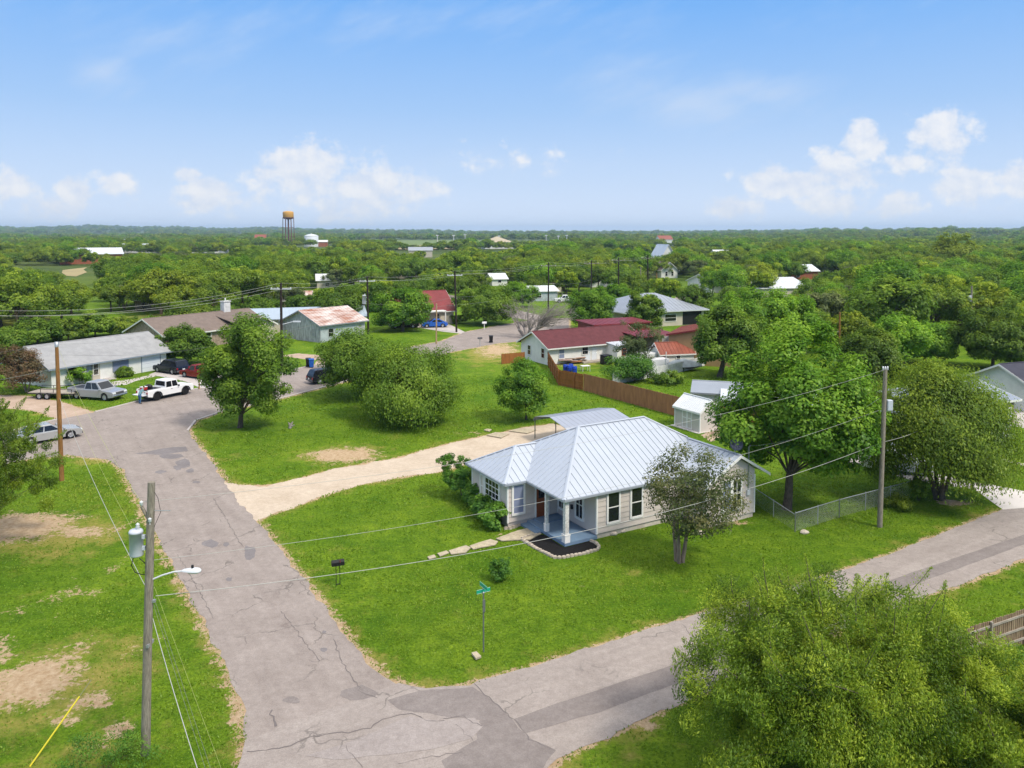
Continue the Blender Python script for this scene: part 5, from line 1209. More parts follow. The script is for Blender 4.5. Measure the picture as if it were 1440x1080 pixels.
vehicle('parked_car', 'black pickup under the tree left of the bright blue car', 'pickup truck', g(568, 461), R(192), 5.2, 1.9, 1.75, 'car_black', 'oldpickup', .36)
vehicle('pickup_truck', 'small distant white pickup beyond the dead grey tree', 'pickup truck', g(795, 425), R(185), 5.3, 1.9, 1.8, 'car_white', 'pickup', .37, clr=.32)
hs2 = heading((60, 617), (118, 607))
vehicle('moving_car', 'pale silver sedan driving on the left street behind the mesquite', 'car', g(66, 619), hs2, 4.8, 1.85, 1.42, 'car_pale', 'sedan', .34, clr=.2)
vehicle('parked_car', 'white car in the shade behind the multi stemmed tree', 'car', g(1262, 662), R(-20), 4.6, 1.82, 1.5, 'car_white', 'sedan', .33)
# flatbed trailer
t = thing('flatbed_trailer', 'flat wooden deck trailer with twin axles behind the silver pickup', 'trailer', g(82, 559), R(-6))
mb = MB(); mb.box(-2.6, 2.3, -1.0, 1.0, .62, .70, 'trailer_wood'); mb.build('deck', t); mb = MB(); [mb.box(-2.6, 2.3, y - .05, y + .05, .52, .62, 'black') for y in (-.95, .95)]; mb.box(-2.65, -2.58, -1, 1, .52, .72, 'black'); mb.tube([(2.3, .9, .57), (3.6, 0, .52), (2.3, -.9, .57)], .05, 'black', 6); mb.build('frame', t)
mb = MB(); [mb.tube([(x, y, .7), (x, y, 1.05)], .03, 'black', 5) for x in (-2.5, -1.2, .2, 2.2) for y in (-.97, .97)]; [mb.tube([(-2.5, y, 1.05), (2.2, y, 1.05)], .03, 'black', 5) for y in (-.97, .97)]; mb.build('side_rail', t)
for x in (-1.25, -.4):
    for y in (-1.1, 1.1): wheel(t, x, y, .34, .2)
# boat-like covered boat by the little shed
t = thing('covered_boat', 'small boat under a pale tarpaulin beside the red roofed garden shed', 'boat', g(962, 521), R(10))
mb = MB(); secs = []
for x, w, zt in ((-2.2, .75, 1.0), (-1.2, .9, 1.35), (0, .95, 1.5), (1.2, .75, 1.2), (2.3, .1, .95)):
    secs.append([(x, -w, .55), (x, -w * .6, zt * .9), (x, 0, zt), (x, w * .6, zt * .9), (x, w, .55)])
mb.add([p for s_ in secs for p in s_], [(i * 5 + k, (i + 1) * 5 + k, (i + 1) * 5 + k + 1, i * 5 + k + 1) for i in range(4) for k in range(4)] + [(0, 1, 2, 3, 4)], 'barn_blue', True); mb.build('tarpaulin', t)
mb = MB(); secs = [[(x, -w, .55), (x, 0, .2 if x < 2 else .45), (x, w, .55)] for x, w in ((-2.2, .78), (0, .98), (1.2, .78), (2.35, .1))]; mb.add([p for s_ in secs for p in s_], [(i * 3 + k, i * 3 + k + 1, (i + 1) * 3 + k + 1, (i + 1) * 3 + k) for i in range(3) for k in range(2)] + [(2, 1, 0)], 'bumper_grey'); mb.build('hull', t)
for y in (-.7, .7): wheel(t, -.6, y, .28, .18)
# machinery frame and white trailer boxes under the open shed
t = thing('boom_trailer', 'white boom trailer with black frame stored under the open shed', 'trailer', g(912, 514), R(20))
mb = MB(); mb.box(-2, 2.6, -.6, .6, .6, .75, 'black'); mb.tube([(-2, 0, .8), (-1, 0, 2.2), (1.5, 0, 2.5), (2.6, 0, 1.6)], .10, 'black', 8); mb.build('frame', t); mb = MB(); mb.box(-1.8, .8, -.7, .7, .76, 1.7, 'plastic_white'); mb.build('cabinet', t, bevel=.06)
for x in (-1.2, -.3):
    for y in (-.8, .8): wheel(t, x, y, .36, .22)
t = thing('utility_box', 'plain white box trailer body beside the boom trailer', 'trailer', g(925, 521), R(20)); mb = MB(); mb.box(-1.2, 1.2, -.7, .7, .4, 1.5, 'plastic_white'); mb.build('body', t, bevel=.05); mb = MB(); mb.tube([(.7, -.75, .2), (.7, -.75, 2.4)], .06, 'plastic_white', 6); mb.build('mast', t)
for y in (-.75, .75): wheel(t, 0, y, .3, .2)

# ------------------------------------------------------------------ street furniture and small things
t = thing('street_sign', 'thin steel post with two crossed green street name blades on the lawn corner', 'street sign', g(680, 917))
mb = MB(); mb.tube([(0, 0, -.2), (0, 0, 2.45)], .03, 'galv_dark', 8); mb.build('pole_shaft', t); mb = MB(); mb.cbox((.02, -.04, 1.95), (.10, .05, .5), 'galv_dark', .2); mb.build('side_plate', t)
def blade(z, rz):
    mb = MB(); mb.cbox((0, 0, z), (.62, .015, .17), 'sign_green', rz); o = mb.build('name_blade', t); w = MB()
    for s in (1, -1):
        n = Vector((-math.sin(rz), math.cos(rz), 0)) * .010 * s; w.cbox(Vector((0, 0, z + .076)) + n, (.60, .004, .008), 'white_paint', rz); w.cbox(Vector((0, 0, z - .076)) + n, (.60, .004, .008), 'white_paint', rz)
    w.build('border', o)
blade(2.56, R(30)); blade(2.75, R(120)); mb = MB(); mb.lathe([(.035, 2.44), (.05, 2.46), (.05, 2.5), (.02, 2.52)], 'galv', 8); mb.lathe([(.03, 2.64), (.04, 2.66), (.02, 2.68)], 'galv', 8); mb.build('bracket', t)
o = sheet('survey_marker', px_poly([(663, 922), (670, 920), (677, 927), (669, 930)]), .05, 'flagstone', .01, .3, kind=False); tag(o, 'square pale concrete marker set in the grass at the foot of the street sign', 'marker'); q = o.modifiers.new('s', 'SOLIDIFY'); q.thickness = .08; q.offset = -1
def mailbox(label, p, rz, two=True, h=1.05, m='black', s=1.0, post='black', low=False):
    t = thing('mailbox', label, 'mailbox', g(*p), rz); mb = MB()
    if two: [mb.tube([(x, 0, -.1), (x, 0, h)], .018, post, 6) for x in (-.09, .09)]; mb.tube([(-.09, 0, .06), (.09, 0, .06)], .018, post, 6)
    else: mb.box(-.05, .05, -.05, .05, -.1, h, post)
    mb.build('post', t); mb = MB(); w, l = .11 * s, .26 * s; pr = [(-w, 0), (w, 0), (w, .12 * s)] + [(w * math.cos(a), .12 * s + w * math.sin(a)) for a in np.linspace(.3, 2.84, 7)] + [(-w, .12 * s)]
    n = len(pr); vs = [(x, y, h + z) for x in (-l, l) for y, z in pr]; mb.add(vs, [(i, i + n, (i + 1) % n + n, (i + 1) % n) for i in range(n)] + [tuple(range(n)), tuple(range(2 * n - 1, n - 1, -1))], m); b = mb.build('box', t)
    f = MB(); f.cbox((l * .3, -w - .012, h + .2 * s), (.03, .012, .16), 'red_metal'); f.build('flag', b)
mailbox('black mailbox on two thin legs in the lawn beside the left street', (475.5, 823), R(22), h=1.0, s=1.15)
mailbox('black mailbox on a post by the dark pole at the barn driveway', (409, 527), R(20), False, 1.0, s=1.3)
mailbox('grey mailbox on a leaning post at the street edge near the bungalow', (675, 486), R(20), False, 1.0, 'bumper_grey', 1.3, 'galv')
mailbox('white mailbox under the round tree in front of the red roofed house', (681, 463), R(20), False, 1.0, 'plastic_white', 1.5, 'white_paint')
def bin_(label, p, rz, m):
    t = thing('wheelie_bin', label, 'bin', g(*p), rz); mb = MB()
    mb.add([(-.24, -.26, .08), (.24, -.26, .08), (.24, .26, .08), (-.24, .26, .08), (-.3, -.33, 1.0), (.3, -.33, 1.0), (.3, .33, 1.0), (-.3, .33, 1.0)], [(0, 3, 2, 1), (0, 1, 5, 4), (1, 2, 6, 5), (2, 3, 7, 6), (3, 0, 4, 7), (4, 5, 6, 7)], m); mb.build('tub', t, bevel=.03)
    mb = MB(); mb.slab([(-.33, -.36, 1.02), (.33, -.36, 1.02), (.33, .38, 1.08), (-.33, .38, 1.08)], (0, 0, .05), m); mb.tube([(-.28, .42, 1.02), (.28, .42, 1.02)], .025, m, 6); mb.build('lid', t, bevel=.02)
    for x in (-.27, .27): w = MB(); w.lathe([(0, -.03), (.12, -.03), (.12, .03), (0, .03)], 'black', 12, (x, .25, .12), 'X'); w.build('wheel', t)
bin_('blue recycling bin standing at the barn driveway', (438, 517), R(20), 'bin_blue')
bin_('dark bin beside the blue recycling bin at the barn driveway', (433.5, 516), R(14), 'bin_black')
bin_('black wheelie bin alone at the street edge near the bungalow', (690.5, 482), R(5), 'bin_black')
def drum(label, p, grp):
    t = thing('plastic_drum', label, 'drum', g(*p), 0, grp); mb = MB(); mb.lathe([(0, 0), (.26, 0), (.29, .03), (.29, .28), (.305, .30), (.29, .32), (.29, .58), (.305, .6), (.29, .62), (.29, .86), (.26, .9), (.24, .88), (0, .88)], 'drum_blue', 18); mb.build('shell', t); mb = MB(); [mb.lathe([(.04, .88), (.04, .91), (0, .91)], 'black', 8, (x, 0, 0)) for x in (-.15, .15)]; mb.build('bung', t)
for x, y, l in ((795, 523, 'leftmost blue plastic drum of the row behind the cedar fence'), (800.5, 524, 'middle blue plastic drum of the row behind the cedar fence'), (808, 525.5, 'right front blue plastic drum, largest looking in the row'), (803, 522, 'blue plastic drum at the back of the row behind the cedar fence')): drum(l, (x, y), 'blue drums behind the fence')
t = thing('wood_pile', 'heap of rusty boards and sheets behind the bungalow', 'pile', g(805, 511), R(20)); rnd = random.Random(5)
for k in range(14): mb = MB(); mb.cbox((rnd.uniform(-1.2, 1.2), rnd.uniform(-.5, .5), .1 + k * .045), (rnd.uniform(1.6, 3.0), rnd.uniform(.2, .7), .05), ['cedar', 'old_fence', 'brush_pile', 'rust_roof'][k % 4], rnd.uniform(-.2, .2), rnd.uniform(-.05, .05)); mb.build('board', t)
t = thing('plastic_table', 'white plastic garden table on the grass behind the drums', 'table', g(823, 522), R(20)); mb = MB(); mb.box(-.55, .55, -.4, .4, .66, .70, 'plastic_white'); mb.build('tabletop', t, bevel=.01)
for x in (-.48, .48):
    for y in (-.33, .33): mb = MB(); mb.tube([(x, y, 0), (x * .95, y * .95, .66)], .03, 'plastic_white', 6); mb.build('leg', t)
t = thing('water_tank', 'black plastic bin against the back wall of the bungalow', 'container', g(852, 512), R(30)); mb = MB(); mb.box(-.6, .6, -.5, .5, 0, 1.15, 'bin_black'); mb.build('tub', t, bevel=.06); mb = MB(); mb.box(-.63, .63, -.53, .53, 1.15, 1.22, 'bin_black'); mb.build('lid', t, bevel=.02)
t = thing('box', 'brown cardboard box in front of the tiny red roofed shed', 'box', g(945, 517), R(12)); mb = MB(); mb.box(-.45, .45, -.35, .35, 0, .75, 'cardboard'); mb.build('carton', t, bevel=.02); mb = MB(); mb.slab([(-.45, -.35, .752), (.45, -.35, .752), (.5, -.75, .9), (-.4, -.75, .9)], (0, 0, .012), 'cardboard'); mb.build('flap', t)
t = thing('spare_tyre', 'black tyre leaning by the vine covered tree', 'tyre', g(867, 516), R(70)); mb = MB(); mb.lathe([(.22, -.1), (.36, -.12), (.40, -.06), (.40, .06), (.36, .12), (.22, .1), (.22, -.1)], 'tyre', 18, (0, 0, .4), 'Y'); mb.build('tread', t)
t = thing('tree_stump', 'small pale forked stump in the grass right of the weeping tree shade', 'stump', g(408, 602)); mb = MB(); mb.tube([(0, 0, 0), (.05, 0, .3), (.25, 0, .55)], [.16, .13, .05], 'dead_wood', 7); mb.tube([(0, 0, .2), (-.15, .05, .5)], [.12, .04], 'dead_wood', 7); mb.tube([(0, 0, .1), (.4, -.1, .3)], [.1, .04], 'dead_wood', 7); mb.build('stub', t)
t = thing('brush_pile', 'heap of brown branches on bare soil behind the beige shed', 'pile', g(1020, 611)); mb = MB(); rnd = random.Random(9)
for k in range(60): a = rnd.uniform(0, 6.28); p = Vector((rnd.gauss(0, .7), rnd.gauss(0, .4), rnd.uniform(.03, .4))); q = Vector((math.cos(a), math.sin(a), rnd.uniform(-.2, .3))) * rnd.uniform(.3, .8); mb.tube([p - q * .5, p + q * .5], .02, 'brush_pile', 4)
mb.build('branches', t)
for i, (x, y, l) in enumerate([(862, 752, 'jagged grey stone at the foot of the long house wall, left one'), (874, 748, 'jagged grey stone at the foot of the long house wall, right one'), (984, 751, 'flat pale stone in the grass left of the front wing'), (1131, 750, 'small white stone at the foot of the chain link fence')]):
    bm = bmesh.new(); bmesh.ops.create_icosphere(bm, subdivisions=2, radius=.2); rnd = random.Random(i)
    for v in bm.verts: v.co = Vector((v.co.x * rnd.uniform(1, 1.5), v.co.y * rnd.uniform(.7, 1.0), v.co.z * rnd.uniform(.6, .9)))
    me = bpy.data.meshes.new('garden_stone'); bm.to_mesh(me); bm.free(); me.materials.append(M_['edging_stone']); o = bpy.data.objects.new('garden_stone', me); COL.objects.link(o); o.location = g(x, y) + Vector((0, 0, .06)); tag(o, l, 'stone')

# ------------------------------------------------------------------ the person at the tailgate
def person():
    pos = g(196.5, 568); V = {}; E = []; Rd = []
    def add(k, p, r, parent=None):
        V[k] = len(Rd); pts.append(p); Rd.append(r)
        if parent is not None: E.append((V[parent], V[k]))
    pts = []
    add('hip', (0, 0, .95), .16); add('waist', (.10, 0, 1.10), .15, 'hip'); add('chest', (.30, 0, 1.32), .17, 'waist'); add('neck', (.46, 0, 1.46), .065, 'chest'); add('head0', (.53, 0, 1.53), .085, 'neck'); add('head', (.60, 0, 1.60), .105, 'head0'); add('crown', (.63, 0, 1.68), .075, 'head'); add('nose', (.705, 0, 1.585), .02, 'head')
    for s, nm in ((1, 'l'), (-1, 'r')):
        add('th' + nm, (.0, s * .10, .88), .10, 'hip'); add('kn' + nm, (.05 + .03 * s, s * .12, .50), .068, 'th' + nm); add('an' + nm, (-.02 + .06 * s, s * .13, .09), .048, 'kn' + nm); add('to' + nm, (.18 + .06 * s, s * .14, .05), .045, 'an' + nm)
        add('sh' + nm, (.32, s * .20, 1.36), .065, 'chest'); add('el' + nm, (.42, s * .25, 1.10), .046, 'sh' + nm); add('wr' + nm, (.63, s * .17, 1.04), .032, 'el' + nm); add('pm' + nm, (.70, s * .16, 1.03), .034, 'wr' + nm)
        for f in range(4):
            y = s * (.16 + (f - 1.5) * .022); L = (.055, .07, .075, .062)[f]; add(f'f{f}a' + nm, (.74, y, 1.025), .010, 'pm' + nm); add(f'f{f}b' + nm, (.74 + L * .6, y, 1.01), .009, f'f{f}a' + nm); add(f'f{f}c' + nm, (.74 + L * .85, y, .985), .008, f'f{f}b' + nm)
        add('t0' + nm, (.71, s * .115, 1.03), .011, 'pm' + nm); add('t1' + nm, (.75, s * .10, 1.015), .009, 't0' + nm)
    me = bpy.data.meshes.new('person'); me.from_pydata(pts, E, []); o = bpy.data.objects.new('person_tmp', me); COL.objects.link(o)
    sk = o.modifiers.new('skin', 'SKIN'); sk.use_smooth_shade = True
    for i, r in enumerate(Rd): me.skin_vertices[0].data[i].radius = (r, r)
    me.skin_vertices[0].data[0].use_root = True
    o.modifiers.new('sub', 'SUBSURF').levels = 1
    dg = bpy.context.evaluated_depsgraph_get(); m2 = bpy.data.meshes.new_from_object(o.evaluated_get(dg)); bpy.data.objects.remove(o)
    m2.name = 'person'; m2.materials.clear(); [m2.materials.append(M_[k]) for k in ('jeans', 'shirt', 'skin', 'black')]
    for p in m2.polygons:
        c = p.center; p.use_smooth = True
        p.material_index = 3 if c.z < .10 else 0 if c.z < .98 and c.x < .5 else 2 if (c.x > .47 and c.z > 1.42) or (c.x > .56) else 1
    b = bpy.data.objects.new('person', m2); COL.objects.link(b); b.location = pos; b.rotation_euler = (0, 0, hs + R(8)); b.scale = (.97,) * 3
    tag(b, 'person in blue jeans and teal shirt leaning over the open pickup tailgate', 'person')
    h = MB(); h.lathe([(.112, 0), (.108, .05), (.085, .09), (.04, .115), (0, .12)], 'hair', 14); ho = h.build('hair', b); ho.location = (.60, 0, 1.615); ho.rotation_euler = (0, R(20), 0)
    for s in (1, -1):
        for (dx, dz, r, m) in ((.09, .012, .012, 'black'),): k = MB(); k.lathe([(0, -r), (r, 0), (0, r)], m, 6); ko = k.build('eye', b); ko.location = (.695, s * .035, 1.61)
        k = MB(); k.lathe([(.0, -.008), (.03, -.004), (.03, .008), (0, .012)], 'skin', 8); ko = k.build('ear', b); ko.location = (.60, s * .105, 1.59); ko.rotation_euler = (R(90), 0, 0)
    k = MB(); k.cbox((.69, 0, 1.55), (.02, .045, .012), 'red_brick'); k.build('mouth', b)
person()

# ------------------------------------------------------------------ trees
def unit(a): return a / (np.linalg.norm(a, axis=1, keepdims=True) + 1e-9)
def leaf_np(rg, P, N, T, size, asp):
    """rhombic leaf faces at P with normal N, long axis along T"""
    T = unit(T - N * np.sum(T * N, 1, keepdims=True)); B = np.cross(N, T); s = size[:, None]
    bend = N * s * .12
    V = np.stack([P - T * s * .5 - bend, P + B * s * asp * .5, P + T * s * .5 - bend, P - B * s * asp * .5], 1).reshape(-1, 3)
    return V, np.arange(len(V), dtype=np.int32).reshape(-1, 4)
def make_crown(seed, cen, rad, K, n, leaf, style='leaf', asp=.55, clump=.24, flat=.8, shell=.55, gaps=.0, lob=.3, low_cut=None):
    rg = np.random.default_rng(seed); cen = np.array(cen, float); rad = np.array(rad, float)
    d = unit(rg.normal(size=(K * 3, 3))); d = d[(d[:, 2] > -.75)][:K]
    lobes = unit(rg.normal(size=(7, 3))); la = rg.uniform(-lob, lob, 7)
    mod = 1 + np.clip(d @ lobes.T, 0, 1) ** 3 @ la
    fr = shell + (1 - shell) * rg.random(len(d)) ** .7
    fr[: len(d) // 6] *= rg.random(len(d) // 6) * .8
    cr = np.cbrt(np.prod(rad)) * clump * rg.uniform(.6, 1.35, len(d))
    C = cen + d * rad * (mod * fr)[:, None] * (1 - clump * .65)
    ctint = np.clip(rg.normal(.5, .27 if style == 'feather' else .2, len(d)), 0, 1)
    w = cr ** 2; idx = rg.choice(len(d), n, p=w / w.sum())
    q = unit(rg.normal(size=(n, 3))); rr = rg.random(n) ** .45
    # uneven twig clusters inside every clump
    sub = unit(rg.normal(size=(len(d), 9, 3))); sk = rg.integers(0, 9, n); q = unit(q + sub[idx, sk] * .75)
    off = q * rr[:, None] * cr[idx][:, None]; off[:, 2] *= flat
    P = C[idx] + off
    out = unit((P - cen) / rad)
    rn = unit(rg.normal(size=(n, 3)))
    N = unit(q * .6 + out * .4 + np.array([0, 0, .75]) + rn * .5)
    T = rn + np.array([0, 0, -.3])
    size = leaf * rg.uniform(.6, 1.35, n)
    if style == 'feather':
        T = unit(out * .5 + rn * 1.1 + np.array([0, 0, -.15])); N = unit(np.array([0, 0, .6]) + rn * .9 + q * .5)
        size = size * rg.uniform(.6, 1.4, n)
    if style == 'weep':
        k = rg.random(n) ** 1.3; surf = np.hypot(out[:, 0], out[:, 1])
        L = (rad[2] * .48) * k * (surf ** 1.5); ph = np.round(rg.random(n) * 14) / 14
        P[:, 2] -= L * (.4 + .6 * ph); P[:, :2] += out[:, :2] * (L * .12)[:, None]
        T = rn * .75 + np.array([0, 0, -.9]) + out * .3; N = unit(out * .6 + rn * .6 + q * .35 + np.array([0, 0, .5]))
    if low_cut is not None: keep = P[:, 2] > low_cut; P, N, T, size, idx = P[keep], N[keep], T[keep], size[keep], idx[keep]; n = len(P)
    V, Q = leaf_np(rg, P, N, T, size, asp)
    tint = np.clip(ctint[idx] + rg.normal(0, .16, n), 0, 1)
    return V, Q, tint, C
def make_trunk(seed, C, base_r, fork, m, stems=1, spread=.35, nb=26, origin=(0, 0, 0), cen=None, twigs=0):
    rnd = random.Random(seed); mb = MB(); C = [Vector(c) for c in C]; rnd.shuffle(C)
    tops = []
    for s_ in range(stems):
        a = 2 * math.pi * s_ / stems + rnd.uniform(-.4, .4); o = Vector(origin) + Vector((math.cos(a), math.sin(a), 0)) * (base_r * .9 if stems > 1 else 0)
        r = base_r * (1 if stems == 1 else .62) * rnd.uniform(.85, 1.1)
        lean = Vector((math.cos(a) * spread, math.sin(a) * spread, 1)) if stems > 1 else Vector((rnd.uniform(-.1, .1), rnd.uniform(-.1, .1), 1))
        if cen is not None and stems == 1: lean = Vector(((cen[0]) * .5 / max(fork, .1), cen[1] * .5 / max(fork, .1), 1))
        t = o + lean * fork
        mid = o.lerp(t, .5) + Vector((rnd.uniform(-.06, .06), rnd.uniform(-.06, .06), 0)) * fork * .3
        mb.tube([o - Vector((0, 0, .15)), o + Vector((0, 0, fork * .06)), mid, t], [r * 1.45, r * 1.08, r * .9, r * .78], m, 9); tops.append((t, r * .78))
    for i, c in enumerate(C[:nb]):
        t, r = min(tops, key=lambda q: (q[0] - c).length) if stems > 1 else tops[0]
        L = (c - t).length; p1 = t.lerp(c, .35) + Vector((rnd.uniform(-.1, .1), rnd.uniform(-.1, .1), .12)) * L; p2 = t.lerp(c, .7) + Vector((rnd.uniform(-.08, .08), rnd.uniform(-.08, .08), .06)) * L
        rr = r * rnd.uniform(.35, .6) * (1 if i < 9 else .6); mb.tube([t - Vector((0, 0, r * .5)), p1, p2, c], [rr, rr * .7, rr * .42, rr * .12], m, 6 if i < 10 else 4)
        for k in range(twigs):
            b = p1.lerp(c, rnd.random()); v = Vector((rnd.gauss(0, 1), rnd.gauss(0, 1), rnd.gauss(.25, .7))).normalized() * L * rnd.uniform(.15, .4); q = b + v * .55 + Vector((rnd.gauss(0, .06), rnd.gauss(0, .06), 0)) * L
            mb.tube([b, q, b + v + Vector((0, 0, L * .05))], [rr * .22, rr * .14, rr * .04], m, 4)
            for j in range(3): w = q + Vector((rnd.gauss(0, 1), rnd.gauss(0, 1), rnd.gauss(.3, .6))).normalized() * L * .15; mb.tube([q, w], [rr * .09, rr * .03], m, 3, False)
    return mb
def leafy(name, label, cat, loc, crown, leafm, trunk=None, group=None, crown_name='crown'):
    V, Q, tint, C = crown
    t = thing(name, label, cat, loc, 0, group)
    me = np_mesh(crown_name, V, Q, tint); me.materials.append(M_[leafm]); o = bpy.data.objects.new(crown_name, me); COL.objects.link(o); o.parent = t
    if trunk: trunk.build('trunk', t)
    return t
USED = []                                  # (x, y, radius) of every tree that stands by itself
def tree(label, base, box, leafm, seed, n, leaf, style='leaf', K=90, name='broadleaf_tree', cat='tree', tr=.2, stems=1, barkm='bark', fork=None, group=None, shift=0.0, **kw):
    b = g(*base) if not isinstance(base, Vector) else base
    x0, y0, x1, y1 = box; Y = b.y + shift
    top = dep((x0 + x1) / 2, y0, Y).z * .985; bot = max(-.2, dep((x0 + x1) / 2, y1, Y).z - .12 * (top - dep((x0 + x1) / 2, y1, Y).z))
    sc = Y / F; rx = (x1 - x0) / 2 * sc; cx = dep((x0 + x1) / 2, y1, Y).x - b.x
    cen = (cx, shift, (top + bot) / 2); rad = (rx, rx * kw.pop('deep', .92), (top - bot) / 2)
    spread = kw.pop('spread', .35); cr = make_crown(seed, cen, rad, K, n, leaf, style, **kw)
    fk = fork if fork is not None else max(.35, bot + (top - bot) * .22)
    tk = make_trunk(seed, cr[3], tr, fk, barkm, stems, spread, cen=cen) if tr else None
    USED.append((b.x + cx, b.y, rx))
    return leafy(name, label, cat, b, cr, leafm, tk, group)
grass()
# ---- the trees and bushes one can point to
tree('tall bright green pecan tree with a single dark trunk behind the front chain link fence', (1107, 716), (1000, 452, 1224, 684), 'leaf_pecan', 11, 54000, .24, K=120, name='pecan_tree', tr=.30, fork=2.2, clump=.22, lob=.45, barkm='bark')
tree('spreading multi stemmed tree on bare soil at the end of the chain link fence', (1322, 702), (1196, 478, 1432, 676), 'leaf_elm', 12, 95000, .19, 'weep', K=130, name='elm_tree', tr=.26, stems=4, fork=2.0, clump=.24, asp=.42, lob=.45)
tree('sparse crape myrtle with fluted pale trunk in front of the corner house', (955, 790), (884, 602, 1050, 768), 'leaf_myrtle', 13, 12000, .135, K=95, name='crape_myrtle', tr=.19, stems=3, fork=1.5, spread=.12, barkm='bark_pale', clump=.20, shell=.5, lob=.5, asp=.6)
tree('bushy light green tree with foliage to the ground at the street corner', (338, 601), (279, 462, 404, 640), 'leaf_weep', 14, 42000, .25, K=110, name='pecan_tree', tr=.26, fork=1.2, clump=.25, lob=.5, asp=.5)
tree('dense dark green tree left of the weeping one, overhanging the black car', (508, 557), (434, 456, 586, 572), 'leaf_oak', 15, 42000, .26, K=80, name='oak_tree', tr=.24, fork=1.5, clump=.27)
tree('round weeping tree with trailing foliage in the middle of the big lawn', (578, 592), (474, 464, 664, 584), 'leaf_weep', 16, 62000, .20, 'weep', K=120, name='weeping_tree', tr=.26, fork=1.8, clump=.22, asp=.46, lob=.35)
tree('small rounded tree with thin trunk on the lawn left of the carport', (740, 590), (691, 499, 785, 582), 'leaf_pecan', 17, 20000, .20, K=70, name='ornamental_tree', tr=.12, fork=1.1, clump=.26, lob=.35)
tree('open bushy shrub with upright stems at the left end of the corner house', (652, 700), (620, 638, 678, 694), 'leaf_shrub', 18, 10000, .14, K=60, name='shrub', cat='bush', tr=.05, stems=4, fork=.5, clump=.2, lob=.5)
for i, (bx, by, bb, l) in enumerate([(672, 712, (648, 680, 694, 722), 'upper dark green shrub under the bay window'), (686, 728, (658, 692, 712, 740), 'middle broad leaved shrub under the bay window'), (700, 742, (672, 702, 722, 754), 'lowest bright shrub at the corner of the bay')]):
    tree(l, (bx, by), bb, 'leaf_shrub', 20 + i, 5200, .17, K=34, name='shrub', cat='bush', tr=.03, stems=3, fork=.2, clump=.32, asp=.6)
tree('small lone bush in the lawn between the path and the street sign', (703, 815), (684, 773, 722, 816), 'leaf_shrub', 24, 2600, .11, K=34, name='shrub', cat='bush', tr=.025, stems=3, fork=.3, clump=.28, lob=.5)
tree('half dead vine covered tree behind the bungalow annex', (890, 522), (860, 446, 928, 516), 'leaf_grey', 25, 9000, .19, K=60, tr=.16, stems=2, fork=1.6, barkm='dead_wood', clump=.2, lob=.6, shell=.35)
tree('bright leafy bush against the white metal fence', (893, 536), (842, 497, 930, 536), 'leaf_shrub', 26, 9000, .22, K=50, name='shrub', cat='bush', tr=.05, stems=3, fork=.5, clump=.3)
tree('low weedy bush in front of the white metal fence', (942, 540), (914, 518, 966, 541), 'leaf_oak', 27, 4000, .2, K=30, name='shrub', cat='bush', tr=.04, stems=3, fork=.3, clump=.3)
tree('round glossy green tree beside the street behind the red barn', (830, 464), (794, 396, 870, 462), 'leaf_pecan', 28, 26000, .34, K=80, tr=.28, clump=.26, lob=.3)
tree('dark spreading tree in front of the grey hip roof house', (904, 474), (868, 398, 938, 470), 'leaf_oak', 29, 17000, .36, K=70, tr=.26, clump=.22, lob=.5)
tree('big dark green tree overhanging the small white shed', (1012, 530), (966, 420, 1078, 536), 'leaf_oak', 30, 36000, .33, K=110, tr=.3, clump=.24, lob=.4)
tree('large tree with bright top just behind the tall pecan', (1072, 505), (1000, 402, 1142, 492), 'leaf_pecan', 31, 40000, .36, K=120, tr=.34, clump=.22, lob=.4)
tree('wide round tree hiding the drive left of the bright red roof', (566, 466), (524, 402, 613, 460), 'leaf_pecan', 32, 26000, .36, K=90, tr=.3, clump=.25)
tree('broad tree with thick trunk in front of the red roofed house lawn', (681, 456), (634, 394, 735, 452), 'leaf_oak', 33, 28000, .36, K=90, tr=.34, clump=.25)
tree('dark tree with round crown behind the rusty barn', (478, 460), (436, 398, 520, 452), 'leaf_oak', 34, 24000, .4, K=90, tr=.3, clump=.25)
tree('rust coloured crape myrtle with pink blooms at the left end of the ranch house', (38, 553), (-22, 478, 72, 556), 'leaf_rust', 35, 14000, .2, K=80, name='crape_myrtle', tr=.12, stems=3, fork=1.2, barkm='bark_pale', clump=.22, lob=.4)
tree('bright young shrub before the white ranch house wall', (114, 541), (96, 512, 131, 540), 'leaf_pecan', 36, 3000, .2, K=30, name='shrub', cat='bush', tr=.05, stems=2, fork=.4, clump=.3)
tree('dark low shrub left of the bright one by the ranch house', (84, 541), (66, 516, 98, 544), 'leaf_oak', 37, 2600, .2, K=30, name='shrub', cat='bush', tr=.05, stems=2, fork=.4, clump=.3)
tree('clipped oval hedge bush under the ranch house window', (176, 530), (162, 514, 190, 531), 'leaf_oak', 38, 4500, .14, K=60, name='hedge_bush', cat='bush', tr=.05, stems=3, fork=.3, clump=.3, shell=.7, lob=.05)
tree('dark leafy tree beside the garage of the ranch house', (262, 512), (222, 452, 304, 508), 'leaf_oak', 39, 22000, .3, K=80, tr=.22, clump=.25, lob=.4)
tree('dark clipped bush by the red roofed house', (647, 455), (632, 440, 660, 454), 'leaf_oak', 40, 3000, .3, K=30, name='hedge_bush', cat='bush', tr=.05, stems=2, fork=.3, clump=.3)
tree('bright rounded tree in the woods right of the brown pole', (1300, 512), (1252, 438, 1350, 505), 'leaf_pecan', 41, 24000, .36, K=90, tr=.28, clump=.25)
tree('tall yellow green tree rising above the skyline at right', (1335, 385), (1300, 322, 1372, 380), 'leaf_yellow', 42, 16000, .8, K=80, tr=.4, clump=.24, lob=.5)
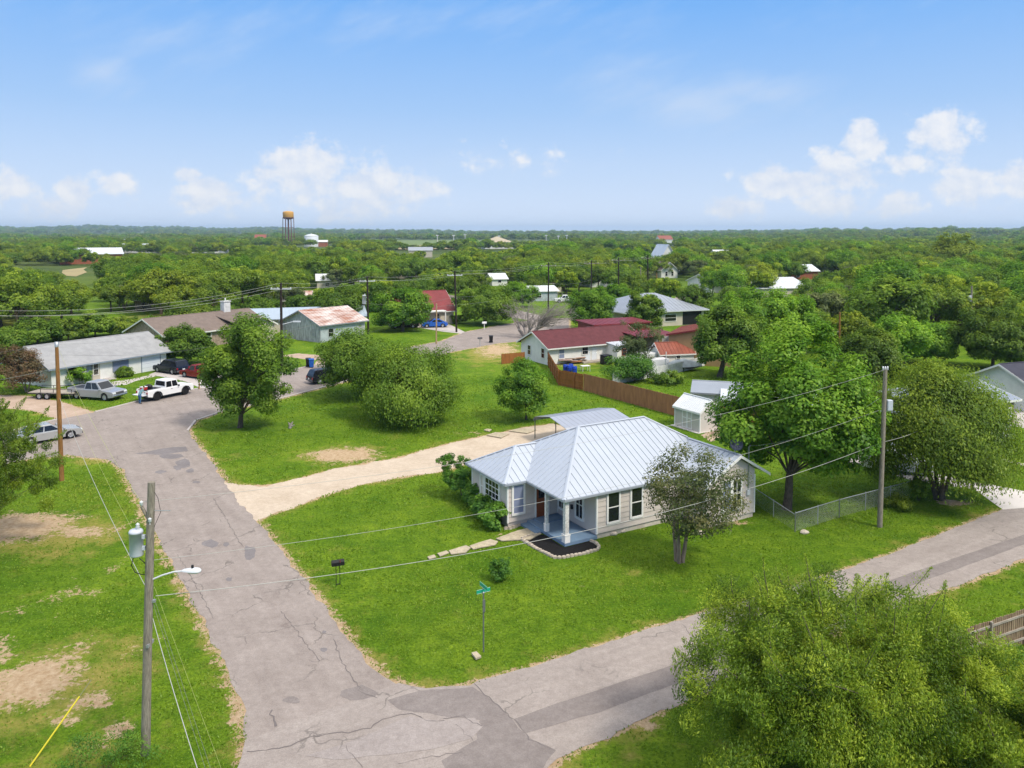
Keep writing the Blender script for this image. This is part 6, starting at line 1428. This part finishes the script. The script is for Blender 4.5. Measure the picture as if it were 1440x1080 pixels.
tree('mid green tree behind the multi stemmed one, by the dark roofed house', (1232, 560), (1170, 455, 1275, 545), 'leaf_elm', 43, 26000, .28, K=90, tr=.25, clump=.25)
tree('olive green tree at the right edge above the dark roof', (1395, 520), (1335, 430, 1460, 512), 'leaf_elm', 44, 28000, .33, K=90, tr=.25, clump=.25)
tree('leafy vine clump on the wooden post by the chain link fence', (1292, 704), (1276, 652, 1306, 703), 'leaf_oak', 45, 2500, .14, K=30, name='vine', cat='plant', tr=.03, stems=2, fork=.5, clump=.3)
tree('rough weeds at the foot of the grey pole by the chain link fence', (1262, 716), (1238, 696, 1292, 718), 'leaf_yellow', 46, 2600, .1, K=40, name='weeds', cat='plant', tr=0, clump=.3)
tree('weedy bush in the grass at the lower left, near the yellow guy guard', (150, 1088), (70, 1042, 235, 1095), 'leaf_shrub', 47, 7000, .07, 'feather', K=60, name='shrub', cat='bush', tr=.015, stems=4, fork=.2, asp=.35, clump=.25)
for i, (bx, by, bb, lf, l) in enumerate([(8, 492, (-30, 458, 46, 492), 'leaf_oak', 'dark bush at the left edge behind the rust coloured crape myrtle'), (52, 484, (18, 444, 92, 484), 'leaf_oak', 'broad dark bush behind the left end of the ranch house roof'), (96, 478, (66, 450, 128, 478), 'leaf_elm', 'low pale bush behind the ranch house roof, left of its middle'), (134, 474, (100, 438, 168, 474), 'leaf_oak', 'tall round bush behind the middle of the ranch house roof'), (176, 470, (146, 446, 204, 470), 'leaf_elm', 'low wide bush behind the ranch house ridge'), (206, 467, (184, 440, 236, 467), 'leaf_oak', 'bush between the ranch house ridge and the brown roof'), (262, 462, (226, 418, 300, 462), 'leaf_elm', 'feathery pale tree behind the left end of the brown roof'), (318, 456, (288, 420, 346, 456), 'leaf_oak', 'dark tree rising right behind the pale square chimney'), (366, 452, (340, 416, 398, 452), 'leaf_oak', 'dark tree behind the long blue grey metal roof'), (420, 446, (396, 412, 446, 446), 'leaf_weep', 'green tree behind the peak of the rusty barn')]):
    tree(l, (bx, by), bb, lf, 70 + i, 9000, .34, K=60, name='oak_tree' if 'tree' in l else 'shrub', cat='tree' if 'tree' in l else 'bush', tr=.14, clump=.26, lob=.45, group='trees and bushes behind the ranch houses')
for i, (bx, by, bb, lf, l) in enumerate([(978, 452, (948, 398, 1006, 452), 'leaf_oak', 'tall dark tree at the right end of the grey hip roof'), (868, 446, (842, 396, 892, 444), 'leaf_pecan', 'green tree rising behind the left end of the grey hip roof'), (1040, 432, (1006, 400, 1072, 432), 'leaf_weep', 'rounded tree in front of the pale metal halls'), (1138, 436, (1104, 392, 1176, 436), 'leaf_oak', 'tall dark tree just right of the wide low metal hall'), (727, 432, (700, 394, 756, 432), 'leaf_pecan', 'bright tree left of the dead grey tree, over the far corner'), (536, 438, (506, 398, 566, 438), 'leaf_weep', 'tall green tree above the transformer can pole'), (1180, 470, (1136, 402, 1224, 470), 'leaf_elm', 'wide tree behind the brown pole in the woods')]):
    tree(l, (bx, by), bb, lf, 90 + i, 15000, .36, K=80, name='oak_tree', tr=.26, clump=.24, lob=.5, group='tall trees in the middle distance')
# dead tree
b = g(742, 474); sc_ = b.y / F; rg = np.random.default_rng(3); dC = [Vector((rg.uniform(-1, 1) * 52 * sc_ + 14 * sc_, rg.uniform(-3.5, 3.5), rg.uniform(16, 56) * sc_)) for _ in range(60)]
t = thing('dead_tree', 'bare grey dead tree with spreading branches beside the bungalow', 'tree', b); make_trunk(3, dC, .5, 1.3, 'dead_wood', 4, .8, 60, twigs=16).build('branches', t); USED.append((b.x, b.y, 6))
# big mesquite at lower right: many forking stems and feathery leaf sprays
def mesquite(label, base, cen, rad, seed, n, leaf, K, leafm='leaf_mesquite', tr=.2, stems=5, low=.25, spray=90, **kw):
    rg = np.random.default_rng(seed + 500)
    cr = make_crown(seed, cen, rad, K, n, leaf, 'feather', asp=.34, clump=kw.pop('clump', .125), flat=.9, lob=.55, low_cut=low, shell=.45, **kw)
    # slender leafy shoots that stick out of the crown
    C = cr[3]; d = unit((C - np.array(cen)) / np.array(rad)); top = np.argsort(-(d[:, 2] + rg.normal(0, .35, len(d))))[:spray]
    P = []; shoots = []
    for i in top:
        v = d[i] * .7 + rg.normal(0, .35, 3) + np.array([0, 0, .75]); v /= np.linalg.norm(v); L = rg.uniform(.5, 1.35) * rad[2] / 3.2; a = C[i]
        shoots.append((a, a + v * L)); k = int(160 * L); t = rg.random(k) ** .8
        P.append(a + v * L * t[:, None] + rg.normal(0, 1, (k, 3)) * (.17 * (1.1 - t))[:, None])
    P = np.concatenate(P); k = len(P); rn = unit(rg.normal(size=(k, 3)))
    V, Q = leaf_np(rg, P, unit(np.array([0, 0, .6]) + rn), rn + np.array([0, 0, .2]), leaf * rg.uniform(.5, 1.2, k), .34)
    Q = Q + len(cr[0]); cr = (np.concatenate([cr[0], V]), np.concatenate([cr[1], Q]), np.concatenate([cr[2], np.clip(rg.normal(.62, .18, k), 0, 1)]), C)
    tk = make_trunk(seed, C, tr, 1.3, 'bark', stems, .55, 70, twigs=2)
    for a, b in shoots: tk.tube([a, (a + b) / 2 + rg.normal(0, .03, 3), b], [.018, .012, .005], 'bark', 4, False)
    return leafy('mesquite_tree', label, 'tree', base, cr, leafm, tk)
mesquite('large feathery yellow green mesquite filling the lower right corner', Vector((10.2, 23.0, 0)), (0, 0, 3.0), (6.0, 4.7, 3.5), 60, 400000, .084, 440)
mesquite('smaller feathery mesquite at the lower right edge, below the picket fence', Vector((15.6, 22.0, 0)), (0, 0, 2.0), (4.0, 3.6, 2.5), 61, 170000, .078, 240, tr=.12, spray=40)
mesquite('feathery green mesquite cut by the left edge, hiding the silver sedan', Vector((-29.3, 41.5, 0)), (0, 0, 4.3), (4.5, 3.4, 3.2), 62, 90000, .12, 180, 'leaf_elm', tr=.16, stems=3, low=1.0)
tree('tangled green bushes behind the weathered picket fence', (1425, 985), (1350, 905, 1500, 985), 'leaf_shrub', 63, 16000, .13, 'feather', K=80, name='shrub', cat='bush', tr=.04, stems=4, fork=.4, asp=.4, clump=.2, lob=.5)
tree('tall grassy weeds at the right edge under the picket fence', (1440, 1020), (1395, 950, 1540, 1035), 'leaf_yellow', 64, 12000, .16, 'feather', K=60, name='weeds', cat='plant', tr=0, asp=.16, clump=.25)

# ------------------------------------------------------------------ far buildings
gable('stone_house', 'low tan stone house hidden behind the multi stemmed tree', 'house', g(1296, 618), 22, 11, 7, 2.6, 3.5, 'stone_wall', 'grey_metal', .4, wins=[('f', 3, 1.4, 1.2, 1.1), ('f', 9, 1.4, 1.2, 1.1)])
gable('white_annex', 'white flat sided annex in front of the stone house', 'outbuilding', g(1298, 640), 22, 9.5, 3, 2.4, 2.7, 'white_paint', 'grey_metal', .2, ridge='mono', wins=[('f', 7.4, 1.4, .8, 1.0)], doors=[('f', 5.0, .05, .85, 2.0, 'white_door')])
gable('dark_roof_house', 'house with dark slate coloured roof and white garage at the right edge', 'house', g(1456, 582), 20, 14, 7, 2.5, 4.2, 'white_paint', 'dark_shingle', .5, wins=[('f', 2.6, 1.2, 2.4, 2.0, dict(trim='white_paint', glass='white_door', tw=.1))])
gable('metal_hall', 'pale metal roofed hall among the trees at centre right', 'building', g(1000, 412), 20, 15, 12, 3.0, 5.0, 'white_paint', 'bright_metal', .4, rib=1.2, wins=[('f', 4, 1.4, 1.2, 1.1)])
gable('metal_hall', 'wide low metal roofed hall right of the other pale hall', 'building', g(1064, 419), 12, 15, 16, 2.6, 4.8, 'beige_wall', 'bright_metal', .4, rib=1.2, wins=[('f', 4, 1.4, 1.2, 1.1)])
gable('brick_cottage', 'orange brick cottage with pale roof in the trees at right', 'house', g(1112, 393), 12, 11, 10, 3.2, 5.2, 'red_brick', 'bright_metal', .6, wins=[('f', 3, 1.5, 1.2, 1.2)])
gable('steep_roof_house', 'white house with steep pale roof standing among far trees', 'house', g(924, 384), 12, 10, 12, 4, 12, 'white_paint', 'bright_metal', .4, ridge='v')
gable('steep_roof_house', 'small white gabled house with brown roof before the steep pale roof', 'house', g(930, 391), 12, 6.5, 9, 3.2, 6.0, 'white_paint', 'brown_shingle', .5, ridge='v', wins=[('f', 2, 1.6, .8, 1.6), ('f', 4.4, 1.6, .8, 1.6)])
gable('school_building', 'long red brick building with low white roof in the far left woods', 'building', g(84, 372), 30, 30, 30, 5.5, 8.5, 'red_brick', 'bright_metal', .8, ridge='u')
gable('school_building', 'low white flat building right of the long brick one', 'building', g(158, 356), 10, 44, 20, 7, 7.6, 'fence_white', 'bright_metal', .3, ridge='mono', wins=[('f', 6, 3, 4, 2), ('f', 30, 3, 4, 2)])
gable('blue_building', 'white building with blue wall far away above the white flat one', 'building', g(155, 347), 10, 24, 20, 8, 9, 'white_paint', 'bright_metal', .3, ridge='mono', extra=lambda t, f, ro: (lambda m: (fbox(m, f['f'], 12, 23, .5, 6, 0, .1, 'car_blue'), m.build('blue_cladding', t)))(MB()))
gable('flat_building', 'pale grey flat roofed building left of the water tower in the woods', 'building', g(256, 356), 10, 17, 12, 5, 5.6, 'fence_white', 'grey_metal', .3, ridge='mono', wins=[('f', 4, 2, 3, 1.5)])
gable('blue_roof_building', 'small building with light blue roof left of the water tower', 'building', g(302, 356), 10, 9, 10, 5, 7, 'white_paint', 'blue_metal', .3)
gable('red_roof_building', 'orange red roofed building just left of the water tower', 'building', g(358, 343), 10, 16, 14, 8, 14, 'tan_wall', 'orange_metal', .5)
gable('stone_cottage', 'small stone shed with metal roof in the clearing behind the ranch house', 'shed', g(190, 437), 20, 4.2, 5, 2.4, 3.0, 'stone_wall', 'blue_metal', .3, ridge='u', wins=[('f', 2.2, 1.5, .9, .8)])
gable('woodland_house', 'grey metal roof glimpsed between trees above the rusty barn', 'house', g(446, 407), 15, 10, 9, 2.8, 4.4, 'beige_wall', 'bright_metal', .4, wins=[('f', 3, 1.4, 1.2, 1.1)])
gable('brown_house', 'brown roofed house in the trees left of the dark pole by the dead tree', 'house', g(748, 412), 20, 9, 10, 3, 6.4, 'beige_wall', 'brown_shingle', .5, wins=[('f', 3, 1.4, 1.2, 1.1)])
gable('porch_house', 'pale metal roofed porch house behind the dead grey tree', 'house', g(742, 424), 20, 8, 6, 2.6, 3.6, 'barn_blue', 'bright_metal', .4, wins=[('f', 3, 1.4, 1.2, 1.1)])
gable('tan_house', 'tan roofed house with white gable right of the dead grey tree', 'house', g(830, 404), 20, 9, 10, 3, 6, 'white_paint', 'brown_shingle', .5, ridge='u', wins=[('r', 4, 1.6, 1.2, 1.2)])
gable('arena_building', 'large pale building with hipped tan roof on the far plain', 'building', g(682, 350), 10, 30, 30, 7, 13, 'white_paint', 'flagstone', .6, ridge='hip')
gable('orange_building', 'orange roofed far building above the steep roofed white house', 'building', g(928, 345), 10, 18, 18, 8, 13, 'fence_white', 'orange_metal', .5)
gable('rust_shack', 'rust roofed shack between trees right of the pale chimney', 'shed', g(400, 437), 20, 6, 6, 2.4, 4, 'stone_wall', 'rust_roof', .4)
gable('white_house', 'small white house wall glimpsed in the trees right of the red roofed house', 'house', g(692, 402), 15, 5, 8, 2.3, 3.8, 'white_paint', 'bright_metal', .4, wins=[('f', 2.5, 1.6, 1.0, 1.1)])
gable('white_house', 'pale roof glimpsed in the woods at far right below the skyline tree', 'house', g(1148, 382), 15, 14, 10, 4, 6.5, 'white_paint', 'bright_metal', .4, wins=[('f', 5, 1.6, 1.0, 1.1)])
gable('white_house', 'long pale roof in the woods between the water tank and the arena', 'building', g(575, 362), 8, 16, 10, 5, 7, 'beige_wall', 'grey_metal', .4, wins=[('f', 5, 1.6, 1.0, 1.1)])
gable('white_house', 'white roofed house in the woods right of the dark pole line', 'house', g(1008, 371), 10, 14, 10, 4.5, 7.5, 'white_paint', 'bright_metal', .4, wins=[('f', 5, 1.6, 1.0, 1.1)])
gable('white_house', 'small house with grey roof in the woods above the barn', 'house', g(560, 392), 15, 9, 8, 3.2, 5.4, 'beige_wall', 'grey_metal', .4, wins=[('f', 4, 1.6, 1.0, 1.1)])
# water tower
def tower():
    b = g(406, 343.5); b = Vector((b.x * .88, b.y * .88, 0)); t = thing('water_tower', 'tall orange topped water tower on thin rust coloured legs', 'water tower', b); s = b.y / F
    zt = dep(406, 297, b.y).z; zb = dep(406, 306.5, b.y).z; rr = 7.4 * s; H = zt - zb
    mb = MB(); mb.lathe([(0, zb - H * .22), (rr * .5, zb - H * .18), (rr * .86, zb - H * .06), (rr, zb + H * .08), (rr, zb + H * .82), (rr * .93, zb + H * .93), (rr * .55, zb + H * 1.0), (0, zb + H * 1.03)], 'tank_orange', 28); o = mb.build('tank', t)
    mb = MB(); mb.lathe([(0, zb - H * .25), (rr * .52, zb - H * .21), (rr * .88, zb - H * .09), (rr * 1.015, zb + H * .05), (rr * 1.015, zb + H * .10), (rr, zb + H * .10)], 'tank_rust', 28); mb.build('tank_bottom', o)
    for k in range(6): a = k * math.pi / 3 + .25; mb = MB(); mb.tube([(math.cos(a) * rr * 1.08, math.sin(a) * rr * 1.08, 0), (math.cos(a) * rr * .98, math.sin(a) * rr * .98, zb)], .45, 'tank_rust', 8); mb.build('leg', t)
    mb = MB(); mb.tube([(0, 0, 0), (0, 0, zb - H * .15)], 1.0, 'tank_rust', 12); mb.build('riser', t)
    mb = MB()
    for z in (.33, .66): mb.tube([(math.cos(k * math.pi / 3 + .25) * rr * 1.04, math.sin(k * math.pi / 3 + .25) * rr * 1.04, zb * z) for k in range(7)], .16, 'tank_rust', 5)
    mb.build('brace', t)
tower()
b = g(438, 345); b = Vector((b.x * .9, b.y * .9, 0)); s = b.y / F
t = thing('storage_tank', 'squat white cylindrical tank with domed top right of the water tower', 'tank', b); zt = dep(438, 331.5, b.y).z; mb = MB(); r_ = 9.6 * s; mb.lathe([(r_, 0), (r_, zt), (r_ * .97, zt + .2), (r_ * .5, zt + 1.6), (0, zt + 2.1)], 'tank_white', 30); mb.build('shell', t)
mb = MB(); mb.lathe([(r_ * 1.01, zt - .5), (r_ * 1.02, zt - .3), (r_ * 1.01, zt)], 'tank_white', 30); mb.build('rim', t); mb = MB(); mb.lathe([(.5, zt + 1.9), (.5, zt + 3), (0, zt + 3.2)], 'tank_white', 8); mb.build('vent', t)
gable('pump_house', 'small brick pump house beside the squat white tank', 'building', g(447, 347), 8, 11, 8, 6, 8, 'red_brick', 'bright_metal', .5)
for i, (x, y0) in enumerate([(615, 331), (638, 331), (654, 330), (702, 332), (768, 331), (785, 332), (797, 331)]):
    b = g(x, 349); mb = MB(); mb.tube([(0, 0, 0), (0, 0, dep(x, y0, b.y).z)], .35, 'lamp_grey', 6); mb.cbox((0, 0, dep(x, y0, b.y).z), (3.0, .3, .9), 'lamp_grey'); o = mb.build('floodlight_mast'); o.location = b; tag(o, 'thin pale floodlight mast standing on the far plain', 'mast', 'floodlight masts of the far plain')
# pale fields on the far plain
def field(pts, m, z): o = sheet('field', px_poly(pts), z, m, 3, 20, seed=77); return o
mm('field_green', (.16, .22, .06), .95, var=.3, vscale=.02); mm('field_tan', (.36, .29, .14), .95, var=.2, vscale=.03); mm('field_weeds', (.20, .23, .035), .95, var=.4, vscale=.6)
field([(470, 346), (500, 338.5), (620, 338), (800, 339), (870, 342), (780, 346), (640, 348)], 'field_green', .6)
field([(545, 349), (590, 345.5), (640, 347), (640, 351), (560, 352)], 'field_tan', .9)
field([(94, 380), (118, 376), (126, 383), (108, 389), (94, 388)], 'field_tan', .1)
field([(-60, 462), (-60, 444), (60, 444), (66, 452), (40, 462)], 'field_weeds', .05)
field([(120, 456), (160, 446), (230, 441), (305, 444), (262, 455), (200, 462)], 'field_weeds', .05)
field([(1018, 384), (1036, 376), (1050, 366), (1056, 368), (1048, 380), (1034, 390)], 'field_tan', .1)
field([(800, 342.5), (940, 341), (1010, 343), (960, 346.5), (850, 346)], 'field_green', .7)

# ------------------------------------------------------------------ woods
PROTO = []
def proto(kind, leafm, seed, H, rx, n, leaf, K, style='leaf', bot=.18, **kw):
    cen = (0, 0, H * (1 + bot) / 2); rad = (rx, rx * .95, H * (1 - bot) / 2)
    cr = make_crown(seed, cen, rad, K, n, leaf, style, **kw); tk = make_trunk(seed, cr[3], .22, H * .28, 'bark', 1 + (seed % 3 == 0) * 2, .35, 14)
    t = leafy(kind[0], 'x', 'tree', (0, -500, 0), cr, leafm, tk)
    PROTO.append((t, H, rx, kind[1]))
proto(('oak_tree', 'dark green rounded'), 'leaf_oak', 101, 8.0, 5.2, 9000, .42, 90, clump=.25, lob=.4)
proto(('oak_tree', 'dark green broad'), 'leaf_oak', 102, 7.2, 6.2, 10000, .42, 100, clump=.22, lob=.5)
proto(('elm_tree', 'mid green ragged'), 'leaf_elm', 103, 8.5, 4.8, 9000, .40, 80, clump=.24, lob=.6)
proto(('elm_tree', 'mid green spreading'), 'leaf_elm', 104, 7.0, 5.8, 9000, .40, 90, clump=.24, lob=.5)
proto(('mesquite_tree', 'feathery light green'), 'leaf_mesquite', 105, 6.2, 5.0, 11000, .46, 110, 'feather', asp=.35, clump=.2, lob=.5)
proto(('pecan_tree', 'bright green'), 'leaf_pecan', 106, 8.6, 5.0, 9000, .42, 80, clump=.26, lob=.4)
proto(('broadleaf_tree', 'yellowish green'), 'leaf_yellow', 107, 7.2, 4.8, 8000, .42, 80, clump=.24, lob=.5)
proto(('broadleaf_tree', 'greyish olive'), 'leaf_grey', 108, 6.0, 4.4, 6500, .38, 80, clump=.2, lob=.6)
KEEP = [(690, 389, 708, 396, 255), (1145, 366, 1174, 374, 300), (572, 348, 610, 355, 450), (1006, 356, 1038, 363, 380), (558, 380, 586, 386, 250), (60, 484, 240, 530, 90), (205, 432, 345, 480, 100), (340, 438, 500, 480, 118), (612, 412, 640, 462, 140), (590, 445, 735, 492, 100), (715, 455, 980, 520, 90), (864, 414, 966, 445, 132), (1000, 388, 1072, 401, 190), (1066, 388, 1134, 403, 190), (1110, 374, 1145, 390, 270), (924, 362, 952, 392, 290),
        (20, 346, 132, 376, 400), (160, 339, 222, 352, 600), (165, 421, 214, 437, 160), (444, 389, 492, 402, 225), (742, 390, 774, 420, 190), (832, 386, 858, 397, 220), (600, 427, 630, 480, 110), (956, 388, 1010, 424, 170), (385, 398, 405, 440, 96), (510, 389, 525, 425, 118), (635, 382, 646, 420, 128), (768, 368, 776, 394, 165),
        (828, 366, 836, 390, 175), (866, 361, 874, 384, 190), (907, 358, 915, 384, 195), (1172, 440, 1188, 500, 105), (1360, 402, 1374, 470, 118), (140, 440, 300, 454, 130), (-40, 442, 60, 456, 135), (1395, 500, 1440, 590, 66), (784, 408, 802, 426, 165), (270, 350, 320, 356, 600), (398, 300, 415, 343, 900), (426, 330, 465, 346, 900), (676, 336, 720, 350, 760), (545, 344, 640, 352, 700), (925, 339, 948, 345, 900), (1016, 366, 1058, 390, 200), (95, 374, 128, 389, 300), (700, 430, 810, 470, 120), (360, 334, 380, 343, 900), (686, 430, 715, 456, 130)]
WOODS = [[(-400, 520), (-400, 352), (345, 352), (345, 436), (320, 446), (215, 468), (60, 482), (-60, 500)], [(340, 352), (705, 352), (720, 425), (600, 428), (470, 446), (345, 440)], [(700, 352), (1800, 352), (1800, 520), (1440, 512), (1330, 560), (1180, 560), (1085, 515), (1130, 440), (960, 432), (800, 416), (700, 424)]]
ZN = ['in the woods behind the ranch house at left', 'in the woods above the rusty barn', 'in the woods along the right side of the town']
WP = [px_poly(w) for w in WOODS]
def wood_spots(y0, y1, step, seed, dmin):
    rg = np.random.default_rng(seed); out = []
    X = []; y = y0
    while y < y1:
        half = y * .72 + 15
        for x in np.arange(-half, half, step): X.append((x + rg.uniform(-.4, .4) * step, y + rg.uniform(-.4, .4) * step))
        y += step
    X = np.array(X); rg.shuffle(X); X = X[np.argsort(X[:, 1] // 25, kind='stable')]
    zi = np.full(len(X), -1)
    for i, w in enumerate(WP): zi[inside(X, w)] = i
    grid = [(x, y_, r) for x, y_, r in USED]
    for (x, y_), z in zip(X, zi):
        if z < 0: continue
        k = rg.choice(8, p=[.15, .12, .17, .15, .13, .13, .08, .07]); s = rg.uniform(.8, 1.45)
        H, rx = PROTO[k][1] * s, PROTO[k][2] * s
        if any((x - a) ** 2 + (y_ - b_) ** 2 < (dmin * (rx + r)) ** 2 for a, b_, r in grid if abs(y_ - b_) < 18): continue
        u0, v1 = pix(x - rx, y_, 0); u1, v0 = pix(x + rx, y_, H)
        if any(u0 < q[2] and u1 > q[0] and v0 < q[3] and v1 > q[1] and y_ < q[4] for q in KEEP): continue
        if y_ < 330 and any(inside(np.array([[x, y_]]), px_poly(p))[0] for p in (LSTREET, SIDEST, FARST)): continue
        grid.append((x, y_, rx)); out.append((x, y_, k, s, z))
    return out
spots = wood_spots(84, 320, 5.0, 5, .58)
spots.sort(key=lambda q: q[1])
near_spots, rest = spots[:285], spots[285:]
first = [True] * len(PROTO)
for x, y, k, s, z in near_spots:
    t, H, rx, adj = PROTO[k]; lab = f'{adj} tree standing {ZN[z]}'; grp = f'{adj} trees {ZN[z]}'
    rz = random.Random(int(x * 31 + y)).uniform(0, 6.28)
    if first[k]:
        first[k] = False; t.location = (x, y, 0); t.scale = (s,) * 3; t.rotation_euler = (0, 0, rz); tag(t, lab, 'tree', grp)
    else: copy_tree(t, (x, y, 0), rz, lab, grp, s)
print('woods', len(near_spots), len(rest), 'near to', near_spots[-1][1])

def far_wood():
    rg = np.random.default_rng(12); P = [(x, y, 0, s, k) for x, y, k, s, z in rest]
    no = [px_poly(p) for p in ([(470, 346), (500, 338.5), (620, 338), (800, 339), (870, 342), (780, 346), (640, 348)], [(545, 349), (590, 345.5), (640, 347), (640, 351), (560, 352)], [(800, 342.5), (940, 341), (1010, 343), (960, 346.5), (850, 346)], [(94, 380), (118, 376), (126, 383), (108, 389), (94, 388)], [(1018, 384), (1036, 376), (1050, 366), (1056, 368), (1048, 380), (1034, 390)])]
    for y0, y1, n, s0 in ((320, 700, 3000, 1.25), (700, 1500, 5200, 1.25), (1500, 3200, 6500, 1.7), (3200, 7500, 7000, 3.0)):
        Y = y0 + (y1 - y0) * rg.random(n); X = (rg.random(n) - .5) * 2 * (Y * .74 + 20); S = s0 * rg.uniform(.65, 1.2, n); Q = np.stack([X, Y], 1)
        cl = np.sin(X * .011 + 1.3) * np.sin(Y * .009) + np.sin(X * .027 + Y * .018) + .5 * np.sin(X * .06 - Y * .045)
        ok = (cl > -1.2) if y0 < 1400 else (cl > -.7); S = S * (1 + .22 * np.sin(X * .035 + 2) * np.sin(Y * .02))
        for p in no: ok &= ~inside(Q, p)
        Kk = rg.choice(8, n, p=[.09, .08, .14, .14, .20, .09, .23, .03])
        Z = hill(X, Y) * (np.hypot(X, Y) > 1400)
        for x, y, z, s, k, o in zip(X, Y, Z, S, Kk, ok):
            if not o: continue
            if y < 1300:
                H, rx = PROTO[k][1] * s, PROTO[k][2] * s
                u0, v1 = pix(x - rx, y, 0); u1, v0 = pix(x + rx, y, H)
                if any(u0 < q[2] and u1 > q[0] and v0 < q[3] and v1 > q[1] and y < q[4] for q in KEEP): continue
            P.append((x, y, z - .3, s, k))
    P = np.array(P); print('far wood', len(P))
    me = bpy.data.meshes.new('distant_woodland'); me.vertices.add(len(P)); me.vertices.foreach_set('co', P[:, :3].astype(np.float32).ravel())
    for nm, arr, ty in (('sc', P[:, 3], 'FLOAT'), ('rt', rg.random(len(P)) * 6.28, 'FLOAT'), ('kd', P[:, 4], 'INT')):
        a = me.attributes.new(nm, ty, 'POINT'); a.data.foreach_set('value', arr.astype(np.int32 if ty == 'INT' else np.float32))
    o = bpy.data.objects.new('distant_woodland', me); COL.objects.link(o); o['kind'] = 'stuff'; o['label'] = 'dense green woodland stretching to the horizon'
    ng = bpy.data.node_groups.new('woodland', 'GeometryNodeTree'); ng.interface.new_socket('Geometry', in_out='INPUT', socket_type='NodeSocketGeometry'); ng.interface.new_socket('Geometry', in_out='OUTPUT', socket_type='NodeSocketGeometry')
    N = ng.nodes.new; Lk = ng.links.new; gi, go = N('NodeGroupInput'), N('NodeGroupOutput'); jn = N('GeometryNodeJoinGeometry')
    def na(nm, ty):
        n = N('GeometryNodeInputNamedAttribute'); n.data_type = ty; n.inputs['Name'].default_value = nm; return n.outputs[0]
    for k in range(len(PROTO)):
        crown = [c for c in PROTO[k][0].children if c.name.startswith('crown')][0]
        oi = N('GeometryNodeObjectInfo'); oi.inputs['Object'].default_value = crown; oi.transform_space = 'ORIGINAL'
        cm = N('FunctionNodeCompare'); cm.data_type = 'INT'; cm.operation = 'EQUAL'; Lk(na('kd', 'INT'), cm.inputs[2]); cm.inputs[3].default_value = k
        ip = N('GeometryNodeInstanceOnPoints'); Lk(gi.outputs[0], ip.inputs['Points']); Lk(cm.outputs[0], ip.inputs['Selection']); Lk(oi.outputs['Geometry'], ip.inputs['Instance'])
        cx = N('ShaderNodeCombineXYZ'); Lk(na('rt', 'FLOAT'), cx.inputs[2]); Lk(cx.outputs[0], ip.inputs['Rotation']); Lk(na('sc', 'FLOAT'), ip.inputs['Scale']); Lk(ip.outputs[0], jn.inputs[0])
    Lk(jn.outputs[0], go.inputs[0]); md = o.modifiers.new('woodland', 'NODES'); md.node_group = ng
far_wood()

# ------------------------------------------------------------------ air
def haze():
    mb = MB(); m = bpy.data.materials.new('haze'); m.use_nodes = True; nt = m.node_tree; nt.nodes.clear(); out = nt.nodes.new('ShaderNodeOutputMaterial'); v = nt.nodes.new('ShaderNodeVolumePrincipled')
    v.inputs['Color'].default_value = (.60, .80, 1.0, 1); v.inputs['Density'].default_value = HAZE; v.inputs['Anisotropy'].default_value = .2
    nt.links.new(v.outputs[0], out.inputs['Volume'])
    mb.box(-13000, 13000, -700, 12500, -1.5, 110, m); o = mb.build('haze'); o['kind'] = 'stuff'
HAZE = 1.15e-4
haze()
